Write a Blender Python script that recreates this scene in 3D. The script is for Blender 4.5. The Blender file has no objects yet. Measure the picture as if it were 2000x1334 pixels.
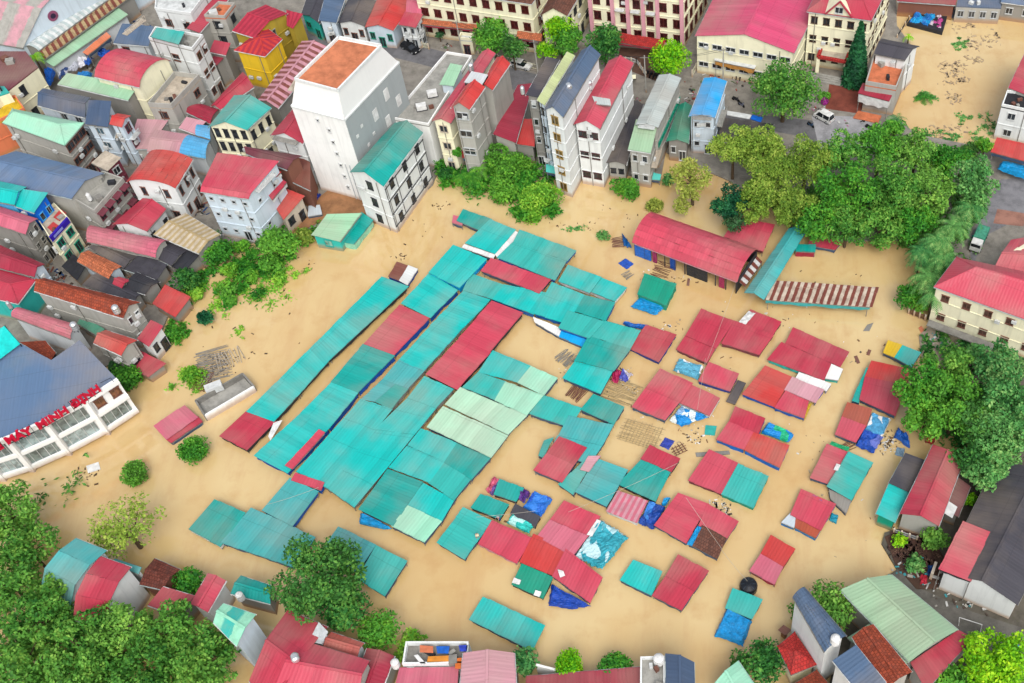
import bpy, math, random
import numpy as np
from mathutils import Vector, Matrix
random.seed(7)
C = bpy.context.scene.collection
S = bpy.context.scene
# ---------------------------------------------------------------- camera, sky, sun, exposure
PW, PH = 2000.0, 1334.0          # photograph size in pixels
FPX, CX, CY = 2230.0, 1380.0, 667.0   # focal length and optical centre (the photo is a crop)
TILT = math.radians(51.1)        # below the horizon
HCAM = 148.0
cam_d = bpy.data.cameras.new("camera"); cam = bpy.data.objects.new("camera", cam_d); C.objects.link(cam)
cam.location = (0, 0, HCAM); cam.rotation_euler = (math.pi/2 - TILT, 0, 0)
cam_d.sensor_width = 36.0; cam_d.lens = FPX/PW*36.0
cam_d.shift_x = (PW/2 - CX)/PW; cam_d.shift_y = (CY - PH/2)/PW
cam_d.clip_start = 1.0; cam_d.clip_end = 5000.0
S.camera = cam
W = bpy.data.worlds.new("World"); S.world = W; W.use_nodes = True
wn = W.node_tree; bg = wn.nodes['Background']
sky = wn.nodes.new('ShaderNodeTexSky'); sky.sky_type = 'NISHITA'; sky.sun_disc = False
SUN_EL, SUN_AZ = math.radians(52), math.radians(165)
sky.sun_elevation = SUN_EL; sky.sun_rotation = SUN_AZ
sky.air_density = 1.0; sky.dust_density = 4.0; sky.ozone_density = 1.0
hs = wn.nodes.new('ShaderNodeHueSaturation'); hs.inputs['Saturation'].default_value = 0.35
wn.links.new(sky.outputs[0], hs.inputs['Color']); wn.links.new(hs.outputs[0], bg.inputs[0])
bg.inputs[1].default_value = 0.15
sl = bpy.data.lights.new("sun", 'SUN'); sl.energy = 1.1; sl.angle = math.radians(40); sl.color = (1, .97, .92)
sun = bpy.data.objects.new("sun", sl); C.objects.link(sun)
sd = Vector((math.sin(SUN_AZ)*math.cos(SUN_EL), math.cos(SUN_AZ)*math.cos(SUN_EL), math.sin(SUN_EL)))
sun.rotation_euler = sd.to_track_quat('Z', 'Y').to_euler()
sun.location = (0, 100, 200)
S.view_settings.view_transform = 'Standard'; S.view_settings.look = 'None'
S.view_settings.exposure = 0.66; S.view_settings.gamma = 1
# ---------------------------------------------------------------- pixel -> world at a height
ct, st = math.cos(TILT), math.sin(TILT)
def P(x, y, z=0.0):
    u, v = (x-CX)/FPX, (CY-y)/FPX
    d = Vector((u, ct + v*st, -st + v*ct))
    t = (z-HCAM)/d.z
    return Vector((d.x*t, d.y*t, z))
def scale_at(p):
    return FPX/((p.y*ct) + (HCAM-p.z)*st)     # photo pixels per metre
# ---------------------------------------------------------------- colours / materials
def lin(h, k=1.0):
    h = h.lstrip('#'); r = [int(h[i:i+2], 16)/255 for i in (0, 2, 4)]
    return [((c/12.92) if c <= .04045 else ((c+.055)/1.055)**2.4)*k for c in r]
KA = .66
COL = dict(teal='#08c7c0', teald='#06aaa0', tealg='#38bcb2', tealb='#48b4b4', green='#12a082', mint='#a6ecca', mintp='#bfeccb', palegreen='#a9dcb4',
  red='#d5495f', redd='#c53a50', redo='#d4403c', pink='#d96c82', pinkp='#dba0ab', wine='#ab2e45', maroon='#7d3b48', magenta='#dd4f78',
  orange='#e6855c', rust='#b8563c', rustd='#84483c', black='#4a4850', dark='#33343a', grey='#a9b0b0', greyl='#c2d0cf', navy='#4b5f7c', slate='#566f8e',
  bluegrey='#6682a6', blue='#0a6fe0', azure='#00aef5', sky='#5fbdf2', cyan='#35e6da', white='#fbfbf8', offw='#e9ecea', cream='#f8f3d2', yellow='#ecc42e', olive='#b9a13c',
  concrete='#b2b0a8', concd='#96938c', brown='#86594a', tan='#bfa97c', lblue='#d2e0ea', limep='#d3e29c', steel='#d7dcde', purple='#5a3fc0', lime='#a6c9a4', beige='#d6c8b4')
_m = {}
class NT:
    def __init__(s, name):
        s.m = bpy.data.materials.new(name); s.m.use_nodes = True; s.t = s.m.node_tree
        s.b = s.t.nodes['Principled BSDF']; s.x = 0
    def n(s, typ, **kw):
        o = s.t.nodes.new('ShaderNode'+typ)
        for k, v in kw.items(): setattr(o, k, v)
        return o
    def l(s, a, b): s.t.links.new(a, b)
    def math(s, op, a, b=None, clamp=False):
        o = s.n('Math', operation=op); o.use_clamp = clamp
        for i, v in enumerate((a, b)):
            if v is None: continue
            if isinstance(v, (int, float)): o.inputs[i].default_value = v
            else: s.l(v, o.inputs[i])
        return o.outputs[0]
    def noise(s, vec, scale, detail=3, rough=.55):
        o = s.n('TexNoise'); o.inputs['Scale'].default_value = scale; o.inputs['Detail'].default_value = detail
        o.inputs['Roughness'].default_value = rough
        if vec is not None: s.l(vec, o.inputs['Vector'])
        return o.outputs[0]
    def mapr(s, v, a, b, c, d):
        o = s.n('MapRange'); s.l(v, o.inputs[0])
        for i, q in enumerate((a, b, c, d)): o.inputs[i+1].default_value = q
        return o.outputs[0]
    def mix(s, f, a, b, mode='MIX'):
        o = s.n('MixRGB', blend_type=mode)
        for i, v in enumerate((f, a, b)):
            if isinstance(v, (int, float)): o.inputs[i].default_value = v if i == 0 else (v, v, v, 1)
            elif isinstance(v, (list, tuple)): o.inputs[i].default_value = (*v[:3], 1)
            else: s.l(v, o.inputs[i])
        return o.outputs[0]
    def pos(s): return s.n('NewGeometry').outputs['Position']
    def uv(s): return s.n('UVMap').outputs[0]
    def vmul(s, v, t):
        o = s.n('VectorMath', operation='MULTIPLY'); s.l(v, o.inputs[0]); o.inputs[1].default_value = t; return o.outputs[0]
    def isl(s): return s.n('NewGeometry').outputs['Random Per Island']
    def sep(s, v):
        o = s.n('SeparateXYZ'); s.l(v, o.inputs[0]); return o.outputs
    def bump(s, h, st=.3, d=.05):
        o = s.n('Bump'); o.inputs['Strength'].default_value = st; o.inputs['Distance'].default_value = d
        s.l(h, o.inputs['Height']); s.l(o.outputs[0], s.b.inputs['Normal'])
    def done(s, col, rough=.6, spec=.4, metal=0):
        if isinstance(col, (list, tuple)): s.b.inputs['Base Color'].default_value = (*col[:3], 1)
        else: s.l(col, s.b.inputs['Base Color'])
        if isinstance(rough, (int, float)): s.b.inputs['Roughness'].default_value = rough
        else: s.l(rough, s.b.inputs['Roughness'])
        s.b.inputs['Specular IOR Level'].default_value = spec; s.b.inputs['Metallic'].default_value = metal
        return s.m
def metal(c, dirt=.5):
    k = ('metal', c, dirt)
    if k in _m: return _m[k]
    base = lin(COL[c], KA); t = NT('sheet_metal_'+c)
    grey = sum(base)/3
    fade = [b*.80 + grey*.20 + .01 for b in base]; dk = [b*.62 for b in base]
    p = t.pos(); uv = t.uv(); u, v, _ = t.sep(uv)
    big = t.noise(p, .12, 3); mid = t.noise(p, .9, 4, .6)
    col = t.mix(t.mapr(big, .38, .66, 0, .75), base, fade)
    r = t.isl(); col = t.mix(1, col, t.mapr(r, 0, 1, .86, 1.07), 'MULTIPLY')
    streak = t.noise(t.vmul(uv, (2.2, .16, 1)), 1.0, 3, .6)
    col = t.mix(t.mapr(streak, .45, .78, 0, .55*dirt), col, dk)
    col = t.mix(t.mapr(mid, .62, .78, 0, .45*dirt), col, [b*.5+.04 for b in (base[0]*.8+.03, base[1]*.7, base[2]*.6)])
    spots = t.noise(p, 2.6, 5, .75); sp2 = t.noise(p, .35, 2)
    rustc = lin('#7a4a36', .6)
    col = t.mix(t.math('MULTIPLY', t.mapr(spots, .60, .72, 0, .8*dirt), t.mapr(sp2, .48, .6, 0, 1)), col, rustc)
    dust = t.noise(t.vmul(p, (1, 1, 1)), .06, 4, .6); col = t.mix(t.mapr(dust, .48, .7, 0, .36), col, lin('#b9a58c', .6))
    # sheet laps and cross laps
    fu = t.math('FRACT', t.math('MULTIPLY', u, 1/1.07)); seam = t.mapr(fu, .0, .10, .90, 1.0)
    col = t.mix(1, col, seam, 'MULTIPLY')
    fv = t.math('FRACT', t.math('MULTIPLY', v, 1/4.1)); lap = t.mapr(fv, 0, .04, .76, 1)
    col = t.mix(1, col, lap, 'MULTIPLY')
    ridge = t.math('SINE', t.math('MULTIPLY', u, 2*math.pi/.53)); col = t.mix(1, col, t.mapr(ridge, -1, 1, .955, 1.02), 'MULTIPLY')
    h = t.math('ADD', t.math('MULTIPLY', ridge, .5), t.math('MULTIPLY', mid, 1.2))
    t.bump(h, .45, .03)
    _m[k] = t.done(col, .48, .35); return _m[k]
def plaster(c, dirt=.6):
    k = ('plaster', c, dirt)
    if k in _m: return _m[k]
    base = lin(COL[c], KA*1.15); t = NT('plaster_'+c)
    p = t.pos(); dk = [b*.45+.02 for b in base]
    st1 = t.noise(t.vmul(p, (1.1, 1.1, .09)), 1.0, 4, .65); big = t.noise(p, .35, 4)
    col = t.mix(t.mapr(st1, .50, .78, 0, .68*dirt), base, dk)
    col = t.mix(t.mapr(big, .5, .72, 0, .5*dirt), col, [b*.68 for b in base])
    z = t.sep(p)[2]
    n2 = t.noise(p, 1.5, 3)
    silt = t.math('SUBTRACT', t.math('MULTIPLY', n2, .5), t.math('SUBTRACT', z, .35))
    col = t.mix(t.mapr(silt, -.7, .1, 0, .65), col, lin('#b98a58', .7))
    t.bump(t.noise(p, 6, 3), .15, .02)
    _m[k] = t.done(col, .85, .2); return _m[k]
def tile(c):
    k = ('tile', c)
    if k in _m: return _m[k]
    base = lin(COL[c], KA); t = NT('roof_tile_'+c); uv = t.uv(); p = t.pos()
    b = t.n('TexBrick'); t.l(uv, b.inputs['Vector']); b.inputs['Scale'].default_value = 1.0
    b.inputs['Brick Width'].default_value = .42; b.inputs['Row Height'].default_value = .5; b.inputs['Mortar Size'].default_value = .035
    b.inputs['Color1'].default_value = (*base, 1); b.inputs['Color2'].default_value = (*[x*.55 for x in base], 1)
    b.inputs['Mortar'].default_value = (*[x*.3 for x in base], 1)
    n = t.noise(p, 1.1, 4, .7)
    col = t.mix(t.mapr(n, .45, .72, 0, .65), b.outputs[0], [x*.35+.02 for x in base])
    n2 = t.noise(p, 2.7, 4, .7); col = t.mix(t.mapr(n2, .6, .72, 0, .6), col, [x*1.3+.03 for x in base])
    t.bump(b.outputs['Fac'], -.5, .04)
    _m[k] = t.done(col, .85, .2); return _m[k]
def plain(c, rough=.6, var=.15, spec=.3, k_=KA):
    k = ('plain', c, rough, var)
    if k in _m: return _m[k]
    base = lin(COL.get(c, c), k_); t = NT('paint_'+c.strip('#')); p = t.pos()
    col = t.mix(t.mapr(t.noise(p, 1.3, 4), .35, .7, 0, 1), base, [b*(1-2*var) for b in base])
    _m[k] = t.done(col, rough, spec); return _m[k]
def cloth(c, c2=None, patch=.5):
    k = ('cloth', c, c2, patch)
    if k in _m: return _m[k]
    base = lin(COL.get(c, c), KA); t = NT('tarpaulin_'+c.strip('#')); p = t.pos()
    n = t.noise(p, 1.6, 5, .65)
    col = t.mix(t.mapr(n, .35, .7, 0, 1), base, [b*.5 for b in base])
    if c2:
        v = t.n('TexVoronoi'); v.inputs['Scale'].default_value = .75; t.l(t.vmul(p, (1, .55, 1)), v.inputs['Vector'])
        r = t.sep(v.outputs['Color'])[0]
        col = t.mix(t.mapr(r, 1-patch-.02, 1-patch+.02, 0, 1), col, lin(COL.get(c2, c2), KA))
    t.bump(t.noise(p, 2.8, 5, .7), .7, .25)
    _m[k] = t.done(col, .45, .4); return _m[k]
def striped(c1, c2, per=1.0, duty=.5):
    k = ('striped', c1, c2, per)
    if k in _m: return _m[k]
    t = NT('striped_sheet_'+c1); uv = t.uv(); u, v, _ = t.sep(uv); p = t.pos()
    n = t.noise(p, 1.2, 4, .7)
    f = t.math('FRACT', t.math('ADD', t.math('MULTIPLY', u, 1/per), t.math('MULTIPLY', n, .25)))
    a, b = lin(COL[c1], KA), lin(COL[c2], KA)
    col = t.mix(t.mapr(f, duty-.05, duty+.05, 0, 1), a, b)
    col = t.mix(t.mapr(t.noise(p, .7, 5, .7), .4, .75, 0, .7), col, [x*.55 for x in a])
    t.bump(f, .4, .05)
    _m[k] = t.done(col, .7, .25); return _m[k]
def concrete(c='concrete', moss=.5):
    k = ('conc', c, moss)
    if k in _m: return _m[k]
    base = lin(COL.get(c, c), KA); t = NT('weathered_'+c.strip('#')); p = t.pos()
    n = t.noise(p, .45, 5, .7); n2 = t.noise(p, 2.2, 4, .7)
    col = t.mix(t.mapr(n, .4, .68, 0, .85), base, [b*.5 for b in base])
    col = t.mix(t.mapr(n2, .55, .75, 0, .6*moss), col, lin('#5d6440', .5))
    col = t.mix(t.mapr(n2, .25, .42, .5, 0), col, [min(1, b*1.35) for b in base])
    t.bump(n2, .2, .05)
    _m[k] = t.done(col, .8, .25); return _m[k]
def glassy(c='#33393f'):
    k = ('glass', c)
    if k in _m: return _m[k]
    t = NT('window_glass'); p = t.pos()
    col = t.mix(t.mapr(t.noise(p, .8, 2), .4, .6, 0, 1), lin(c, .8), [x*.4 for x in lin(c, .8)])
    _m[k] = t.done(col, .12, .6); return _m[k]
def leafm(c1, c2, c3):
    k = ('leaf', c1, c2, c3)
    if k in _m: return _m[k]
    t = NT('foliage_'+c2.strip('#')); r = t.isl(); p = t.pos()
    n = t.noise(p, .8, 3, .6); n2 = t.noise(p, .22, 2, .5)
    f = t.math('ADD', t.math('MULTIPLY', r, .45), t.math('ADD', t.math('MULTIPLY', t.mapr(n, .34, .66, 0, 1), .34), t.math('MULTIPLY', t.mapr(n2, .38, .62, 0, 1), .26)))
    a, b, c = lin(c1, LK), lin(c2, LK), lin(c3, LK)
    col = t.mix(t.mapr(f, .15, .5, 0, 1), a, b); col = t.mix(t.mapr(f, .55, .95, 0, 1), col, c)
    oi = t.n('ObjectInfo').outputs['Random']; col = t.mix(1, col, t.mapr(oi, 0, 1, .78, 1.16), 'MULTIPLY'); col = t.mix(t.mapr(oi, .3, 1, 0, .16), col, lin('#a8a850', LK))
    m = t.done(col, .62, .18)
    tr = t.n('BsdfTranslucent'); t.l(col, tr.inputs[0]); mx = t.n('MixShader'); mx.inputs[0].default_value = .28
    t.l(t.b.outputs[0], mx.inputs[1]); t.l(tr.outputs[0], mx.inputs[2]); t.l(mx.outputs[0], t.t.nodes['Material Output'].inputs[0])
    _m[k] = m; return m
LK = .86
def MAT(s):
    """'teal' -> sheet metal; 'tile:rust', 'plaster:white', 'conc:concrete', 'cloth:blue', 'plain:..' """
    if not isinstance(s, str): return s
    if ':' not in s: return metal(s)
    a, b = s.split(':', 1); bb = [float(x) if x.replace('.','',1).isdigit() else x for x in b.split(',')]
    return dict(tile=tile, plaster=plaster, conc=concrete, cloth=cloth, plain=plain, metal=metal, striped=striped, glass=glassy)[a](*[x for x in bb])
# ---------------------------------------------------------------- mesh builder
class MB:
    def __init__(s): s.v = []; s.f = []; s.uv = []
    def face(s, pts, uvs=None):
        i = len(s.v); s.v += [tuple(p) for p in pts]; s.f.append(tuple(range(i, i+len(pts))))
        if uvs is None:
            a = Vector(pts[0]); e = (Vector(pts[1])-a); L = e.length or 1; e = e/L
            n = e.cross(Vector(pts[2])-a); n = n.normalized() if n.length > 1e-9 else Vector((0, 0, 1)); w = n.cross(e)
            uvs = [((Vector(p)-a).dot(e), (Vector(p)-a).dot(w)) for p in pts]
        s.uv += [tuple(q) for q in uvs]
    def hull(s, top, bot, uvt=None):
        """closed solid between two rings with the same count (top is CCW from above)"""
        n = len(top); i = len(s.v); s.v += [tuple(p) for p in top] + [tuple(p) for p in bot]
        s.f.append(tuple(range(i, i+n)))
        if uvt is None:
            a = Vector(top[0]); e = Vector(top[1])-a; L = e.length or 1; e /= L
            nn = e.cross(Vector(top[2])-a); nn = nn.normalized() if nn.length > 1e-9 else Vector((0, 0, 1)); w = nn.cross(e)
            uvt = [((Vector(p)-a).dot(e), (Vector(p)-a).dot(w)) for p in top]
        s.uv += [tuple(q) for q in uvt]
        s.f.append(tuple(range(i+2*n-1, i+n-1, -1))); s.uv += [tuple(q) for q in reversed(uvt)]
        for k in range(n):
            j = (k+1) % n; s.f.append((i+k, i+n+k, i+n+j, i+j))
            L = (Vector(top[j])-Vector(top[k])).length; hh = (Vector(top[k])-Vector(bot[k])).length
            s.uv += [(0, hh), (0, 0), (L, 0), (L, hh)]
    def prism(s, poly, z0, z1):
        s.hull([(p[0], p[1], z1) for p in poly], [(p[0], p[1], z0) for p in poly])
    def box(s, c, sx, sy, sz, rot=0.0, tilt=None):
        m = Matrix.Rotation(rot, 3, 'Z') if tilt is None else tilt
        c = Vector(c); q = [(-1, -1), (1, -1), (1, 1), (-1, 1)]
        s.hull([c + m @ Vector((a*sx/2, b*sy/2, sz/2)) for a, b in q], [c + m @ Vector((a*sx/2, b*sy/2, -sz/2)) for a, b in q])
    def tube(s, p0, p1, r0, r1=None, n=6):
        r1 = r0 if r1 is None else r1; p0, p1 = Vector(p0), Vector(p1); d = (p1-p0)
        if d.length < 1e-6: return
        d.normalize(); a = d.orthogonal().normalized(); b = d.cross(a)
        s.hull([p1 + (a*math.cos(t)+b*math.sin(t))*r1 for t in [2*math.pi*k/n for k in range(n)]],
               [p0 + (a*math.cos(t)+b*math.sin(t))*r0 for t in [2*math.pi*k/n for k in range(n)]])
    def beam(s, p0, p1, w, h):
        p0, p1 = Vector(p0), Vector(p1); d = p1-p0
        if d.length < 1e-6: return
        d.normalize(); a = d.cross(Vector((0, 0, 1)))
        a = a.normalized() if a.length > 1e-4 else Vector((1, 0, 0)); b = a.cross(d)
        q = [(-1, -1), (1, -1), (1, 1), (-1, 1)]
        s.hull([p1+a*x*w/2+b*y*h/2 for x, y in q], [p0+a*x*w/2+b*y*h/2 for x, y in q])
    def lathe(s, c, prof, n=16):
        c = Vector(c)
        for (r0, z0), (r1, z1) in zip(prof[:-1], prof[1:]):
            for k in range(n):
                a, b = 2*math.pi*k/n, 2*math.pi*(k+1)/n
                f = lambda r, z, t: c+Vector((r*math.cos(t), r*math.sin(t), z))
                s.face([f(r0, z0, a), f(r0, z0, b), f(r1, z1, b), f(r1, z1, a)] if r1 > 1e-4 and r0 > 1e-4 else
                       ([f(r0, z0, a), f(r0, z0, b), f(0, z1, 0)] if r0 > 1e-4 else [f(0, z0, 0), f(r1, z1, b), f(r1, z1, a)]))
    def sheets(s, A, B, Cc, D, th=.07, sw=1.07, jit=.018, rag=.05, u0=0):
        """corrugated sheets running up the slope: A-B is the eave, D-C the upper edge; one thin slab per sheet"""
        A, B, Cc, D = map(Vector, (A, B, Cc, D)); L = max((B-A).length, (Cc-D).length); n = max(1, round(L/sw))
        nrm = (B-A).cross(D-A).normalized()
        if nrm.z < 0: nrm = -nrm
        W_ = ((D-A).length+(Cc-B).length)/2; g = .004/max(L, .1)
        for k in range(n):
            s0, s1 = k/n+g, (k+1)/n-g
            o = nrm*random.uniform(-jit, jit); e0 = random.uniform(-rag, rag)/max(W_, .3); e1 = random.uniform(-rag, rag)/max(W_, .3)
            f = lambda q, t: A.lerp(B, q).lerp(D.lerp(Cc, q), t) + o
            top = [f(s0, e0), f(s1, e0), f(s1, 1+e1), f(s0, 1+e1)]
            s.hull(top, [p-nrm*th for p in top], [(u0+s0*L, 0), (u0+s1*L, 0), (u0+s1*L, W_), (u0+s0*L, W_)])
    def build(s, name, mat, parent=None, smooth=False, origin=None):
        me = bpy.data.meshes.new(name)
        off = Vector(ORG[parent.name]) if parent is not None else Vector(origin or (0, 0, 0))
        me.from_pydata([(x-off.x, y-off.y, z-off.z) for x, y, z in s.v], [], s.f)
        ul = me.uv_layers.new(name='UVMap'); ul.data.foreach_set('uv', [c for q in s.uv for c in q])
        me.materials.append(MAT(mat))
        if smooth: me.polygons.foreach_set('use_smooth', [True]*len(me.polygons))
        me.update(); o = bpy.data.objects.new(name, me); C.objects.link(o)
        if parent is not None: o.parent = parent; ORG[o.name] = off
        else: o.location = off; ORG[o.name] = off
        return o
ORG = {}
def tag(o, label=None, cat=None, group=None, kind=None):
    if label: o['label'] = label
    if cat: o['category'] = cat
    if group: o['group'] = group
    if kind: o['kind'] = kind
    return o
def thing(name, label, cat, loc, group=None):
    o = bpy.data.objects.new(name, None); C.objects.link(o); o.location = loc; o.empty_display_size = .3
    ORG[o.name] = Vector(loc); return tag(o, label, cat, group)
def facing(a, b):
    """is the vertical wall a->b (outside on its right, CCW footprint) turned to the camera?"""
    n = Vector((b.y-a.y, -(b.x-a.x))); m = (a+b)/2
    return n.dot(Vector((-m.x, -m.y))) > 0
# ---------------------------------------------------------------- windows
_wm = {}
def window(parent, a, b, t, zc, w, h, col='brown', name='window', pane='#3a4046', out=.0, awn=None):
    """window on wall a->b at fraction t, centre height zc"""
    key = (round(w, 2), round(h, 2), col, pane, awn)
    if key not in _wm:
        f = MB(); fr = .09
        for x in (-w/2+fr/2, w/2-fr/2): f.box((x, .05, 0), fr, .14, h)
        for z in (-h/2+fr/2, h/2-fr/2): f.box((0, .053, z), w-2*fr, .13, fr)
        if w > 1.0: f.box((0, .05, 0), .09, .1, h-2*fr)
        f.box((0, .10, -h/2-.06), w+.12, .18, .08); f.box((0, .12, h/2+.07), w+.15, .22, .07)
        if awn: f.hull([(-w/2-.3, 0, h/2+.5), (-w/2-.3, 1.0, h/2+.15), (w/2+.3, 1.0, h/2+.15), (w/2+.3, 0, h/2+.5)][::-1], [(-w/2-.3, 0, h/2+.42), (-w/2-.3, 1.0, h/2+.07), (w/2+.3, 1.0, h/2+.07), (w/2+.3, 0, h/2+.42)][::-1])
        ob = f.build('window', plain(col, .6)); fm = ob.data; bpy.data.objects.remove(ob)
        g = MB(); g.box((0, .02, 0), w-fr, .04, h-fr)
        for k in range(1, int(w/.28)): g.box((-w/2+k*.28, .055, 0), .04, .05, h-fr*1.5)
        ob = g.build('pane', glassy(pane)); gm = ob.data; bpy.data.objects.remove(ob)
        _wm[key] = (fm, gm)
    fm, gm = _wm[key]
    d = (b-a); L = d.length; u = d/L; n = Vector((u.y, -u.x, 0))
    p = a+d*t; p.z = zc; p += n*out
    o = bpy.data.objects.new(name, fm); C.objects.link(o); o.parent = parent
    M = Matrix(((u.x, n.x, 0, 0), (u.y, n.y, 0, 0), (0, 0, 1, 0), (0, 0, 0, 1)))
    M.translation = p-ORG[parent.name]; o.matrix_local = M
    q = bpy.data.objects.new('pane', gm); C.objects.link(q); q.parent = o
    return o
# ---------------------------------------------------------------- houses
def corners(pts, z):
    w = [P(*p[:2], p[2] if len(p) > 2 else z) for p in pts]
    for q in w: q.z = z
    if len(w) == 3: w.append(w[0]+w[2]-w[1])
    area = sum(w[i].x*w[(i+1) % 4].y-w[(i+1) % 4].x*w[i].y for i in range(4))
    rev = area < 0
    if rev: w = [w[1], w[0], w[3], w[2]]
    return w, rev
EMAP = {0: 0, 1: 3, 2: 2, 3: 1}
def house(label, pts, z, roof='gable', rise=1.5, rc='red', wc='plaster:white', zb=.3, w='auto', wcol='brown', over=.35,
          name='house', cat='house', group=None, pz=None, para=.6, pane='#3a4046', ridge=0, ww=None, wh=None, doors=True, awn=None, roofname='roof', floors=None):
    Z = z
    q, rev = corners(pts, z if pz is None else pz)
    if ridge:     # ridge runs parallel to B-C instead of A-B
        q = [q[1], q[2], q[3], q[0]]
    for c in q: c.z = 0
    A, B, Cc, D = q
    mid = (A+B+Cc+D)/4; root = thing(name, label, cat, (mid.x, mid.y, zb), group)
    f = lambda s, t: A.lerp(B, s).lerp(D.lerp(Cc, s), t)
    Wd = ((D-A).length+(Cc-B).length)/2; Ln = ((B-A).length+(Cc-D).length)/2
    if roof == 'gable': prof = [(0, 0), (.5, rise), (1, 0)]
    elif roof == 'shed': prof = [(0, 0), (1, rise)]
    elif roof == 'barrel':
        ph = [math.pi*k/8 for k in range(9)]; prof = [((1-math.cos(p))/2, rise*math.sin(p)) for p in ph]
        prof = [(t, rise*(4*t*(1-t))**.7) for t in (0, .1, .22, .36, .5, .64, .78, .9, 1)]
    elif roof == 'gambrel': prof = [(0, 0), (.22, rise*.65), (.5, rise), (.78, rise*.65), (1, 0)]
    elif isinstance(roof, list): prof = roof
    else: prof = [(0, 0), (1, 0)]
    def ht(t):
        for (t0, h0), (t1, h1) in zip(prof[:-1], prof[1:]):
            if t0-1e-6 <= t <= t1+1e-6: return h0+(h1-h0)*(t-t0)/(t1-t0)
        return prof[-1][1]
    i1, i2 = over/max(Ln, 1), over/max(Wd, 1)
    if roof == 'flat': i1 = i2 = 0.0
    m = MB()
    if roof == 'hip':
        ins = min(.5, .5*Wd/Ln)*.92; r0, r1 = f(ins, .5), f(1-ins, .5); r0.z = r1.z = Z+rise
        e = [f(0, 0), f(1, 0), f(1, 1), f(0, 1)]
        for c in e: c.z = Z
        dn = Vector((0, 0, -.1))
        for fc in ((e[0], e[1], r1, r0), (e[2], e[3], r0, r1), (e[1], e[2], r1), (e[3], e[0], r0)):
            m.hull(list(fc), [p+dn for p in fc])
        ro = m.build(roofname, rc, root)
        k = MB()
        for a_, b_ in ((r0, r1), (e[0], r0), (e[3], r0), (e[1], r1), (e[2], r1)): k.tube(a_+Vector((0, 0, .02)), b_+Vector((0, 0, .02)), .1, n=5)
        k.build('ridge_cap', rc, root)
    elif roof == 'flat':
        m.prism([f(0, 0), f(1, 0), f(1, 1), f(0, 1)], Z-.25, Z)
        ro = m.build(roofname, rc, root)
        if para:
            k = MB(); e = [f(0, 0), f(1, 0), f(1, 1), f(0, 1)]; wd = .22
            inn = [f(wd/Ln, wd/Wd), f(1-wd/Ln, wd/Wd), f(1-wd/Ln, 1-wd/Wd), f(wd/Ln, 1-wd/Wd)]
            for j in range(4):
                a_, b_, c_, d_ = e[j], e[(j+1) % 4], inn[(j+1) % 4], inn[j]
                k.hull([(p.x, p.y, Z+para) for p in (a_, b_, c_, d_)], [(p.x, p.y, Z+.003) for p in (a_, b_, c_, d_)])
            k.build('parapet', wc, root)
    else:
        u0 = 0
        for (t0, h0), (t1, h1) in zip(prof[:-1], prof[1:]):
            pa, pb, pc, pd = f(0, t0), f(1, t0), f(1, t1), f(0, t1)
            pa.z = pb.z = Z+h0; pc.z = pd.z = Z+h1
            if h1 >= h0: m.sheets(pa, pb, pc, pd, rag=.04)
            else: m.sheets(pc, pd, pa, pb, rag=.04)
        ro = m.build(roofname, rc, root)
        if roof == 'gable':
            k = MB(); a_, b_ = f(0, .5), f(1, .5); a_.z = b_.z = Z+rise+.03; k.beam(a_, b_, .35, .1); k.build('ridge_cap', rc, root)
    # walls
    top_in = .1
    a, b, c, d = f(i1, i2), f(1-i1, i2), f(1-i1, 1-i2), f(i1, 1-i2)
    if roof == 'flat':
        dz = -.25
        wq = MB(); wq.hull([(p.x, p.y, Z-.253) for p in (a, b, c, d)], [(p.x, p.y, zb-2.5) for p in (a, b, c, d)])
    else:
        if roof in ('hip',): tp = [i2, 1-i2]; hh = lambda t: -.12
        else: tp = [i2] + [t for t, _ in prof if i2 < t < 1-i2] + [1-i2]; hh = lambda t: ht(t)-.12
        ring0 = []; ring1 = []
        for s_, seq in ((i1, tp), (1-i1, tp)):
            ring = []
            for t in seq:
                p = f(s_, t); p.z = Z+hh(t); ring.append(p)
            (ring0 if s_ == i1 else ring1).extend(ring)
        wq = MB(); zz = zb-2.5
        lo = lambda p: Vector((p.x, p.y, zz))
        wq.face([lo(ring1[0])]+[lo(ring1[-1])]+ring1[::-1]); wq.face([lo(ring0[-1])]+[lo(ring0[0])]+ring0)
        wq.face([lo(ring0[0]), lo(ring1[0]), ring1[0], ring0[0]]); wq.face([lo(ring1[-1]), lo(ring0[-1]), ring0[-1], ring1[-1]])
        wq.face([lo(ring0[0]), lo(ring0[-1]), lo(ring1[-1]), lo(ring1[0])])
        for j in range(len(tp)-1): wq.face([ring0[j], ring1[j], ring1[j+1], ring0[j+1]])
    if wc: wq.build('wall', wc, root)
    # windows
    ed = [(a, b), (b, c), (c, d), (d, a)]
    H = Z-zb; nf = floors or max(1, round(H/3.5)); fh = H/nf
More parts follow.
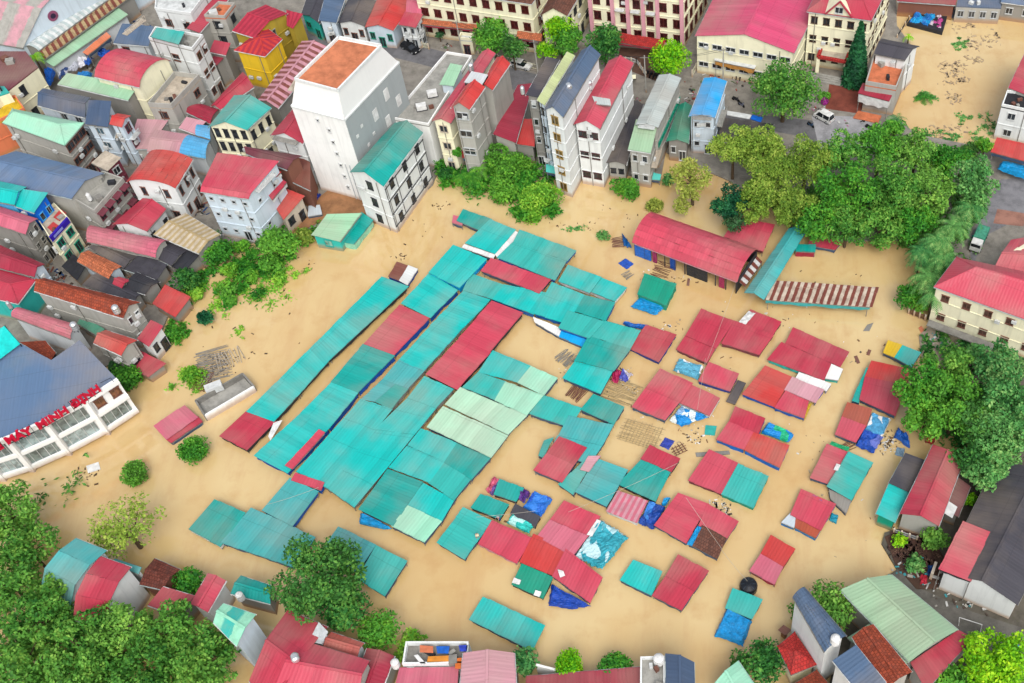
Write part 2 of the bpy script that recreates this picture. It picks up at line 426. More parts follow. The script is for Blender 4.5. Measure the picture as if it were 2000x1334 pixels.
    if wc and w is not None and H > 2.2:
        nf = floors or max(1, round(H/3.5))
        for j, (p0, p1) in enumerate(ed):
            oi = (j+1) % 4 if ridge else j       # index in q before ridge rotation
            oi = EMAP[oi] if rev else oi
            L = (p1-p0).length
            if isinstance(w, dict):
                if oi not in w: continue
                nc, nr = w[oi]
            else:
                if not facing(p0, p1): continue
                nc, nr = max(1, int(L/3.3)), nf
                if L < 2.2: continue
            fh = H/nr
            W1 = ww or min(1.5, L/nc*.55); H1 = wh or min(1.5, fh*.5)
            rnd = random.Random(hash(label) % 997 if False else len(label)*7+j)
            for r in range(nr):
                for cidx in range(nc):
                    if w == 'auto' and rnd.random() < .3: continue
                    zc = zb+fh*(r+.55)
                    if zc+H1/2 > Z-.25: zc = Z-.25-H1/2
                    if r == 0 and doors and cidx == nc//2 and zb > .1 and nc <= 4:
                        window(root, p0, p1, (cidx+.5)/nc, zb+1.2, 1.3, 2.3, wcol, 'door', pane)
                    else:
                        window(root, p0, p1, (cidx+.5)/nc, zc, W1, H1, wcol, 'window', pane, awn=awn)
        if nf > 1 and H > 5:
            k = MB()
            for j, (p0, p1) in enumerate(ed):
                if facing(p0, p1) and (not isinstance(w, dict) or True):
                    n = Vector(((p1-p0).y, -(p1-p0).x, 0)).normalized()
                    for r in range(1, nf):
                        zz = zb+H/nf*r
                        k.beam(Vector((p0.x, p0.y, zz))+n*.05, Vector((p1.x, p1.y, zz))+n*.05, .16, .16)
            if k.v: k.build('floor_band', wc, root)
    hr = random.Random(len(label)*13+int(abs(mid.x)*7))
    if wc and roof != 'flat' and H > 2.6 and Ln > 3:
        k = MB(); e = [f(0, 0), f(1, 0), f(1, 1), f(0, 1)]
        sides = ((0, 1), (1, 2), (2, 3), (3, 0)) if roof in ('hip',) else ((0, 1), (2, 3))
        for i_, j_ in sides:
            zz = Z+(prof[0][1] if i_ == 0 else prof[-1][1] if i_ == 2 else 0)-.16
            k.beam((e[i_].x, e[i_].y, zz), (e[j_].x, e[j_].y, zz), .16, .14)
        k.build('gutter', plain(hr.choice(['offw', 'concd', 'greyl'])), root)
    if roof == 'flat' and Wd > 3 and Ln > 3 and z > 3 and wc:
        for i_ in range(hr.randint(2, 5)):
            k = MB(); p_ = f(hr.uniform(.15, .85), hr.uniform(.15, .85)); hh_ = hr.uniform(.3, 1.1); k.box((p_.x, p_.y, Z+hh_/2+.004), hr.uniform(.4, 1.6), hr.uniform(.4, 1.1), hh_, hr.uniform(0, 3)); k.build('roof_box', plain(hr.choice(['offw', 'concd', 'brown', 'dark', 'concrete'])), root)
    if wc and w is not None and H > 5:
        for j, (p0, p1) in enumerate(ed):
            if not facing(p0, p1): continue
            L = (p1-p0).length; u_ = (p1-p0)/L; n_ = Vector((u_.y, -u_.x, 0))
            for i_ in range(hr.randint(1, 3)):
                p_ = p0+u_*hr.uniform(.8, max(1, L-.8))+n_*.3; k = MB(); k.box((p_.x, p_.y, zb+hr.uniform(2.2, H-1.2)), .85, .4, .6, math.atan2(u_.y, u_.x)); k.build('air_conditioner', plain('offw'), root)
            k = MB(); p_ = p0+u_*hr.uniform(.2, L*.9)+n_*.09; k.tube((p_.x, p_.y, zb-.5), (p_.x, p_.y, Z-.3), .07, .07, 6); k.build('drain_pipe', plain('concd'), root)
            if hr.random() < .45 and L < 14 and nf >= 3 and name in ('town_house', 'tube_house', 'house', 'villa'):
                r_ = hr.randint(1, max(1, nf-1)); zz = zb+fh*r_ if nf > 1 else zb+3; c_ = p0.lerp(p1, .5)
                k = MB(); a_ = c_-u_*min(L*.42, 2.5); b_ = c_+u_*min(L*.42, 2.5); k.beam(Vector((a_.x, a_.y, zz))+n_*.55, Vector((b_.x, b_.y, zz))+n_*.55, 1.1, .14)
                k.beam(Vector((a_.x, a_.y, zz+1))+n_*1.05, Vector((b_.x, b_.y, zz+1))+n_*1.05, .07, .07)
                for q_ in range(13): c2 = a_.lerp(b_, q_/12)+n_*1.05; k.beam((c2.x, c2.y, zz), (c2.x, c2.y, zz+1), .05, .05)
                k.build('balcony', plain(hr.choice(['offw', 'concrete', 'beige'])), root)
    return root, [a, b, c, d]
def tank(label, x, y, z, r=.75, h=1.6, group='water tanks on the roofs', lying=False, stand=1.2, mat='steel'):
    r *= .72; h *= .8; stand *= .7
    p = P(x, y, z); t = thing('water_tank', label, 'water tank', (p.x, p.y, z), group)
    if lying:
        m = MB(); m.lathe((0, 0, 0), [(0, -h/2), (r*.7, -h/2+.05), (r, -h/2+.3), (r, h/2-.3), (r*.7, h/2-.05), (0, h/2)], 16)
        o = m.build('tank_body', steelm(), None, True); o.parent = t; o.rotation_euler = (math.pi/2, 0, .5); o.location = (0, 0, stand+r)
    else:
        m = MB(); m.lathe((p.x, p.y, z+stand), [(0, 0), (r, 0), (r, h*.25), (r*1.04, h*.27), (r, h*.3), (r, h*.6), (r*1.04, h*.62), (r, h*.65), (r, h), (r*.6, h+.25), (r*.25, h+.3), (r*.25, h+.4), (0, h+.42)], 18)
        m.build('tank_body', steelm() if mat == 'steel' else mat, t, True)
    for a in (.8, 2.4, 3.9, 5.5):
        k = MB(); d = Vector((math.cos(a), math.sin(a), 0))*r*.8; k.beam(Vector((p.x, p.y, z))+d, Vector((p.x, p.y, z+stand))+d, .1, .1); k.build('leg', plain('dark'), t)
    return t
def steelm():
    k = 'steelm'
    if k not in _m:
        t = NT('stainless_steel'); _m[k] = t.done(lin('#dfe3e5', .8), .32, .5, .75)
    return _m[k]
# ---------------------------------------------------------------- market stalls
def stall(label, panels, z=1.3, skirt='plain:navy', sd=.55, group='stalls standing in the flood water', cat='market stall', name='market_stall', posts=True, tilt=.25, seam=True):
    if z < 3.4 and cat in ('market stall', 'market shed', 'roof strip', 'lean-to'): z = .35+z*.45; tilt = min(tilt, .14)
    ws = []
    for i, pn in enumerate(panels):
        pts, c = pn[0], pn[1]; dz = pn[2] if len(pn) > 2 else .03*(i % 3)
        ws.append((corners(pts, z+dz)[0], c, dz))
    mid = sum((sum(w, Vector())/4 for w, _, _ in ws), Vector())/len(ws)
    root = thing(name, label, cat, (mid.x, mid.y, 0), group)
    def inpoly(p, w):
        return all((w[(i+1) % 4].x-w[i].x)*(p.y-w[i].y)-(w[(i+1) % 4].y-w[i].y)*(p.x-w[i].x) > 0 for i in range(4))
    for w, c, dz in ws:
        for p in w:
            dd = (p-sum(w, Vector())/4); dd.z = 0; p += dd.normalized()*.16
    for wi, (w, c, dz) in enumerate(ws):
        A, B, Cc, D = [p.copy() for p in w]
        def inner(a_, b_, cen, wi=wi):
            m_ = (a_+b_)/2; o_ = (m_-cen); o_.z = 0; m_ = m_+o_.normalized()*.7
            return any(inpoly(m_, w2) for j, (w2, _, _) in enumerate(ws) if j != wi)
        # the sheets run along the shorter direction; the low edge is the one nearer the camera
        if (B-A).length < (D-A).length*.8: A, B, Cc, D = B, Cc, D, A
        if (A.y+B.y) > (Cc.y+D.y): A, B, Cc, D = Cc, D, A, B
        for p in (Cc, D): p.z += tilt
        m = MB(); m.sheets(A, B, Cc, D, th=.06); m.build('roof_panel', c, root)
        n = 4; fr = MB()
        for a_, b_ in ((A, B), (B, Cc), (Cc, D), (D, A)):
            off = Vector((0, 0, -.19)); cen = (A+B+Cc+D)/4; a2, b2 = a_.lerp(cen, .06)+off, b_.lerp(cen, .06)+off
            if not inner(a_, b_, cen): fr.beam(a2, b2, .08, .12)
        if fr.v: fr.build('frame', plain('concd'), root)
        if posts:
            cen = (A+B+Cc+D)/4
            for p in (A, B, Cc, D):
                k = MB(); pp = p.lerp(cen, .09); k.beam((pp.x, pp.y, -1.2), (pp.x, pp.y, p.z-.28), .1, .1); k.build('post', plain('concd'), root)
        if skirt:
            cen = (A+B+Cc+D)/4; k = MB()
            for a_, b_ in ((A, B), (B, Cc), (Cc, D), (D, A)):
                a2, b2 = a_.lerp(cen, .05), b_.lerp(cen, .05)
                if not facing(a2, b2) or inner(a_, b_, cen): continue
                L = (b2-a2).length; n = max(2, int(L/.8)); prev = None
                for j in range(n+1):
                    q_ = a2.lerp(b2, j/n); q_.z -= .27; dd = sd*(.75+.5*random.random())
                    nn = Vector(((b2-a2).y, -(b2-a2).x, 0)).normalized()*random.uniform(-.08, .08)
                    cur = (q_, q_-Vector((0, 0, dd))+nn)
                    if prev:
                        bk = -Vector(((b2-a2).y, -(b2-a2).x, 0)).normalized()*.03
                        k.hull([prev[1], cur[1], cur[0], prev[0]], [p+bk for p in (prev[1], cur[1], cur[0], prev[0])])
                    prev = cur
            if k.v: k.build('side_curtain', skirt, root)
    return root
def tarp(label, pts, z, c, name='tarpaulin', cat='tarpaulin', group='loose tarpaulins', amp=.25, n=14, drape=.5, parent=None):
    if .35 < z < 2.3: z = .35+z*.5
    w, _ = corners(pts, z); A, B, Cc, D = w; mid = (A+B+Cc+D)/4
    rnd = random.Random(int(pts[0][0]*13+pts[0][1])); g = {}
    ph = [rnd.uniform(0, 6.28) for _ in range(6)]
    def hgt(s, t):
        e = min(s, 1-s, t, 1-t); v = math.sin(s*9+ph[0]+t*4)*.4+math.sin(t*11+ph[1]-s*5)*.35+math.sin((s+t)*17+ph[2])*.25
        return amp*v - (drape if e < .001 else 0) + rnd.uniform(-.5, .5)*amp*.5
    m = MB(); V = []
    for i in range(n+1):
        for j in range(n+1):
            s, t = i/n, j/n; p = A.lerp(B, s).lerp(D.lerp(Cc, s), t)
            e = (p-mid)*(rnd.uniform(-.05, .05) if (i in (0, n) or j in (0, n)) else 0)
            p = p+e; p.z += hgt(s, t); V.append(p)
    for i in range(n):
        for j in range(n):
            a, b, c_, d = V[i*(n+1)+j], V[(i+1)*(n+1)+j], V[(i+1)*(n+1)+j+1], V[i*(n+1)+j+1]
            m.v += [tuple(a), tuple(b), tuple(c_), tuple(d)]; k = len(m.v); m.f.append((k-4, k-3, k-2, k-1)); m.uv += [(i, j), (i+1, j), (i+1, j+1), (i, j+1)]
    o = m.build(name, c, parent, False, origin=(mid.x, mid.y, z))
    md = o.modifiers.new('w', 'WELD'); md.merge_threshold = .001; md2 = o.modifiers.new('s', 'SOLIDIFY'); md2.thickness = .03
    if parent is None: tag(o, label, cat, group)
    return o
# ================================================================ SETTING
def poly_obj(name, pts, z0, z1, mat, pz=None):
    m = MB(); w = [P(x, y, z1 if pz is None else pz) for x, y in pts]
    a = sum(w[i].x*w[(i+1) % len(w)].y-w[(i+1) % len(w)].x*w[i].y for i in range(len(w)))
    if a < 0: w.reverse()
    m.prism([(p.x, p.y) for p in w], z0, z1)
    o = m.build(name, mat); 
    import bmesh
    bm = bmesh.new(); bm.from_mesh(o.data); bmesh.ops.triangulate(bm, faces=[f for f in bm.faces if len(f.verts) > 4], ngon_method='EAR_CLIP'); bm.to_mesh(o.data); bm.free()
    return tag(o, kind='structure')
def grid_sheet(name, x0, x1, y0, y1, z, mat, n=2):
    m = MB()
    for i in range(n):
        for j in range(n):
            xa, xb = x0+(x1-x0)*i/n, x0+(x1-x0)*(i+1)/n; ya, yb = y0+(y1-y0)*j/n, y0+(y1-y0)*(j+1)/n
            m.face([(xa, ya, z), (xb, ya, z), (xb, yb, z), (xa, yb, z)])
    return tag(m.build(name, mat), kind='structure')
# water
t = NT('muddy_flood_water'); p = t.pos()
n1 = t.noise(t.vmul(p, (.03, .03, 1)), 1.0, 4, .6); n2 = t.noise(p, .22, 5, .6)
wa, wb, wc_ = lin('#e2c893', .72), lin('#d7b47a', .72), lin('#c4965a', .72)
col = t.mix(t.mapr(n1, .35, .6, 0, 1), wa, wb); col = t.mix(t.mapr(n2, .52, .8, 0, .55), col, wc_)
col = t.mix(t.mapr(t.noise(p, .09, 5, .7), .6, .75, 0, .5), col, lin('#e2cba0', .72))
swirl = t.noise(t.vmul(p, (.5, .12, 1)), .5, 5, .7); col = t.mix(t.mapr(swirl, .5, .7, 0, .35), col, lin('#c99c68', .72)); fine = t.noise(p, 1.3, 5, .75); col = t.mix(t.mapr(fine, .6, .8, 0, .10), col, lin('#a98458', .7))
h = t.noise(t.vmul(p, (1, 1.6, 1)), .8, 4, .55)
t.bump(h, .10, .10)
WATER = t.done(col, .05, .8); t.b.inputs['Coat Weight'].default_value = 1.0; t.b.inputs['Coat IOR'].default_value = 1.45; t.b.inputs['Coat Roughness'].default_value = .05; t.b.inputs['IOR'].default_value = 1.33
grid_sheet('flood_water', -900, 900, -100, 1800, 0, WATER, 3)
gm_ = concrete('#6f6656', .6)
grid_sheet('ground', -1500, 1500, -300, 2600, -2.2, gm_, 2)
# dry land
landm = concrete('#a09a90', .4)
poly_obj('town_land', [(-250, -120), (1745, -120), (1752, 50), (1788, 100), (1735, 215), (1790, 262), (1960, 295), (2140, 280), (2160, 560), (2010, 650), (1968, 640),
  (1905, 560), (1860, 500), (1810, 470), (1760, 468), (1640, 470), (1575, 440), (1500, 395), (1420, 350), (1345, 318), (1300, 296), (1292, 340), (1232, 342), (1182, 338), (1118, 352), (1066, 342),
  (1000, 365), (930, 345), (858, 325), (845, 360), (775, 425), (728, 415), (690, 425), (600, 447), (520, 470), (440, 480), (395, 520), (345, 575), (318, 640), (290, 690), (215, 712), (100, 745), (-250, 800)], -2, .3, landm)
poly_obj('roadside_land', [(2160, 690), (1985, 690), (1930, 760), (1888, 850), (1870, 930), (1800, 1020), (1728, 1040), (1722, 1062), (1752, 1112), (1712, 1140), (1660, 1180), (1640, 1250), (1600, 1420), (2200, 1420)], -2, .3, concrete('#6d675c', .9))
poly_obj('courtyard_ground', [(1795, 655), (1822, 628), (1960, 690), (2005, 690), (1890, 790), (1800, 700)], -1.9, .24, concrete('#b5a794', .3))
poly_obj('garden_soil', [(560, 465), (610, 395), (640, 372), (720, 395), (745, 437), (700, 425), (620, 435)], -1.9, .45, concrete('#b07f58', .35))
poly_obj('debris_soil', [(1728, 1048), (1800, 1020), (1845, 1090), (1830, 1150), (1790, 1150), (1750, 1105)], -1.9, .42, concrete('#5e4438', .5))
roadm = concrete('#7e7d80', .15); pavem = concrete('#a39a8e', .4)
poly_obj('road', [(560, 60), (610, 58), (830, 92), (1060, 148), (1250, 200), (1460, 222), (1585, 235), (1600, 245), (1715, 262), (1740, 300), (1600, 300), (1560, 265), (1440, 245), (1230, 235), (1040, 185), (840, 130), (760, 110), (600, 85)], .2, .304, roadm)
poly_obj('road', [(1585, 225), (1690, 228), (1720, 262), (1700, 290), (1600, 290)], .2, .308, concrete('#b3b2b5', .1))
poly_obj('road', [(1955, 350), (2140, 340), (2160, 470), (1985, 430), (1925, 460), (1900, 520), (1890, 470), (1930, 400)], .2, .304, concrete('#8f8e92', .1))
poly_obj('road', [(1752, 1112), (1800, 1150), (1900, 1195), (2010, 1230), (2010, 1420), (1960, 1330), (1880, 1240), (1800, 1180), (1740, 1130)], .2, .306, concrete('#77736c', .5))
brickm = tile('rustd')
poly_obj('brick_paving', [(1212, 92), (1312, 100), (1285, 160), (1235, 140), (1205, 118)], .2, .312, concrete('#6b5044', .3))
poly_obj('brick_paving', [(1622, 150), (1700, 165), (1680, 222), (1612, 212)], .2, .312, concrete('#8f4c3e', .2))
poly_obj('brick_paving', [(1948, 408), (2010, 418), (1998, 442), (1940, 436)], .2, .316, concrete('#b08070', .2))
poly_obj('pavement', [(905, 92), (1060, 135), (1056, 142), (900, 100)], .2, .42, pavem)
poly_obj('pavement', [(1230, 192), (1345, 205), (1340, 212), (1228, 199)], .2, .42, pavem)
# ================================================================ MARKET HALLS (long sheds)
HG = 'long sheds of the flooded market'
stall('long narrow turquoise shed along the open water, red at its lower end', [
  ([(745,541),(797,560),(640,706),(612,674)], 'teal'), ([(612,674),(640,706),(585,768),(547,740)], 'teal', .0), ([(547,740),(585,768),(535,822),(482,803)], 'teal', .03),
  ([(482,803),(537,823),(482,878),(430,851)], 'redd', -.05)], z=2.3, group=HG, cat='market shed', name='market_shed', tilt=.0, skirt='plain:dark')
stall('second long shed, turquoise with one red bay, blue curtain down its right side', [
  ([(838,534),(785,592),(840,620),(893,567)], 'teal'), ([(780,596),(712,671),(770,692),(838,622)], 'red'),
  ([(709,673),(647,745),(700,765),(770,695)], 'teald'), ([(647,747),(588,806),(642,836),(699,767)], 'teal'), ([(588,807),(497,889),(562,923),(641,837)], 'teal', .03)],
  z=2.2, group=HG, cat='market shed', name='market_shed', tilt=.0, skirt='plain:#0a58b8', sd=.9)
stall('narrow red strip roof lying on the lower end of the second turquoise shed', [([(622,840),(634,846),(572,915),(558,908)], 'red')], z=2.75, group=HG, cat='roof strip', name='strip_roof', posts=False, skirt=None, tilt=.05)
stall('bright turquoise square shed above the middle lane, blue sheets under its lower edge', [([(885,479),(950,506),(897,561),(838,532)], 'teal')], z=3.3, group=HG, cat='market shed', name='market_shed', tilt=.0, skirt='plain:azure', sd=1.0)
stall('central market hall, widest shed, with a faded grey bay and a dark bay', [
  ([(905,569),(957,586),(890,655),(841,635)], 'teal'), ([(841,636),(890,656),(828,723),(780,703)], 'teal', .0),
  ([(779,704),(828,724),(796,758),(748,741)], 'tealb', .0), ([(747,742),(770,751),(733,783),(706,779)], 'tealb', .02), ([(770,751),(796,759),(765,798),(734,784)], 'teald', .0),
  ([(829,736),(885,760),(851,796),(797,777)], 'teal', .06), ([(705, 780),(765, 799),(732.5, 839.0),(672.5, 816.7)], 'teal', 0.0), ([(796, 778),(851, 797),(809.4, 847.2),(732.5, 839.0)], 'teal', 0.03), ([(672.5, 816.7),(732.5, 839.0),(700.0, 879.1),(640.0, 853.3)], 'teal', 0.02), ([(732.5, 839.0),(809.4, 847.2),(767.8, 897.4),(700.0, 879.1)], 'teal', 0.0), ([(640.0, 853.3),(700.0, 879.1),(668.8, 917.6),(608.8, 888.6)], 'teal', 0), ([(700.0, 879.1),(767.8, 897.4),(727.8, 945.6),(668.8, 917.6)], 'teal', 0.03), ([(608.8, 888.6),(668.8, 917.6),(640, 953),(580, 921)], 'teal', 0.02), ([(668.8, 917.6),(727.8, 945.6),(691, 990),(640, 953)], 'teal', 0.0)],
  z=2.5, group=HG, cat='market shed', name='market_shed', skirt='plain:concd', sd=.5, tilt=.0)
stall('short red strip roof at the lower left corner of the central hall', [([(578,924),(632,942),(626,957),(570,938)], 'red')], z=2.75, group=HG, cat='roof strip', name='strip_roof', posts=False, skirt='plain:#0a58b8', sd=.8, tilt=.05)
stall('long red shed running down the right of the central hall', [([(960,588),(1020,611),(957,687),(897,660)], 'red'), ([(897,661),(957,688),(893,760),(833,730)], 'red', .0)], z=2.7, group=HG, cat='market shed', name='market_shed', tilt=.0, skirt='plain:dark')
stall('mixed turquoise and pale green shed with a notch of water above it', [
  ([(963,685),(1037,715),(1012,746),(935,727)], 'teal'), ([(934,728),(987,745),(966,780),(904,756)], 'tealg', .0), ([(1037,716),(1088,738),(1062,771),(1012,747)], 'mint', .05), ([(988,746),(1060,772),(1028,810),(967,782)], 'mint', .02)],
  z=2.4, group=HG, cat='market shed', name='market_shed', tilt=.0)
stall('pale mint green shed in two long bays between turquoise roofs', [([(900,757),(1028,811),(991,848),(870,790)], 'mintp'), ([(866,794),(991,850),(958,893),(835,834)], 'mintp', .05)], z=2.6, group=HG, cat='market shed', name='market_shed', tilt=.0)
stall('lower right hall patched in several turquoise shades, pale green at its bottom corner', [
  ([(823,837),(893,866),(869,902),(797,870)], 'teal'), ([(893,867),(957,894),(920,936),(869,903)], 'teald', .0), ([(795,872),(866,902),(837,941),(760,913)], 'teal', .05), ([(866,904),(918,936),(886,976),(838,943)], 'tealg', .02),
  ([(757,917),(825,942),(768,1026),(702,994)], 'teald', .04), ([(827,945),(886,976),(862,1017),(797,986)], 'teal', .0), ([(797,988),(861,1018),(828,1058),(766,1027)], 'mint', .04)],
  z=2.3, group=HG, cat='market shed', name='market_shed', tilt=.0)
tarp('blue tarpaulin hanging under the lower left corner of the patched hall', [(704,998),(764,1029),(748,1031),(700,1020)], 1.0, 'cloth:azure', amp=.1)
# upper right complex
stall('small turquoise shed with a pink end at the top of the market', [([(905,409),(960,428),(938,450),(893,431)], 'teald'), ([(886,421),(905,426),(902,440),(884,434)], 'pink', -.1)], z=2.0, group=HG, cat='market shed', name='market_shed', tilt=.0)
stall('turquoise shed beside a white strip at the top of the market', [([(957,429),(1006,449),(966,495),(910,474)], 'teal'), ([(908,477),(966,498),(1007,452),(1012,458),(966,510)][0:1]+[(966,497),(962,505),(903,484)], 'white', -.2), ([(968,496),(1006,452),(1014,457),(974,506)], 'white', -.15)], z=2.2, group=HG, cat='market shed', name='market_shed', tilt=.0)
stall('double pitched turquoise shed with pale skylight patches, upper right of the market', [([(1016,450),(1125,490),(1106,510),(1003,474)], 'tealg'), ([(1002,475),(1105,511),(1083,547),(972,503)], 'tealg', .0)], z=3.0, group=HG, cat='market shed', name='market_shed', skirt='plain:#2060b0', tilt=.14)
stall('red shed between two turquoise sheds in the upper market', [([(960,504),(1075,545),(1052,572),(940,529)], 'red')], z=2.6, group=HG, cat='market shed', name='market_shed', tilt=.0)
stall('turquoise shed in two steps ending by the open water', [([(1110,518),(1173,541),(1151,571),(1092,549)], 'teal'), ([(1172,542),(1223,562),(1200,588),(1151,568)], 'teal', -.25)], z=2.3, group=HG, cat='market shed', name='market_shed', tilt=.0, skirt='plain:offw')
stall('greyish turquoise shed joining the blue sheeted lane', [([(920,535),(983,556),(960,583),(905,567)], 'tealg')], z=2.5, group=HG, cat='market shed', name='market_shed', tilt=.0)
stall('broad turquoise shed of many panels bending towards the open basin', [
  ([(985,556),(1070,572),(1042,613),(962,584)], 'teal'), ([(1078,552),(1140,576),(1108,632),(1044,612)], 'teal', .04), ([(1142,577),(1200,591),(1182,626),(1118,606)], 'teald', .0), ([(1110,607),(1180,628),(1150,660),(1092,640)], 'tealg', .06)],
  z=2.4, group=HG, cat='market shed', name='market_shed', tilt=.0, skirt='plain:#1b66b0', sd=.7)
stall('tall turquoise shed stepping down to the mud raft', [([(1178,626),(1250,645),(1230,681),(1150,655)], 'tealg'), ([(1150,657),(1230,682),(1198,724),(1123,704)], 'teald', .0), ([(1123,707),(1196,724),(1172,768),(1100,738)], 'teal', -.1)], z=2.3, group=HG, cat='market shed', name='market_shed', tilt=.0)
stall('white sheeted lean-to beneath the broad turquoise shed', [([(1042,620),(1096,642),(1090,656),(1046,630)], 'white', -.4), ([(1096,643),(1150,662),(1140,678),(1092,657)], 'azure', -.5)], z=1.8, group=HG, cat='lean-to', name='lean_to')
stall('teal shed of two wings around a square of water', [([(1062,772),(1135,797),(1112,834),(1035,808)], 'tealg'), ([(1160,770),(1218,795),(1198,828),(1135,800)], 'teald', .0), ([(1112,812),(1197,830),(1175,870),(1092,850)], 'tealb', .05), ([(1090,851),(1174,871),(1152,905),(1074,884)], 'tealb', .0), ([(1080,855),(1062,862),(1052,888),(1062,893)], 'teald', -.1)], z=2.0, group=HG, cat='market shed', name='market_shed', tilt=.0)
stall('red roofed shed lying against the long teal wing', [([(1093,853),(1145,874),(1120,908),(1069,884)], 'redd'), ([(1069,885),(1119,909),(1097,941),(1043,918)], 'red', .05)], z=2.3, group=HG, cat='market shed', name='market_shed', tilt=.0)
stall('narrow teal shed between the red shed and the cable', [([(1140,900),(1158,900),(1120,965),(1092,945)], 'tealg')], z=2.0, group=HG, cat='market shed', name='market_shed', tilt=.0)
stall('pink patched sheet roof between two teal sheds', [([(1150,893),(1172,891),(1150,920),(1134,917)], 'pinkp')], z=2.3, group=HG, cat='roof strip', name='strip_roof', posts=False, skirt=None)
stall('greyish teal shed under the white cable', [([(1165,896),(1225,918),(1185,988),(1125,960)], 'tealb')], z=2.0, group=HG, cat='market shed', name='market_shed', tilt=.0)
stall('darker teal shed joined to a red strip in the middle of the stalls', [([(1253,898),(1308,922),(1280,978),(1208,945)], 'teald'), ([(1270,870),(1327,896),(1310,921),(1253,896)], 'redd', .1)], z=1.9, group=HG, cat='market shed', name='market_shed', tilt=.0, skirt='plain:dark')
# ---------------------------------------------------------------- stalls
stall('red stall with a blue side curtain next to the tall turquoise shed', [([(1262,636),(1320,655),(1286,706),(1230,680)], 'redd')], skirt='plain:#2a3f96')
stall('large red stall in two roofs with white sheets on its upper corner', [([(1370,605),(1433,628),(1398,680),(1340,655)], 'redd'), ([(1435,628),(1510,655),(1482,692),(1410,670)], 'redd', .1), ([(1466,606),(1525,629),(1508,655),(1446,632)], 'redd', -.05), ([(1340,656),(1396,681),(1380,708),(1322,682)], 'redd', -.25)], z=1.6, skirt='plain:maroon')
stall('red stall cluster of two long roofs with a torn white corner', [([(1550,641),(1657,688),(1640,716),(1535,671)], 'redd'), ([(1527,670),(1622,711),(1608,742),(1500,702)], 'redd', .08), ([(1622,712),(1645,722),(1636,742),(1612,738)], 'white', -.2)], z=1.5, skirt='plain:tealg')
stall('red stall group with a faded pink bay and a white lower strip', [([(1495,716),(1547,737),(1513,794),(1450,770)], 'redo'), ([(1535,765),(1578,785),(1570,816),(1514,796)], 'red', .05), ([(1548,738),(1608,762),(1592,786),(1533,762)], 'pinkp', .0), ([(1562,728),(1622,750),(1613,763),(1554,741)], 'white', -.2)], z=1.5, skirt='plain:#0a58b8')
tarp('small yellow sheet on the corner of the red stall group', [(1578,788),(1587,785),(1572,818),(1570,806)], 1.2, 'cloth:yellow', amp=.05, drape=.2)
stall('small square red stall with a blue curtain beside the leaning grey board', [([(1385,709),(1442,731),(1425,763),(1365,744)], 'red')], skirt='plain:#2a3f96')
stall('big red stall of two slopes beside a bright blue tarpaulin', [([(1290,722),(1352,749),(1327,785),(1262,758)], 'red'), ([(1262,759),(1326,786),(1298,820),(1235,795)], 'red', .05)], z=1.8)
stall('red stall with two dark holes in its roof', [([(1352,754),(1405,778),(1385,811),(1325,785)], 'red')], z=1.3, skirt='plain:offw')
stall('red stall with a green and blue side roof, in the middle of the lane', [([(1437,795),(1493,818),(1480,848),(1425,824)], 'redd'), ([(1424,825),(1470,845),(1452,877),(1400,858)], 'red', .06), ([(1472,846),(1540,871),(1522,913),(1455,879)], 'redo', -.04)], z=1.6, skirt='plain:#0a6fd0', sd=.8)
stall('red stall touching a teal stall along one edge', [([(1385,880),(1440,905),(1408,963),(1345,938)], 'red')], z=1.4, skirt='plain:maroon')
stall('plain teal stall with a white frayed left edge', [([(1442,908),(1500,931),(1471,991),(1410,965)], 'tealg')], z=1.3, skirt='plain:green')
stall('lone teal stall with a blue awning in front of the curved red hall', [([(1260,535),(1320,556),(1300,596),(1246,574)], 'green')], z=2.6, skirt='plain:green', sd=1.6)
stall('large red stall crossed by the white cable', [([(1325,965),(1384,985),(1340,1060),(1279,1026)], 'red')], z=1.6)
stall('red stall roof that ends in a brown thatched lean-to', [([(1382,986),(1441,1019),(1418,1052),(1366,1026)], 'red'), ([(1372,1028),(1418,1052),(1400,1090),(1346,1062)], 'tile:brown', -.1)], z=1.5)
tarp('bright blue strip of tarpaulin beside the thatched lean-to', [(1362,1026),(1371,1028),(1352,1065),(1341,1062)], 1.7, 'cloth:azure', amp=.1, drape=.2)
stall('faded pink corrugated stall next to the crumpled dark blue sheet', [([(1208,960),(1264,979),(1243,1020),(1185,998)], 'striped:pinkp,pink,.9')], z=1.2, skirt='plain:offw')
tarp('crumpled dark blue tarpaulin between the faded pink and the large red stall', [(1268,975),(1300,988),(1276,1032),(1247,1017)], 1.3, 'cloth:#1250b8,#3a8ae0', amp=.35)
stall('red stall with a dark slit in its roof next to the patchwork tarpaulin', [([(1103,979),(1171,1010),(1148,1047),(1075,1016)], 'red'), ([(1075,1017),(1147,1048),(1118,1085),(1050,1048)], 'pink', .05)], z=1.7)
stall('long lower red roof with a white panel on it', [([(1043,1044),(1106,1072),(1080,1124),(1016,1097)], 'redo'), ([(1106,1073),(1175,1129),(1152,1176),(1080,1126)], 'red', .02)], z=1.5)
stall('red stall standing by the teal stall where two people are', [([(962,1018),(1040,1052),(1008,1099),(935,1062)], 'red')], z=1.3, skirt='plain:pinkp')
stall('teal stall with a person standing at its right corner', [([(905,993),(960,1018),(907,1091),(855,1060)], 'tealg')], z=1.4)
stall('small green stall with white panels under the long red roof', [([(1020,1103),(1079,1128),(1060,1168),(1001,1141)], 'green')], z=1.0, skirt='plain:dark')
tarp('deep blue triangular tarpaulin under the long red roof', [(1078,1138),(1152,1180),(1120,1187),(1070,1180)], .9, 'cloth:#0a50c8', amp=.2)
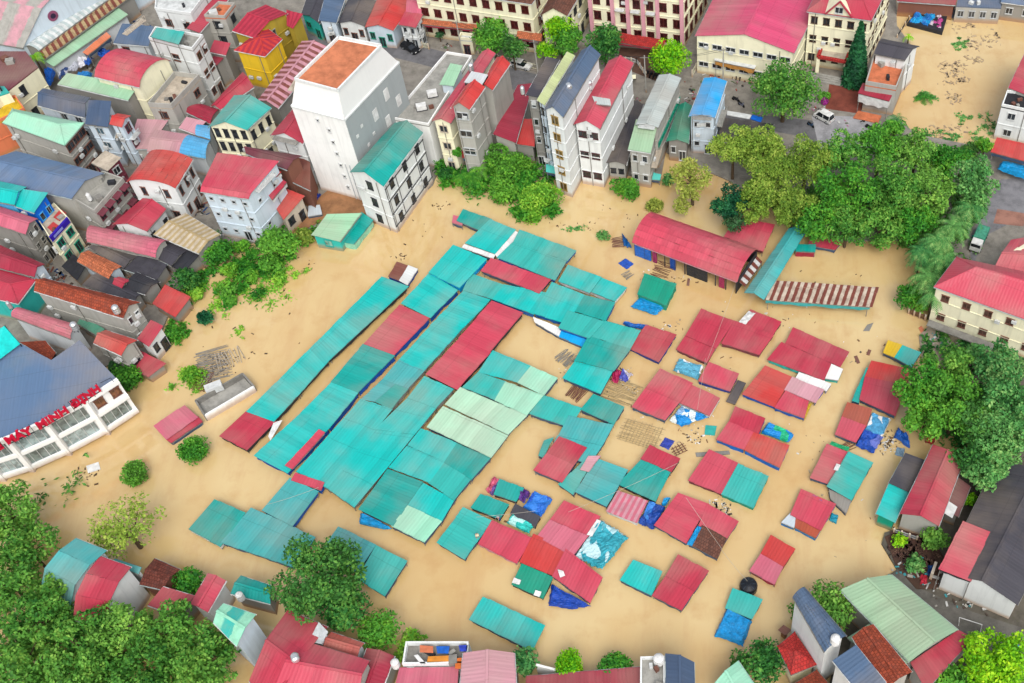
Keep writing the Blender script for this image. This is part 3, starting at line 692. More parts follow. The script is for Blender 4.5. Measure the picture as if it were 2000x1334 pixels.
tarp('patchwork tarpaulin in turquoise, white and blue beside the red stall', [(1172,1012),(1226,1046),(1176,1110),(1120,1086)], 1.5, 'cloth:#38bcd0,#c8ecf0,.3', amp=.35, n=20)
stall('flat turquoise stall with netting, beside purple bundles', [([(976,937),(1022,954),(1007,979),(966,965)], 'teald')], z=1.0, skirt='plain:dark')
stall('small turquoise stall next to the flat netted one', [([(940,966),(993,986),(975,1013),(921,991)], 'teald')], z=1.1, skirt='plain:dark')
tarp('royal blue tarpaulin draped over a stall beside the purple bundles', [(1043,956),(1079,972),(1056,1007),(1020,988)], 1.2, 'cloth:#1460d8,#2f86e8', amp=.3)
stall('dark stall roof below the royal blue tarpaulin', [([(1008,985),(1054,1010),(1044,1028),(998,1003)], 'black')], z=1.1, skirt='plain:dark')
tarp('pale aqua tarpaulin on the edge of the dark stall roof', [(1000,1001),(1042,1024),(1032,1039),(988,1018)], 1.1, 'cloth:cyan,#c8fff8', amp=.15)
stall('small teal stall joined to a larger red stall near the lower water', [([(1238,1095),(1292,1117),(1272,1162),(1212,1133)], 'teal')], z=1.2)
stall('larger red stall joined to the small teal stall near the lower water', [([(1325,1085),(1383,1116),(1355,1155),(1300,1127)], 'redd'), ([(1300,1128),(1354,1156),(1330,1191),(1275,1163)], 'redd', .04)], z=1.5)
stall('lone turquoise stall at the bottom of the open water', [([(945,1167),(1063,1222),(1038,1271),(918,1210)], 'teal')], z=1.6)
stall('lone tall red stall on the right of the lower water', [([(1506,1047),(1552,1073),(1528,1107),(1486,1083)], 'redo'), ([(1486,1084),(1528,1108),(1512,1140),(1465,1115)], 'pink', .03)], z=1.5, skirt='plain:wine')
stall('teal stall behind the round black tank', [([(1432,1150),(1488,1172),(1468,1208),(1418,1187)], 'tealg')], z=1.5)
tarp('bright blue tarpaulin stretched over poles below the teal stall', [(1420,1184),(1469,1209),(1451,1258),(1394,1238)], 1.4, 'cloth:#00a4f0', amp=.12, drape=.7)
stall('red half roof joined to a teal half roof on the right lane', [([(1615,869),(1656,884),(1618,944),(1583,933)], 'red'), ([(1657,884),(1704,904),(1664,976),(1616,950)], 'tealg', .2)], z=1.6)
stall('dark grey lean-to at the foot of the teal half roof', [([(1620,958),(1662,976),(1652,1002),(1624,975)], 'concd')], z=1.0)
stall('red stall with blue bundles on two sides on the right lane', [([(1565,957),(1631,986),(1603,1035),(1545,1005)], 'red'), ([(1556,1008),(1602,1034),(1592,1050),(1554,1030)], 'rust', -.2), ([(1545,1003),(1562,1012),(1550,1030),(1527,1020)], 'lblue', -.3)], z=1.4, skirt='plain:#1b80c8')
stall('long red stall row half hidden by the big tree', [([(1703,706),(1778,722),(1768,752),(1690,737)], 'redo'), ([(1690,738),(1768,753),(1748,812),(1680,780)], 'redd', .04), ([(1700,722),(1692,720),(1664,782),(1678,786)], 'teald', -.15)], z=1.7)
stall('rusty red stall at the foot of the long red row', [([(1656,787),(1702,800),(1691,832),(1645,813)], 'rust'), ([(1645,815),(1690,833),(1671,863),(1632,848)], 'red', .04)], z=1.5)
tarp('light blue sheet stall roof beside the rusty red stall', [(1703,803),(1742,816),(1722,852),(1688,838)], 1.3, 'cloth:sky,white', amp=.15)
tarp('dark blue and violet tarpaulin next to the light blue sheet', [(1686,836),(1726,850),(1706,883),(1672,866)], 1.3, 'cloth:#1a58c8,#7080d8', amp=.3)
stall('stall with an orange end and a turquoise end beside the big tree', [([(1735,666),(1762,676),(1748,698),(1726,688)], 'yellow'), ([(1763,676),(1797,690),(1780,716),(1748,698)], 'teal', .05)], z=1.6, skirt='plain:navy')
stall('small hut with a rusted roof and a blue side above the long shed', [([(776,513),(797,520),(780,547),(760,540)], 'rustd'), ([(798,520),(815,526),(796,556),(781,548)], 'offw', -.1)], z=1.4, skirt='plain:#2050b0')
stall('pink stall standing alone by the round trees', [([(360,793),(385,815),(326,858),(302,832)], 'pink'), ([(386,815),(394,824),(336,864),(327,859)], 'redd', -.3)], z=1.6)
stall('dark teal stall left of the lower water', [([(420,977),(478,1003),(430,1067),(370,1033)], 'teald')], z=2.0, skirt='plain:offw')
stall('wide light teal stall beside the dark teal stall', [([(492,993),(615,1050),(575,1108),(432,1060)], 'tealb')], z=2.0)
stall('light teal stall joining the wide one to the halls', [([(567,935),(621,962),(571,1027),(513,996)], 'tealb')], z=2.4, skirt='plain:#0a58b8')
stall('light teal stall partly behind the dark green tree', [([(662,1030),(733,1065),(697,1117),(625,1080)], 'tealb')], z=2.0)
stall('brighter teal stall on the right of the dark green tree', [([(735,1067),(794,1097),(751,1163),(699,1130)], 'tealg')], z=2.1)
stall('old red stall roof by the long teal walkway', [([(1440,425),(1512,440),(1490,490),(1415,462)], 'red')], z=3.0, skirt='plain:maroon', tilt=.8)
stall('low red stall roof under the big trees', [([(1585,455),(1640,475),(1630,487),(1580,478)], 'red')], z=1.5)
stall('small teal kiosk with a red base at the edge of the brown pool', [([(1556,478),(1592,479),(1591,492),(1555,490)], 'teald')], z=2.2, skirt='plain:wine', sd=1.2)
# curved red hall
r, q = house('long red barrel roofed market hall open on its front side', [(1234,474),(1440,551),(1483,489),(1278,417)], 3.4, 'barrel', 2.3, 'red', None, 0, w=None, name='market_hall', cat='market hall')
k = MB(); a, b, c, d = q
for i in range(11):
    for e0, e1 in ((a, b), (d, c)):
        p = e0.lerp(e1, i/10); k.beam((p.x, p.y, -1), (p.x, p.y, 3.3), .18, .18)
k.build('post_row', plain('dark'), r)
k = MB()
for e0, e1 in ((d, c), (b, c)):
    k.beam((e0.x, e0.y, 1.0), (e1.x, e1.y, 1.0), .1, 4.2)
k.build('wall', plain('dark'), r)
k = MB()
fr = (a, b) if facing(a, b) else (c, d)
for i in range(42):
    p = fr[0].lerp(fr[1], (i+.5)/42); k.box((p.x, p.y-.25, 3.2), .5, .12, .3, math.atan2((fr[1]-fr[0]).y, (fr[1]-fr[0]).x))
k.build('scalloped_edge', plain('pinkp'), r)
for i, (tt, cc) in enumerate([(.08, '#0a78e8'), (.20, '#b02870'), (.38, '#0a58b8'), (.62, '#27303a'), (.86, '#b02860')]):
    k = MB(); p = fr[0].lerp(fr[1], tt); u = (fr[1]-fr[0]).normalized(); wd = [3.2, .8, 1.0, 4, 1.0][i]
    k.beam(Vector((p.x, p.y, 1.4))-u*wd/2, Vector((p.x, p.y, 1.4))+u*wd/2, .2, 2.6); k.build('hanging_sheet', 'cloth:'+cc, r)
# teal walkway roofs
house('long teal gabled walkway roof running up under the trees', [(1453,572),(1492,586),(1578,448),(1540,446)], 3.0, 'gable', .8, 'tealb', None, 0, ridge=1, w=None, name='walkway_roof', cat='covered walkway')
stall('narrow rust striped roof between the red hall and the teal walkway', [([(1440,547),(1455,558),(1488,512),(1476,500)], 'striped:rustd,offw,1.6')], z=3.3, skirt=None, cat='lean-to', name='lean_to')
stall('long shelter with a brown and white striped roof and a teal front beam', [([(1507,548),(1715,562),(1712,572),(1503,557)], 'striped:rustd,beige,1.2', .15), ([(1503,558),(1711,573),(1702,600),(1492,585)], 'striped:rustd,beige,1.2', .0)], z=2.6, skirt='plain:tealb', sd=.7, cat='shelter', name='shelter', tilt=.12)
# roofless concrete enclosure
def tray():
    w, _ = corners([(382,783),(400,812),(496,755),(474,730)], 1.3); m0 = sum(w, Vector())/4
    t = thing('concrete_enclosure', 'roofless grey concrete enclosure with a white outer wall', 'enclosure', (m0.x, m0.y, 0)); k = MB(); k.prism([(p.x, p.y) for p in w], -1, .35); k.build('floor', 'conc:concrete', t)
    for i in range(4):
        a, b = w[i], w[(i+1) % 4]; k = MB(); k.beam((a.x, a.y, .35), (b.x, b.y, .35), .28, 2.2); k.build('wall', 'plaster:white' if facing(a, b) and (b-a).length > 6 else 'conc:concd', t)
    p = P(418, 757, 1.3); k = MB(); k.box(p, 2.6, 1.3, 1.3, .5); k.build('tank_box', 'plain:offw', t)
tray()
tarp('blue tarpaulin awning sagging from the front of the lone teal stall', [(1250,576),(1302,594),(1280,612),(1231,596)], .9, 'cloth:#00a0e8', amp=.12, drape=.5)
tarp('bright blue tarpaulin bulging below the stall with two holes', [(1330,788),(1382,812),(1332,829),(1307,818)], 1.1, 'cloth:#009cf0,#e8f4f4', amp=.3)
tarp('green tarpaulin with a blue square beside the red stall in the lane', [(1500,822),(1552,845),(1540,862),(1487,842)], 1.2, 'cloth:#20d89a,#1090e0', amp=.2)
tarp('light blue and white tarpaulin roof in front of the large red stall', [(1325,697),(1375,714),(1362,737),(1314,721)], 1.0, 'cloth:#6cc8e8,#ffffff', amp=.25)
tarp('small azure tarpaulin leaning on the large red stall', [(1296,972),(1310,970),(1300,985),(1292,984)], 1.2, 'cloth:azure', amp=.1)
tarp('blue tarpaulin hanging by the mud raft near the tall turquoise shed', [(1215,627),(1270,635),(1262,640),(1230,638)], 1.2, 'cloth:#1470d0', amp=.2)
tarp('small square blue tarpaulin floating right of the upper market', [(1222,504),(1238,515),(1224,526),(1207,514)], .12, 'cloth:#2a62d0', amp=.04, drape=.05)
tarp('violet blue square tarpaulin floating beside the bamboo frame', [(1299,854),(1318,861),(1306,878),(1288,870)], .12, 'cloth:#3a50c0', amp=.04, drape=.05)
tarp('blue tarpaulin heap standing at the left end of the curved red hall', [(1214,452),(1224,468),(1234,480),(1218,478)], .8, 'cloth:#0a70c0', amp=.5)
tarp('blue tarpaulin draped on sticks by the green trees on the right', [(1755,832),(1775,850),(1778,872),(1745,850)], .8, 'cloth:#1f70d8', amp=.5)
tarp('red cloth bundle under the big tree on the right', [(1812,842),(1830,852),(1822,866),(1808,860)], .7, 'cloth:#d02838', amp=.3)
tarp('pale grey round sheet floating at the dark roofed building', [(1752,872),(1768,876),(1764,892),(1748,888)], .2, 'cloth:#8fb0c8', amp=.1, drape=.1)
tarp('green tarpaulin strip at the top of the red and teal half roofs', [(1624,861),(1660,874),(1656,880),(1620,868)], 1.8, 'cloth:#10b878', amp=.15, drape=.1)
tarp('blue sheet strip above the red stall on the right lane', [(1580,962),(1622,980),(1618,986),(1588,974)], 1.3, 'cloth:#1480d8', amp=.15, drape=.1)
tarp('turquoise sheet bundle at the right corner of the red stall', [(1624,1000),(1638,1006),(1634,1020),(1620,1014)], .5, 'cloth:#20b0d0', amp=.2)
tarp('white sheets laid on the large red stall in two roofs', [(1462,607),(1475,612),(1456,634),(1443,628)], 1.95, 'cloth:white', amp=.05, drape=.02)
tarp('white board lying on the long lower red roof', [(1089,1112),(1100,1115),(1104,1124),(1094,1128)], 1.85, 'plain:white', amp=.02, drape=.0)
tarp('small white sheet on the left corner of the green stall', [(1004,1128),(1018,1133),(1014,1142),(1000,1138)], 1.4, 'plain:white', amp=.02, drape=.0)
tarp('small white sheet on the lower corner of the green stall', [(1046,1152),(1058,1156),(1054,1166),(1042,1162)], 1.4, 'plain:white', amp=.02, drape=.0)
tarp('white sheet beside the patchwork tarpaulin', [(1166,1014),(1174,1018),(1156,1048),(1146,1044)], 2.0, 'plain:white', amp=.03, drape=.0)
tarp('white sheet lying on the edge between the red and the teal half roofs', [(1634,905),(1642,908),(1636,920),(1628,917)], 2.1, 'plain:white', amp=.03, drape=.0)
tarp('white torn sheet at the top of the lower shed gap', [(534,826),(552,820),(528,860),(524,852)], 2.2, 'plain:white', amp=.05, drape=.0)
tarp('heap of purple and blue bundles at the left of the netted stall', [(964,927),(978,936),(962,966),(948,955)], .7, 'cloth:#8868b8,#d86080', amp=.5, n=10)
tarp('heap of purple bundles at the right of the netted stall', [(1022,950),(1036,958),(1024,980),(1010,972)], .8, 'cloth:#7848a8,#3060c0', amp=.6, n=10)
tarp('red and white cloth heap on the bamboo poles', [(1198,716),(1214,722),(1206,746),(1194,742)], .9, 'cloth:#e8403c,#c02860', amp=.5, n=10)
tarp('white and violet cloth heap on the bamboo poles', [(1214,718),(1236,728),(1222,744),(1208,738)], .6, 'cloth:#e0d8e8,#5860c0', amp=.4, n=10)
# grey boards, rafts, bamboo
def board(label, pts, z, c='concd', name='floating_board', cat='board', group='boards floating in the flood', th=.15):
    w, _ = corners(pts, z); m0 = sum(w, Vector())/4; m = MB()
    m.hull(w, [p-Vector((0, 0, th)) for p in w]); e = MB()
    o = m.build(name, c, None, origin=(m0.x, m0.y, z)); tag(o, label, cat, group); return o
board('long dark grey board leaning beside the small square red stall', [(1441,742),(1457,748),(1436,790),(1418,784)], .5, 'black')
board('slim grey plank floating above the touching red and teal stalls', [(1358,884),(1424,880),(1426,887),(1360,892)], .1)
board('white rectangular sheet floating near the curved white building', [(168,910),(192,902),(196,916),(172,924)], .1, 'plain:white')
board('small dark plank floating left of the long red stall row', [(1668,696),(1674,694),(1680,708),(1674,710)], .1, 'brown')
board('small brown plank floating above the long red stall row', [(1696,682),(1702,684),(1698,694),(1692,692)], .1, 'brown')
board('grey plank floating below the striped shelter', [(1694,634),(1706,630),(1698,646),(1686,646)], .1)
board('orange floating board near the cream building', [(1794,640),(1800,636),(1815,660),(1806,664)], .12, 'orange')
board('dark plank floating in front of the red barrel hall', [(1343,544),(1348,544),(1346,558),(1341,557)], .1, 'brown')
board('green net frame floating right of the bright blue tarpaulin', [(1378,830),(1400,832),(1396,850),(1376,848)], .15, 'plain:tealg')
def poles(label, x, y, n, L, spread, ang, c='tan', z=.15, name='bamboo_pile', cat='bamboo poles', group=None, cross=False, r=.07):
    p = P(x, y, 0); rnd = random.Random(x*7+y); root = thing(name, label, cat, (p.x, p.y, 0), group)
    for i in range(n):
        a = math.radians(ang+(90 if cross and i % 2 else 0)+rnd.uniform(-8, 8)*(1 if not cross else .4)); o = (i/n-.5)*spread
        d = Vector((math.cos(a), math.sin(a), 0)); s_ = Vector((-d.y, d.x, 0))
        c0 = p+s_*(o if not (cross and i % 2) else o*L/spread*.9)+Vector((0, 0, z+rnd.uniform(0, .12))); l = (L if not (cross and i % 2) else spread)*rnd.uniform(.8, 1.05)
        m = MB(); m.tube(c0-d*l/2, c0+d*l/2+Vector((0, 0, rnd.uniform(-.1, .15))), r, r*.7, 5); m.build('pole', plain(c), root)
    return root
poles('loose bamboo poles lying side by side below the red cloth heap', 1212, 764, 16, 6.0, 4.5, -22)
poles('bamboo grid frame floating right of the teal wings', 1252, 848, 22, 7.0, 4.4, -20, cross=True, r=.045)
poles('dark circular tangle of poles under the turquoise shed', 1128, 764, 16, 3.6, 2.8, 60, 'brown')
poles('jumble of driftwood and poles above the concrete enclosure', 418, 712, 26, 5.5, 7.0, 20, 'concd')
poles('driftwood heap reaching down to the concrete enclosure', 396, 745, 9, 4.0, 2.2, 75, 'brown')
poles('pale driftwood around the green bush in the water', 452, 700, 10, 4.0, 4.5, -60, 'beige')
poles('dark sticks floating at the left of the turquoise market wing', 1105, 700, 14, 3.0, 3.0, 50, 'concd')
poles('brown planks piled at the foot of the blue sheet by the red hall', 1208, 474, 10, 2.4, 2.5, 10, 'brown')
poles('sticks and rubble heaped at the front of the red barrel hall', 1292, 532, 14, 3.4, 5.0, -25, 'brown')
poles('broken frame of sticks above the drifting blue tarpaulin', 1225, 538, 6, 1.8, 1.6, 40, 'concd')
poles('thin brown sticks floating above the lone red stall', 1655, 872, 6, 2.5, 1.5, 30, 'brown')
poles('wooden frame of sticks beside the floating violet tarpaulin', 1326, 878, 8, 2.4, 1.8, 30, 'brown', cross=True)
# ================================================================ HOUSES
# ---- top left
_wr, _wq = house('huge warehouse with a faded grey roof and pink translucent bands', [(-150,60),(45,94),(300,-58),(60,-110)], 7, 'gambrel', 8, 'striped:concrete,pinkp,6', 'plaster:lblue', w=None, name='warehouse', cat='warehouse')
def emblem():
    e = [(_wq[i], _wq[(i+1) % 4]) for i in range(4)]; a, b = max(((p, q) for p, q in e if facing(p, q)), key=lambda t: (t[0]+t[1]).x/2); u = (b-a).normalized(); n = Vector((u.y, -u.x, 0)); c = P(113, 36, 9.5); tt = (c-a).dot(u); c = a+u*tt+n*.05; c.z = 9.5
    k = MB(); k.tube(c, c+n*.1, 1.1, 1.1, 20); k.build('emblem', plain('#a0587a'), _wr); k = MB(); k.tube(c+n*.1, c+n*.14, .55, .55, 16); k.build('emblem_centre', plain('#3a2a4a'), _wr)
emblem()
house('long whitish scalloped roof strip along the warehouse', [(48,94),(75,99),(250,-30),(215,-32)], 6.5, 'barrel', 1, 'striped:greyl,offw,1.4', 'plaster:concd', ridge=1, w=None, name='long_shed', cat='shed')
house('long shed with a brown and beige striped roof beside the scalloped strip', [(77,100),(86,116),(262,-12),(245,-25)], 5.5, 'barrel', .8, 'striped:rustd,tan,1.5', 'plaster:concd', ridge=1, w=None, name='long_shed', cat='shed')
house('long pale green market shed roof with blue tarpaulins below it', [(78,117),(105,130),(250,28),(225,14)], 4.5, 'shed', .5, 'palegreen', 'plaster:steel', ridge=1, w=None, name='long_shed', cat='shed')
house('building with a dark purplish rusted roof and a striped white side wall', [(-60,100),(50,100),(74,131),(-30,212)], 9, 'flat', 0, 'metal:maroon', 'plaster:cream', para=0, wcol='dark', ww=1.2, wh=2.0)
house('small building with a teal roof corner at the left edge', [(-60,170),(8,168),(18,180),(-40,200)], 9.3, 'flat', 0, 'tealg', 'plaster:cream', para=0, w=None)
house('orange framed building cut by the left edge', [(-70,215),(32,190),(50,215),(-50,262)], 7, 'flat', 0, 'conc:yellow', 'plaster:orange', w='auto', wcol='yellow', pane='#4a2a1e')
house('tall house with a pale green hipped roof and plant filled balconies', [(5,240),(126,284),(164,240),(24,212)], 10, 'hip', 1.6, 'mint', 'plaster:concrete', wcol='brown', w={1:(3,3)}, ww=2, wh=1.4, name='town_house', cat='house')
house('house with a broad slate blue roof behind the pale green one', [(73,206),(166,230),(176,190),(84,172)], 9.5, 'gable', 1, 'navy', 'plaster:lblue', wcol='steel', name='town_house')
house('pale blue house with a slate roof half hidden by its white ridge wall', [(166,242),(211,248),(221,205),(177,202)], 10.5, 'shed', .9, 'navy', 'plaster:lblue', wcol='steel', pane='#5a7a88', name='town_house')
house('narrow pale blue house with a small bright red roof box', [(213,243),(238,249),(256,226),(230,221)], 10.5, 'gable', .7, 'redo', 'plaster:lblue', wcol='maroon', name='town_house')
house('house with a large rounded red roof and a cream gable end', [(184,150),(272,171),(335,119),(247,98)], 11, 'barrel', 2.2, 'red', 'plaster:cream', w={1:(2,1)}, wcol='steel', name='town_house')
house('cream walled terrace with a mossy concrete floor next to the rounded red roof', [(292,209),(337,212),(392,153),(343,147)], 8, 'flat', 0, 'conc:beige', 'plaster:concrete', para=1.0, name='terrace_house')
house('low building with a long pale green shed roof', [(112,164),(250,196),(273,173),(134,148)], 9, 'shed', .7, 'palegreen', 'plaster:concd', w=None)
house('grey four storey block with a teal patched roof terrace', [(292,78),(377,99),(398,72),(305,56)], 13, 'flat', 0, 'conc:concrete', 'plaster:offw', wcol='brown', w={1:(2,3), 0:(1,2)}, name='apartment_block', cat='apartment block')
stall('teal sheet canopy standing on the roof of the grey four storey block', [([(296,72),(348,86),(360,64),(308,56)], 'tealg')], z=14.5, skirt=None, posts=True, group=None, cat='roof canopy', name='roof_canopy')
house('building with a slate grey shed roof left of the grey block', [(221,84),(290,90),(303,58),(242,52)], 8, 'shed', .8, 'slate', 'plaster:steel', name='town_house')
house('white block with a pale roof cut by the top edge', [(304,20),(374,30),(420,-30),(310,-40)], 12, 'flat', 0, 'conc:offw', 'plaster:offw', w={0:(2,2)}, wcol='brown', name='apartment_block', cat='apartment block')
house('long house with a narrow pinkish red roof leaning to the top edge', [(366,59),(390,64),(452,-8),(424,-6)], 10, 'shed', .5, 'redd', 'plaster:concrete', ridge=1, w=None, name='town_house')
house('grey house with an orange terrace floor and a torn pink sheet', [(400,34),(440,36),(460,10),(428,7)], 11, 'flat', 0, 'conc:orange', 'plaster:concrete', wcol='dark', name='town_house')
house('small pink tin roofed annex on the grey wall', [(409,101),(441,108),(452,88),(420,82)], 7.5, 'shed', .5, 'redd', 'plaster:concd', w=None)
house('small dark red annex under the pink one', [(410,121),(423,128),(443,112),(424,105)], 6, 'shed', .5, 'wine', 'plaster:concd', w=None)
house('long narrow red roofed house squeezed behind the teal roof', [(411,207),(431,214),(496,170),(474,140)], 6, 'gable', .7, 'redd', 'plaster:concrete', ridge=1, w=None)
house('low red roof with a rounded front below the long red house', [(359,217),(411,242),(432,214),(400,205)], 5, 'barrel', .8, 'wine', 'plaster:concd', w=None)
house('pink roofed low house mottled with grey rust', [(250,291),(289,291),(331,238),(270,236)], 4.5, 'shed', .5, 'pinkp', 'plaster:concrete', w=None)
house('pink roofed low house between the mottled roof and the blue barrel', [(287,296),(351,301),(373,263),(303,252)], 4.8, 'gable', .6, 'pinkp', 'plaster:concrete', w=None)
house('faded pink roof joined to a sky blue patch', [(349,250),(381,262),(404,241),(366,232)], 5, 'shed', .5, 'pinkp', 'plaster:concrete', w=None)
house('low house with a sky blue barrel roof', [(350,300),(402,310),(413,275),(371,263)], 5.2, 'barrel', .9, 'sky', 'plaster:steel', w=None)
house('tiny sky blue barrel roofed annex', [(382,264),(411,272),(413,246),(386,243)], 5.6, 'barrel', .6, 'sky', 'plaster:steel', w=None)
house('cream house with a teal gabled roof and tall arched windows', [(406,248),(482,254),(530,210),(457,186)], 10, 'gable', 1.6, 'tealg', 'plaster:cream', ridge=1, w={0:(4,3), 1:(3,2)}, wcol='dark', wh=1.8, ww=.9, name='town_house')
house('red villa with white walls and an arched rounded roof', [(246,356),(343,368),(377,311),(291,297)], 9, 'barrel', 1.3, 'redo', 'plaster:offw', ridge=1, wcol='brown', ww=.9, wh=1.8, w={0:(2,2), 1:(3,2)}, name='villa')
house('large grey house with a pinkish red roof and small square windows', [(391,374),(485,389),(548,323),(428,306)], 11.5, [(0, 0), (.10, .5), (1, 1.0)], 0, 'red', 'plaster:lblue', wcol='steel', ww=.8, wh=.8, w={0:(4,3), 1:(2,2)}, name='villa')
house('brown wooden lean-to behind the pinkish roof', [(480,300),(560,332),(590,304),(478,286)], 9.5, 'gable', .7, 'maroon', 'plaster:brown', w=None)
house('old dark timber house with a ramshackle roof', [(556,348),(606,372),(608,322),(574,305)], 6, 'shed', .7, 'rustd', 'plaster:brown', w=None)
stall('narrow red awning strip on the right side of the pinkish roofed house', [([(525,380),(532,390),(559,357),(549,351)], 'redd')], z=8, group='small red awnings', cat='awning', name='awning', posts=False, skirt='plain:offw')
stall('higher narrow red awning strip on the pinkish roofed house', [([(500,362),(512,368),(548,337),(536,331)], 'redo')], z=10, group='small red awnings', cat='awning', name='awning', posts=False, skirt='plain:offw')
house('small pink walled house with a glossy red roof at the garden', [(540,408),(553,430),(597,388),(562,374)], 4.5, 'shed', .7, 'redo', 'plaster:beige', zb=.3, w={1:(2,1)}, wcol='dark')
house('long blue grey gabled roof at the left edge', [(-60,346),(140,388),(203,338),(32,295)], 9, 'gable', 1.2, 'bluegrey', 'plaster:concrete', w=None, name='long_house')
house('grey concrete house with red window awnings', [(136,386),(186,416),(243,352),(203,338)], 7.5, 'flat', 0, 'conc:concrete', 'plaster:concrete', w={1:(4,2), 2:(3,2)}, wcol='maroon', awn=1, name='town_house')
house('light concrete roofed annex behind the red awnings', [(178,318),(210,334),(238,310),(206,296)], 7, 'shed', .3, 'conc:beige', 'plaster:maroon', w='auto', wcol='offw')
house('house with a bright teal roof at the left edge', [(-20,392),(28,400),(52,365),(-10,352)], 10, 'gable', .9, 'teal', 'plaster:sky', w=None, name='town_house')
house('teal roofed house above a blue balcony', [(28,402),(66,416),(98,384),(40,375)], 9.5, 'shed', .9, 'teal', 'plaster:blue', w={1:(2,2)}, wcol='sky', name='town_house')
house('pink roofed house with a rusting balcony front', [(-40,428),(50,458),(73,427),(-20,397)], 9, 'gable', .8, 'pink', 'plaster:concd', w={1:(2,3)}, wcol='concrete', name='town_house')
house('shop with a purple signboard and two red floor panels', [(76,432),(103,474),(139,432),(108,400)], 6.5, 'flat', 0, 'conc:beige', 'plaster:cream', w={1:(2,2)}, wcol='green', name='shop', cat='shop')
for lb, pp in (('red floor panel at the back of the purple signboard shop', [(104,424),(116,432),(130,416),(118,408)]), ('red floor panel at the front of the purple signboard shop', [(92,444),(102,453),(114,440),(104,433)])):
    board(lb, pp, 6.62, 'redo', 'roof_panel', 'roof panel', None, .06)
m = MB(); pa, pb = P(103,473,6.6), P(138,434,6.6); m.hull([pa+Vector((0,0,1.1)), pb+Vector((0,0,1.1)), pb+Vector((-.3,.3,1.1)), pa+Vector((-.3,.3,1.1))], [pa, pb, pb+Vector((-.3,.3,0)), pa+Vector((-.3,.3,0))]); o = m.build('signboard', 'plain:#3a1fb8', None, origin=pa); tag(o, 'purple signboard standing on the roof edge of the shop', 'sign')
k = MB(); d_ = (pb-pa); k.beam(pa+d_*.15+Vector((.08,-.08,.6)), pa+d_*.62+Vector((.08,-.08,.6)), .05, .45); k.build('lettering_band', 'plain:#9aa0e8', o)
house('house with a red hipped roof and a small window gable', [(219,438),(287,452),(325,408),(278,387)], 5.5, 'gable', 1.1, 'redd', 'plaster:offw', ridge=1, w={1:(3,1)}, wcol='dark')
house('house with tan fibre cement roof sheets beside the bushes', [(300,457),(388,495),(431,458),(363,416)], 4.5, 'gable', .7, 'striped:tan,beige,1.1', 'plaster:concd', w=None)
house('long pink barrel roof between the dark tin roofs', [(170,472),(304,503),(329,470),(180,441)], 4.5, 'barrel', 1.1, 'pink', 'plaster:concrete', w=None)
for lb, pp, zz, cc in (('dark grey tin roof directly below the long pink barrel roof', [(175,484),(240,526),(272,500),(195,470)], 3.2, 'black'),
    ('weathered black roof with lichen in the middle of the dark cluster', [(242,526),(306,548),(329,520),(276,498)], 3.0, 'conc:black'),
    ('black tin roof touching the tan roof', [(305,503),(334,520),(369,487),(331,473)], 3.4, 'black'),
    ('small black tin roof with a white patch by the bushes', [(335,521),(360,530),(393,500),(369,488)], 3.0, 'dark'),
    ('long dark roof running beside the orange tiled ridge', [(160,556),(262,592),(277,574),(200,528)], 3.4, 'black'),
    ('low dark slate roof next to the waterside red shed', [(244,563),(283,575),(312,550),(266,531)], 3.6, 'dark'),
    ('small red roof between the black roofs', [(219,555),(236,566),(256,547),(232,540)], 3.8, 'redd'),
    ('grimy dark flat roof left of the small orange tiled roof', [(120,520),(150,548),(172,520),(145,500)], 2.6, 'conc:dark')):
    house(lb, pp, zz, 'gable' if zz > 3.1 else 'shed', .5, cc, 'plaster:concd', w=None, name='low_house', group='low houses in the dark tin roof cluster')
house('small house with a bright orange tiled roof', [(150,510),(211,546),(238,520),(172,489)], 3.6, 'gable', .6, 'tile:orange', 'plaster:lblue', w=None)
house('red roofed house left of the orange tiled ridge', [(-50,512),(67,541),(88,516),(-30,466)], 6.5, 'gable', .9, 'wine', 'plaster:lblue', w={1:(1,1)}, wcol='dark')
house('pale red wide roofed house at the left edge', [(-60,572),(35,593),(70,546),(-20,520)], 6, 'hip', 1, 'redd', 'plaster:tealg', w=None)
house('long house with a rust orange tiled roof and a red gable front', [(66,568),(240,622),(274,590),(86,543)], 8.5, 'gable', 1.2, 'tile:rust', 'plaster:concrete', w={1:(2,2)}, wcol='offw', name='long_house')
house('low green roof strip beside the long rust orange house', [(150,632),(190,655),(206,645),(160,620)], 3.2, 'shed', .3, 'green', 'plaster:concd', w=None)
house('long pink ribbed barrel roof on a grey wall', [(22,618),(138,662),(157,636),(42,602)], 6, 'barrel', .9, 'pink', 'plaster:steel', w=None, name='long_house')
house('red roofed waterside house with one barred window', [(182,670),(236,695),(269,664),(206,644)], 6.2, 'gable', .8, 'redo', 'plaster:concrete', w={1:(1,1)}, wcol='dark', ww=1.8)
house('narrow red roof at the end of the long rust orange house', [(267,662),(291,677),(321,640),(297,628)], 4.5, 'shed', .5, 'redd', 'plaster:offw', w={1:(2,1)}, wcol='dark')
house('small low red roof just above the flood by the green hedge', [(250,717),(289,737),(326,713),(273,686)], 1.9, 'shed', .4, 'redd', 'plaster:concd', w=None)
house('square red shed roof standing in the flood near the bushes', [(297,593),(342,620),(374,582),(323,558)], 2.5, 'shed', .3, 'redo', 'plaster:concd', w=None, zb=0)
house('dark red tiled roof in a gap behind the curved blue roof', [(38,668),(99,704),(111,692),(90,668)], 3.5, 'shed', .4, 'tile:rust', 'plaster:dark', w=None)
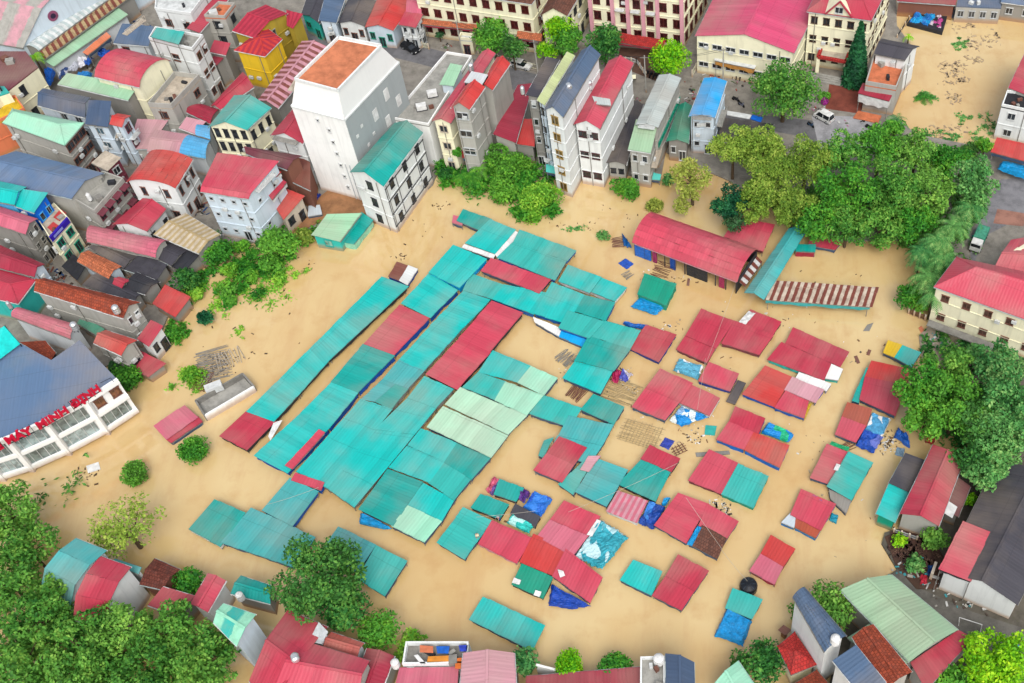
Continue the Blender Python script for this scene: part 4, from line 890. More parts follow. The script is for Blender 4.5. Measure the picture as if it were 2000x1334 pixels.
# ---- curved white showroom with blue roof
def showroom():
    topz = 8.6; base = [(272,805),(210,846),(135,886),(64,918),(8,936),(-60,950)]
    bw = [P(x, y, 0) for x, y in base]
    back = [P(155,664,topz), P(100,703,topz), P(40,671,topz), P(-90,760,topz)]
    ring = bw[::-1]+[Vector((p.x, p.y, 0)) for p in back]
    # front leans out slightly at the top like the photo shows: keep it vertical
    m0 = P(90, 800, 0); t = thing('showroom', 'curved white two storey showroom with a blue roof and red roof lettering', 'showroom', (m0.x, m0.y, 0))
    m = MB(); m.prism([(p.x, p.y) for p in ring], topz-.3, topz-.02)
    def tri(o):
        import bmesh
        bm = bmesh.new(); bm.from_mesh(o.data); bmesh.ops.triangulate(bm, faces=[f for f in bm.faces if len(f.verts) > 4], ngon_method='EAR_CLIP'); bm.to_mesh(o.data); bm.free()
    tri(m.build('roof', metal('bluegrey', .4), t))
    m = MB(); inn = [p.copy() for p in bw[::-1]]; m.prism([(p.x, p.y) for p in ring], -2, topz-.32); tri(m.build('wall', 'plaster:white', t))
    # frame of ribs, bands and glass bays on each facet
    pr = MB()
    for i in range(len(bw)-1):
        a, b = bw[i+1], bw[i]; n = Vector(((b-a).y, -(b-a).x, 0)).normalized(); u = (b-a).normalized(); L = (b-a).length
        for zz, hh in ((topz, .9), (4.7, .7), (1.0, 1.0)):
            pr.beam(Vector((a.x, a.y, zz))+n*.25, Vector((b.x, b.y, zz))+n*.25, .5, hh)
        pr.beam(Vector((a.x, a.y, 0))+n*.24, Vector((a.x, a.y, topz))+n*.24, .9, .46)
        for r, (z0, z1) in enumerate(((1.5, 4.35), (5.05, 8.15))):
            if i == 0 and r == 1:
                for tt in (.30, .78): window(t, a, b, tt, 6.6, 1.5, 1.7, 'brown', 'window', '#8a5a40', out=.02)
                continue
            g = MB(); c0 = a.lerp(b, .5)+n*.06; c0.z = (z0+z1)/2
            g.box(c0, L-1.2, .1, z1-z0, math.atan2(u.y, u.x)); g.build('glass_bay', glassy('#a9bcbc' if (i+r) % 2 else '#7d8c88'), t)
            g = MB()
            for q in range(1, 5): c1 = a.lerp(b, q/5)+n*.14; g.beam((c1.x, c1.y, z0), (c1.x, c1.y, z1), .08, .06)
            g.beam(a.lerp(b, .08)+n*.2+Vector((0, 0, z1-.3)), a.lerp(b, .92)+n*.2+Vector((0, 0, z1-.3)), .12, .12)
            g.build('mullion', plain('offw'), t)
    pr.build('facade_frame', plaster('white', .2), t)
    # lettering standing on the parapet
    def word(txt, x0, y0, x1, y1):
        a, b = P(x0, y0, topz+.5), P(x1, y1, topz+.5); cu = bpy.data.curves.new('letters', 'FONT'); cu.body = txt; cu.extrude = .14; cu.offset = .05
        tmp = bpy.data.objects.new('tmp', cu); C.objects.link(tmp); bpy.context.view_layer.update()
        me = bpy.data.meshes.new_from_object(tmp); bpy.data.objects.remove(tmp)
        xs = [v.co.x for v in me.vertices]; ys = [v.co.y for v in me.vertices]; W_ = max(xs)-min(xs)
        L = (b-a).length; u = (b-a).normalized(); n = Vector((u.y, -u.x, 0)); hgt = 1.42; sy = hgt/.72
        for v in me.vertices:
            x, y, z = v.co; q = a+u*((x-min(xs))/W_*L)+Vector((0, 0, y*sy))+n*(z+.15); v.co = q-m0
        me.materials.clear(); me.materials.append(plain('#e01040', .4)); o = bpy.data.objects.new('sign_letters', me); C.objects.link(o); o.parent = t
        k = MB(); k.beam(a+Vector((0, 0, -.08))+n*.15, b+Vector((0, 0, -.08))+n*.15, .12, .12)
        for i in range(5): q = a.lerp(b, i/4); k.beam(q+n*.15-Vector((0, 0, .5)), q-n*.05+Vector((0, 0, 1.6)), .07, .07)
        k.build('sign_frame', plain('dark'), t)
    word('XE', -30, 893, 7, 872); word('MÁY', 15, 866, 66, 842); word('MINH', 76, 837, 134, 803); word('ĐỊNH', 142, 797, 196, 761)
    k = MB(); 
    for (xa, ya), (xb, yb) in (((196, 748), (216, 738)), ((216, 738), (222, 746))):
        k.beam(P(xa, ya, topz+.6), P(xb, yb, topz+.6), .06, .06)
    k.build('railing', plain('dark'), t)
    # turquoise sign box
    pts = corners([(-40,668,12),(8,637,12),(39,673,9),(-10,712,9)], 9.5)
    A_, B_, C_, D_ = P(-50,670,12.5), P(8,637,12.5), P(39,672,9.2), P(-18,715,9.2)
    s_ = thing('signboard', 'tilted turquoise signboard above the blue roof at the left edge', 'sign', tuple(D_)); k = MB(); dn = Vector((-.15, .3, -.25)); k.hull([D_, C_, B_, A_], [p+dn for p in (D_, C_, B_, A_)]); k.build('board', 'plain:#18ece4', s_)
    k = MB()
    for p in (C_, D_): k.beam(p, (p.x, p.y, topz-.2), .12, .12)
    for p in (A_, B_): k.beam(p+dn, (p.x, p.y, 0), .14, .14)
    k.build('frame', plain('dark'), s_)
    cu = bpy.data.curves.new('l', 'FONT'); cu.body = 'es'; cu.extrude = .05; tmp = bpy.data.objects.new('tmp', cu); C.objects.link(tmp); bpy.context.view_layer.update(); me = bpy.data.meshes.new_from_object(tmp); bpy.data.objects.remove(tmp)
    a = D_.lerp(C_, .45).lerp(A_.lerp(B_, .45), .35); u = (C_-D_).normalized(); v_ = (B_-C_).normalized(); nn = u.cross(v_).normalized()
    for v in me.vertices: x, y, z = v.co; v.co = a+u*x*1.5+v_*y*1.5+nn*(z+.06)-Vector(D_)
    me.materials.clear(); me.materials.append(plain('dark')); o = bpy.data.objects.new('sign_letters', me); C.objects.link(o); o.parent = s_
showroom()
# ---- top middle
TG = 'street houses with dark tin roofs'
house('street house with a dark slate tin roof, leftmost of the dark row', [(588,28),(624,46),(652,-8),(602,-14)], 5, 'gable', .8, 'black', 'plaster:tealg', ridge=1, group=TG, w={0:(2,1)}, wcol='green')
house('street house with a ribbed dark roof beside a pale green facade', [(624,46),(657,44),(675,-6),(640,-14)], 5.5, 'shed', .8, 'slate', 'plaster:lblue', ridge=1, group=TG, w={0:(1,1)})
house('street house with a smooth black roof and a white facade', [(660,45),(712,51),(735,2),(682,-8)], 5, 'gable', .9, 'black', 'plaster:offw', ridge=1, group=TG, w={0:(3,1)}, wcol='brown')
house('street house with an orange red roof and green doors', [(712,53),(768,60),(812,-4),(742,-14)], 5, 'gable', 1, 'redo', 'plaster:lblue', ridge=1, w={0:(3,1)}, wcol='green')
house('white two storey house with a small red roof and white balcony', [(778,48),(812,54),(828,34),(792,29)], 6, 'shed', .8, 'redd', 'plaster:offw', w={0:(2,2), 1:(2,2)}, wcol='steel', zb=.3, name='villa')
house('magenta roof wedge behind the white balcony house', [(792,28),(824,34),(824,-6),(800,-14)], 6.5, 'gable', 1, 'magenta', 'plaster:offw', w=None)
house('long cream public building with brown shuttered windows', [(826,74),(1052,108),(1100,40),(880,-10)], 12.5, 'hip', 2, 'tile:brown', 'plaster:cream', pz=0, w={0:(9,3), 1:(2,3)}, wcol='#6a2a28', pane='#5a2224', ww=1.5, wh=1.7, name='public_building', cat='public building', doors=False)
stall('red tiled canopy running along the long cream public building', [([(826,38),(934,50),(930,58),(824,47)], 'tile:orange')], z=5, group='tiled canopies of the public buildings', cat='canopy', name='canopy', skirt='plain:wine', sd=.3)
stall('red tiled canopy at the right end of the long cream building', [([(1012,62),(1058,68),(1056,80),(1010,74)], 'tile:orange')], z=5, group='tiled canopies of the public buildings', cat='canopy', name='canopy', skirt='plain:wine', sd=.3)
house('small cream guard hut with a white flat roof and red tiled base', [(897,78),(922,80),(926,70),(900,67)], 3.8, 'flat', 0, 'conc:offw', 'plaster:cream', w={0:(1,1)}, wcol='maroon', name='guard_hut', cat='hut')
house('cream wing with a mossy brown tiled hipped roof', [(1055,30),(1108,31),(1150,-40),(1092,-44)], 10, 'gable', 1.8, 'tile:brown', 'plaster:cream', ridge=1, w={0:(1,2), 1:(4,2)}, wcol='dark', name='public_building', cat='public building')
house('large cream and pink public building with tall pilasters', [(1155,76),(1338,98),(1386,10),(1205,-18)], 15, 'hip', 3, 'tile:orange', 'plaster:cream', pz=0, w={0:(7,4), 1:(5,4)}, wcol='#6a2a28', pane='#4a2224', ww=1.5, wh=1.9, name='public_building', cat='public building', doors=False)
def pil():
    w, _ = corners([(1155,76),(1338,98),(1386,10),(1205,-18)], 0); a, b = w[0], w[1]
    if not facing(a, b): a, b = w[2], w[3]
    n = Vector(((b-a).y, -(b-a).x, 0)).normalized(); t = thing('entrance_facade', 'pink pilastered centre bay of the large public building', 'facade', ((a+b)/2)[:])
    for f in (.02, .25, .41, .57, .72, .97):
        k = MB(); p = a.lerp(b, f)-n*.1; k.beam((p.x, p.y, 0), (p.x, p.y, 14.7), .8, .5); k.build('pilaster', 'plaster:pinkp', t)
    for f in (.33, .49, .65):
        for zz in (8.2, 12): 
            k = MB(); p = a.lerp(b, f)+n*.2; p.z = zz; k.box(p, 1.9, 1.1, .12, math.atan2((b-a).y, (b-a).x)); k.build('awning', plain('offw'), t)
pil()
stall('deep red tiled entrance canopy in front of the large public building', [([(1198,64),(1299,80),(1292,96),(1192,80)], 'tile:redo')], z=4, group='tiled canopies of the public buildings', cat='canopy', name='canopy', skirt='plain:wine', sd=.3)
house('long old shed with a pale pink and brown striped roof', [(503,196),(543,212),(643,92),(590,80)], 6, 'gable', .9, 'striped:pinkp,rustd,1.6', 'plaster:concd', ridge=1, w=None, name='long_shed', cat='shed')
house('mustard yellow house with a ribbed red roof, nearest of the yellow trio', [(457,98),(517,110),(551,76),(517,51)], 9, 'hip', 1.1, 'striped:redo,wine,1.1', 'plaster:yellow', w={1:(1,1)}, wcol='concrete', name='villa')
house('yellow house with a long ribbed red roof at the back of the yellow trio', [(453,60),(497,74),(562,26),(519,9)], 9.5, 'gable', 1.1, 'striped:redd,wine,1.1', 'plaster:olive', w={1:(1,2)}, wcol='concrete', name='villa')
house('narrow olive yellow house with a small ribbed roof, rightmost of the yellow trio', [(560,50),(572,56),(593,32),(561,24)], 8.5, 'shed', .6, 'striped:redd,wine,1.1', 'plaster:olive', w=None, name='villa')
# tall white building
def tall():
    q, _ = corners([(569,207),(673,234),(779,121),(664,98)], 20); m0 = sum(q, Vector())/4
    t = thing('tall_building', 'tallest white building with an orange flat roof and a grey side wall', 'building', (m0.x, m0.y, .3))
    u, _ = corners([(577,157),(660,179),(745,91),(662,75)], 25.6)
    k = MB(); k.hull([Vector((p.x, p.y, 19.99)) for p in q], [Vector((p.x, p.y, -2)) for p in q]); k.build('wall', 'plaster:white', t)
    cen = sum(u, Vector())/4; ins = [p.lerp(cen, .07) for p in u]
    k = MB(); k.hull([Vector((p.x, p.y, 25.6)) for p in u], [Vector((p.x, p.y, 20.02)) for p in [a.lerp(m0+Vector((0, 0, 20)), .01) for a in q]]); k.build('upper_wall', plaster('white', .15), t)
    k = MB(); k.hull([Vector((p.x, p.y, 25.72)) for p in ins], [Vector((p.x, p.y, 25.604)) for p in ins]); k.build('roof', concrete('#e08a62', .1), t)
    k = MB()
    for i in range(4):
        a, b = u[i], u[(i+1) % 4]; k.beam((a.x, a.y, 25.85), (b.x, b.y, 25.85), .3, .5)
        a, b = q[i], q[(i+1) % 4]; k.beam((a.x, a.y, 19.95), (b.x, b.y, 19.95), .3, .3)
    k.build('parapet', 'plaster:offw', t)
    # grey rendered side
    a, b = P(673,234,20), P(779,121,20); n = Vector(((b-a).y, -(b-a).x, 0)).normalized()
    if n.dot(Vector((-a.x, -a.y, 0))) < 0: n = -n
    k = MB(); c = [a+n*.06, b+n*.06, b+n*.01, a+n*.01]; k.hull([Vector((p.x, p.y, 19.6)) for p in c], [Vector((p.x, p.y, -1)) for p in c]); k.build('side_render', plaster('grey', .35), t)
    for f, zz, w_, h_ in ((.68, 16.8, 1.3, 2.3), (.44, 15.3, 1.3, 2.3), (.84, 13.4, 1.3, 2.2), (.60, 11.8, 1.3, 2.2), (.20, 16, .6, .6), (.10, 15, .6, .6), (.34, 12.4, .6, .6), (.22, 11.4, .6, .6)):
        p = a.lerp(b, f)+n*.09; p.z = zz; k = MB(); k.box(p, w_, .12, h_, math.atan2((b-a).y, (b-a).x)); k.build('window', plain('white', .5), t)
    a, b = P(569,207,20), P(673,234,20)
    if not facing(a, b): a, b = b, a
    for i in range(6): window(t, a, b, .62, 3.0+2.7*i, .6, .7, 'offw', 'window', '#777777')
    window(t, a, b, .45, 18.2, .5, .6, 'offw')
    for f in (.72, .80, .90):
        k = MB(); p = a.lerp(b, f); n2 = Vector(((b-a).y, -(b-a).x, 0)).normalized()*.08; k.beam(p+n2+Vector((0, 0, -20)), Vector((p.x, p.y, 9))+n2, .12, .1); k.build('drain_pipe', plain('steel'), t)
tall()
house('small white house with a pointed dark pink roof beside the tall building', [(527,265),(592,281),(625,225),(572,212)], 11, 'gable', 1.6, 'redd', 'plaster:offw', ridge=1, w={0:(1,1)}, wcol='dark', name='town_house')
r, q = house('white waterside building with a bright teal roof and black edged panels', [(683,336),(749,364),(827,259),(770,240)], 12, 'gable', 1.7, 'teald', 'plaster:offw', zb=0, ridge=1, w={0:(1,3), 1:(3,3)}, wcol='dark', pane='#484848', ww=1.2, wh=1.7, doors=False, name='waterside_building', cat='building')
for i_ in range(4):
    p0, p1 = q[i_], q[(i_+1) % 4]
    if facing(p0, p1) and (p1-p0).length > 9:
        k = MB(); n_ = Vector(((p1-p0).y, -(p1-p0).x, 0)).normalized()*.09
        for f_ in (.01, .27, .52, .76, .99): c_ = p0.lerp(p1, f_)+n_; k.beam((c_.x, c_.y, 1.5), (c_.x, c_.y, 10.8), .1, .08)
        for z_ in (1.6, 4.6, 7.7, 10.7): k.beam(Vector((p0.x, p0.y, z_))+n_*1.5, Vector((p1.x, p1.y, z_))+n_*1.5, .1, .16)
        k.build('black_trim', plain('#55565a'), r)
house('long flat grey concrete roof terrace stained with moss', [(764,233),(838,246),(922,112),(873,104)], 10.5, 'flat', 0, 'conc:concrete', 'plaster:white', ridge=1, w=None, para=.5, name='long_house')
for lb, x, y in (('white box unit on the mossy grey roof terrace, nearer the teal roof', 824, 213), ('white box unit on the mossy grey roof terrace, nearer the middle', 845, 187)):
    p = P(x, y, 10.6); t = thing('roof_unit', lb, 'roof unit', tuple(p)); k = MB(); k.box(p+Vector((0, 0, .6)), 1.8, 1.2, .9, .3); k.build('casing', plain('white'), t); k = MB(); k.box(p+Vector((0, 0, .07)), 2, 1.3, .12, .3); k.build('base', plain('dark'), t)
house('pale green stair hut on the mossy grey roof terrace', [(858,165),(886,168),(904,130),(880,126)], 12.6, 'shed', .3, 'palegreen', 'plaster:lblue', zb=10.5, w=None, name='stair_hut', cat='roof hut')
house('cream tube house with a long narrow red roof', [(843,236),(880,241),(968,104),(942,100)], 12.5, 'gable', .8, 'red', 'plaster:cream', ridge=1, w={0:(1,3)}, wcol='beige', name='tube_house')
house('tall tube house with a red gable and a blank grey side wall', [(880,210),(917,214),(948,170),(912,165)], 17, 'gable', 1.4, 'redo', 'plaster:concrete', ridge=1, w={0:(1,4)}, wcol='steel', zb=.3, ww=2.2, name='tube_house')
house('rear part of the grey tube house with an orange red roof', [(935,172),(962,176),(997,124),(970,112)], 15, 'gable', 1, 'redo', 'plaster:concrete', ridge=1, w=None, name='tube_house')
stall('grey metal sheet canopy with pipes between the two red roofs', [([(908,160),(940,166),(952,148),(922,142)], 'steel')], z=16.2, group=None, cat='roof canopy', name='roof_canopy', skirt='plain:dark')
stall('orange ledge roof at the foot of the tall grey tube house', [([(902,296),(932,300),(932,311),(904,307)], 'redo')], z=3.5, group='small red awnings', cat='awning', name='awning')
# ---- tube houses by the water (middle right)
house('low house with a bright red roof squeezed behind the tube houses', [(964,268),(1008,279),(1042,162),(1012,172)], 6, 'shed', .8, 'wine', 'plaster:concrete', ridge=1, zb=.3, w=None)
house('small brilliant red roof in front of the black roofed tube house', [(1004,280),(1044,286),(1048,236),(1022,236)], 5, 'shed', .5, 'redo', 'plaster:concd', w=None)
house('tube house with a black roof and a rusty front edge', [(1027,188),(1051,190),(1093,116),(1068,113)], 17, 'shed', .3, 'black', 'plaster:concd', ridge=1, w={0:(1,4)}, wcol='offw', name='tube_house')
house('tube house with a pale lime barrel roof', [(1049,198),(1064,206),(1123,108),(1108,103)], 18, 'shed', .3, 'limep', 'plaster:lblue', ridge=1, w={0:(1,4)}, wcol='dark', name='tube_house')
house('tallest tube house with a slate blue gabled roof and yellow windows', [(1062,215),(1100,229),(1173,106),(1136,98)], 19.5, 'gable', 1.5, 'slate', 'plaster:offw', ridge=1, w={0:(1,5)}, wcol='#b89858', pane='#7a6238', zb=0, wh=1.8, ww=1.4, name='tube_house', doors=False)
house('long white walled tube house with a red roof in two parts', [(1120,243),(1172,252),(1238,123),(1189,118)], 14.5, 'gable', 1.4, 'red', 'plaster:offw', ridge=1, w={0:(2,3)}, wcol='#5a3438', zb=0, ww=1.5, wh=1.3, name='tube_house', doors=False)
stall('white sheet patch across the two part red roof', [([(1158,190),(1190,196),(1192,206),(1164,202)], 'greyl')], z=15.9, group=None, cat='roof canopy', name='roof_canopy', skirt=None, posts=False)
house('low black roofed building between the white and the grey tube houses', [(1184,318),(1224,322),(1256,204),(1234,198)], 4.5, 'gable', .6, 'black', 'plaster:concrete', ridge=1, zb=0, w={0:(2,1)}, wcol='dark', ww=1.0, wh=1.0)
house('front part of the grey green tube house with a teal tinged roof', [(1226,292),(1271,299),(1286,249),(1243,243)], 9, 'shed', 1.2, 'lime', 'plaster:concrete', ridge=0, zb=0, w={0:(2,2)}, wcol='offw', name='tube_house')
house('long grey green tube house with a pale sheet roof', [(1241,243),(1286,249),(1331,152),(1287,146)], 10.5, 'gable', .6, 'greyl', 'plaster:concrete', ridge=1, zb=0, w={1:(7,1)}, wcol='green', ww=1.8, wh=.8, name='tube_house')
stall('small aqua awning at the waterline of the grey green tube house', [([(1246,333),(1290,342),(1288,352),(1244,346)], 'cyan')], z=1.3, group='small awnings at the waterline', cat='awning', name='awning')
stall('pale aqua awning at the foot of the tallest tube house', [([(1068,322),(1110,332),(1112,345),(1068,335)], 'cyan')], z=3, group='small awnings at the waterline', cat='awning', name='awning')
house('low house with a dark green roof left of the bright blue roof', [(1301,276),(1345,280),(1352,206),(1326,204)], 5, 'gable', .7, 'green', 'plaster:concd', ridge=1, w={0:(2,1)}, wcol='offw', zb=.3)
house('narrow pale house with a bright azure roof', [(1345,227),(1397,230),(1420,158),(1375,152)], 9.5, 'gable', .5, 'azure', 'plaster:lblue', ridge=1, w={0:(2,2)}, wcol='steel', ww=1, wh=1.2, name='tube_house')
house('wide low black roof behind the olive trees', [(1402,276),(1482,280),(1512,246),(1410,233)], 4, 'shed', .5, 'dark', 'plaster:concd', w=None)
board('white and blue sheet along the edge of the wide low black roof', [(1420,216),(1468,224),(1464,232),(1420,224)], 4.6, 'plain:offw', 'awning', 'awning', None)
board('bright blue sheet beyond the white one on the black roof edge', [(1469,224),(1490,229),(1486,238),(1466,232)], 4.5, 'plain:blue', 'awning', 'awning', None)
house('market house with a huge magenta roof and a cream gable', [(1357,70),(1551,104),(1640,-70),(1440,-100)], 9.5, 'gable', 2.4, 'magenta', 'plaster:cream', ridge=1, w={0:(7,2)}, wcol='offw', pane='#33383c', ww=2, wh=1.1, name='market_house', cat='hall', doors=False)
p = P(1445, 122, 4.2); stall('cream entrance canopy with an orange lettered front on the cream gable hall', [([(1400,108),(1478,124),(1472,134),(1396,118)], 'plain:offw')], z=4.6, group=None, cat='canopy', name='canopy', skirt='plain:#e0a050', sd=.9)
house('pale yellow school like building with a pinkish red hipped roof', [(1576,22),(1702,40),(1748,-50),(1620,-66)], 13.5, 'hip', 3, 'redd', 'plaster:cream', w={0:(5,3), 1:(6,3)}, wcol='#5a4030', pane='#37393c', ww=1.3, wh=1.5, name='public_building', cat='public building')
def portico():
    a, b, c, d = corners([(1598,112),(1652,122),(1660,100),(1606,90)], 4.6)[0]; m0 = (a+b+c+d)/4
    t = thing('entrance_porch', 'cream entrance porch with a red tiled edge and wide steps', 'porch', (m0.x, m0.y, .3)); k = MB(); k.prism([(p.x, p.y) for p in (a, b, c, d)], 4.2, 4.6); k.build('roof', 'conc:beige', t)
    for i in range(4):
        q = (a, b, c, d); k = MB(); k.beam((q[i].x, q[i].y, .3), (q[i].x, q[i].y, 4.2), .7, .7); k.build('column', 'plaster:cream', t)
        k = MB(); k.beam((q[i].x, q[i].y, 4.75), (q[(i+1) % 4].x, q[(i+1) % 4].y, 4.75), .7, .5); k.build('roof_edge', 'tile:redo', t)
    k = MB(); u = (b-a).normalized(); 
    for i in range(4): k.box(Vector(((a+b).x/2, (a+b).y/2-.6-i*.5, .9-i*.17)), 8.5+i*.8, .52, .25, math.atan2(u.y, u.x))
    k.build('steps', 'conc:concrete', t)
    pg = thing('window_gable', 'yellow pediment with an arched window at the front of the pinkish hipped roof', 'gable', tuple(P(1640,30,13.5)))
    a, b = P(1612,26,13.6), P(1664,33,13.6); n = Vector((0, 1.6, 0)); k = MB(); ap = (a+b)/2+Vector((0, 0, 3.2)); k.hull([a, b, ap], [a+n*2, b+n*2, ap+n*2]); k.build('wall', 'plaster:cream', pg)
    k = MB(); e = Vector((0, -.3, .1)); 
    for p0, p1 in ((a, ap), (ap, b)): k.beam(p0+e, p1+e, .5, .2)
    k.build('roof', 'redd', pg); window(pg, a, b, .5, 14.7, 1.6, 1.4, 'offw')
portico()
house('white fronted house with a dark tin roof beside the brown lake', [(1707,105),(1768,118),(1796,90),(1722,75)], 9, 'gable', 1, 'black', 'plaster:offw', w={0:(2,1)}, wcol='dark', ww=.9, name='town_house')
house('open roof terrace with an orange floor below the dark tin roof', [(1690,166),(1750,176),(1770,126),(1706,112)], 6.5, 'flat', 0, 'conc:orange', 'plaster:concrete', para=.9, w=None, name='terrace_house')
stall('dark pink awning roof at the front of the orange terrace house', [([(1677,182),(1736,197),(1746,176),(1686,165)], 'wine')], z=5, group='small red awnings', cat='awning', name='awning', skirt='plain:white', sd=1.9)
board('orange paving slab in front of the dark pink awning', [(1666,230),(1715,240),(1722,226),(1676,216)], .5, 'conc:orange', 'paving_slab', 'paving', None)
house('tin roofed row with a bright red roof at the top edge by the lake', [(1752,2),(1866,10),(1875,-20),(1760,-30)], 4, 'shed', .6, 'wine', 'plaster:brown', w=None, zb=0, name='row_house')
house('grey shuttered row house at the top edge by the lake', [(1868,12),(1955,16),(1960,-20),(1876,-24)], 4, 'flat', 0, 'slate', 'plaster:concrete', w={0:(4,1)}, wcol='steel', zb=0, para=0, name='row_house')
house('row house with a light blue roof at the top right corner', [(1955,4),(2060,18),(2070,-20),(1960,-30)], 4.6, 'shed', .5, 'bluegrey', 'plaster:concd', w={0:(3,1)}, wcol='offw', zb=0, name='row_house')
board('dark floating platform carrying the heaped blue tarpaulin', [(1772,44),(1841,62),(1852,25),(1800,14)], .9, 'plain:dark', 'platform', 'platform', None, .9)
tarp('huge heaped azure tarpaulin on the dark platform by the lake', [(1776,40),(1812,48),(1838,18),(1796,10)], 1.8, 'cloth:azure,#0a70c0', amp=.6, n=18)
tarp('heap of pink and white laundry on the dark platform', [(1812,48),(1838,56),(1846,30),(1828,28)], 1.2, 'cloth:#e8d8e4,#c04890', amp=.4, n=14)
board('grey boat like shutter lying in the brown lake at the top', [(1852,32),(1902,34),(1902,20),(1854,18)], .4, 'slate', 'floating_board', 'board', None, .4)
house('house at the right edge with a white balcony and dark roof terrace', [(1956,208),(2050,228),(2060,190),(1966,180)], 8, 'flat', 0, 'conc:dark', 'plaster:offw', w={0:(2,2), 3:(1,2)}, wcol='offw', zb=0, name='town_house')
house('faded red roof climbing the right edge above the lake', [(1968,176),(2040,200),(2080,110),(2006,96)], 8.5, 'shed', .6, 'redd', 'plaster:concrete', ridge=1, w=None, zb=0, name='town_house')
stall('bright red awning below the white balcony at the right edge', [([(1936,297),(2030,322),(2036,290),(1948,271)], 'redo')], z=4.5, group='small red awnings', cat='awning', name='awning')
tarp('azure tarpaulin under the bright red awning at the right edge', [(1950,326),(2010,346),(2012,322),(1956,312)], 2.5, 'cloth:azure', amp=.2, drape=.8)
# ---- right side
house('cream two storey building with a large pinkish red hipped roof', [(1824,560),(2090,655),(2140,560),(1868,502)], 9.5, 'hip', 3, 'red', 'plaster:cream', w={0:(6,2)}, wcol='brown', pane='#6a5048', ww=1.3, wh=1.4, zb=.3, name='public_building', cat='public building')
house('rear wing of the cream building with a pinkish roof', [(1930,545),(2100,590),(2130,440),(1975,468)], 8.4, 'gable', 1.5, 'red', 'plaster:cream', w=None, name='public_building', cat='public building')
k = MB(); a, b = P(1812,630,2.6), P(1940,678,2.6); k.beam(a, b, 1.4, .2); o = k.build('ledge', 'conc:concd', None, origin=a); tag(o, 'mossy concrete ledge along the foot of the cream building', 'ledge')
house('dark roofed hut on the right lane with a teal extension', [(1735,946),(1777,962),(1806,898),(1768,887)], 3.4, 'shed', .4, 'black', 'plaster:concd', zb=0, ridge=1, w=None)
house('teal roofed end of the dark hut on the right lane', [(1710,1006),(1748,1021),(1775,961),(1736,945)], 3.2, 'shed', .4, 'teal', 'plaster:green', zb=0, ridge=1, w=None)
house('long house with a rippled red gabled roof on the right bank', [(1757,1003),(1834,1028),(1880,906),(1822,868)], 5, 'gable', 1.2, 'redd', 'plaster:concrete', zb=.2, ridge=1, w=None, name='long_house')
house('dark brown lean-to beside the rippled red roof', [(1842,998),(1872,1010),(1896,950),(1868,932)], 3.5, 'shed', .3, 'maroon', 'plaster:concd', ridge=1, w=None)
board('white panel lying on the brown lean-to by the rippled red roof', [(1841,1000),(1860,1012),(1870,990),(1852,978)], 4.1, 'plain:white', 'roof_panel', 'roof panel', None, .06)
house('small brown tiled roof behind the red oblong roof', [(1888,1026),(1930,1040),(1962,965),(1920,955)], 4, 'shed', .6, 'tile:rust', 'plaster:concd', ridge=1, w=None)
house('long black tarred warehouse roof on the right edge with a stained white gable', [(1838,1118),(1988,1182),(2100,960),(1948,900)], 5.5, 'gable', 2.2, 'black', 'plaster:offw', ridge=1, w=None, name='warehouse', cat='warehouse')
stall('oblong salmon red roof lying over the black warehouse roof', [([(1834,1112),(1896,1134),(1936,1041),(1880,1021)], 'red')], z=6.9, group=None, cat='roof', name='over_roof', skirt='plain:dark', tilt=.3)
# bottom right
house('broad pale green hall roof with darker rain streaks', [(1640,1152),(1742,1122),(1872,1230),(1776,1293)], 6, 'gable', 1.2, 'lime', 'plaster:concrete', ridge=1, w=None, name='hall', cat='hall')
house('wide lower part of the pale green hall roof', [(1655,1245),(1705,1215),(1778,1292),(1740,1320)], 5.0, 'shed', .3, 'lime', 'plaster:concrete', ridge=1, w=None, name='hall', cat='hall')
house('red strip roof along the lower side of the pale green hall', [(1778,1294),(1872,1230),(1900,1247),(1808,1350)], 5.4, 'shed', .3, 'redd', 'plaster:concrete', w=None, name='hall', cat='hall')
house('brown tiled house between the slate blue and the pale green roof', [(1664,1244),(1706,1219),(1782,1312),(1726,1350)], 7.5, 'gable', 1, 'tile:rust', 'plaster:concrete', ridge=1, w=None)
house('narrow white house with a long slate blue curved roof', [(1548,1166),(1572,1147),(1654,1242),(1610,1274)], 12, 'barrel', .8, 'slate', 'plaster:offw', ridge=1, w=None, name='tube_house')
house('rear half of the narrow white house with a flat slate blue roof', [(1626,1290),(1671,1262),(1730,1335),(1690,1370)], 12.3, 'shed', .4, 'slate', 'plaster:offw', ridge=1, w=None, name='tube_house')
house('orange tiled house left of the narrow white house', [(1518,1262),(1552,1234),(1596,1298),(1545,1318)], 4.5, 'hip', .9, 'tile:redo', 'plaster:cream', w=None)
house('orange tiled roof cut by the bottom edge', [(1535,1345),(1595,1308),(1640,1360),(1560,1400)], 4.5, 'hip', .9, 'tile:rust', 'plaster:cream', w=None)
house('small dark brown hut by the orange tiled roof', [(1519,1230),(1530,1220),(1546,1232),(1534,1243)], 2, 'shed', .2, 'brown', 'plaster:brown', w=None, zb=0)
house('pale mint gabled roof at the bottom edge', [(1390,1340),(1442,1290),(1480,1345),(1420,1400)], 5, 'gable', .9, 'mint', 'plaster:offw', ridge=1, w=None)
house('dark navy roofed house at the bottom edge', [(1300,1276),(1356,1293),(1358,1400),(1300,1390)], 6, 'gable', .9, 'navy', 'plaster:concrete', ridge=1, w=None)
house('grey flat terrace left of the navy roof', [(1251,1286),(1299,1284),(1299,1390),(1250,1390)], 5, 'flat', 0, 'conc:concrete', 'plaster:offw', w=None)
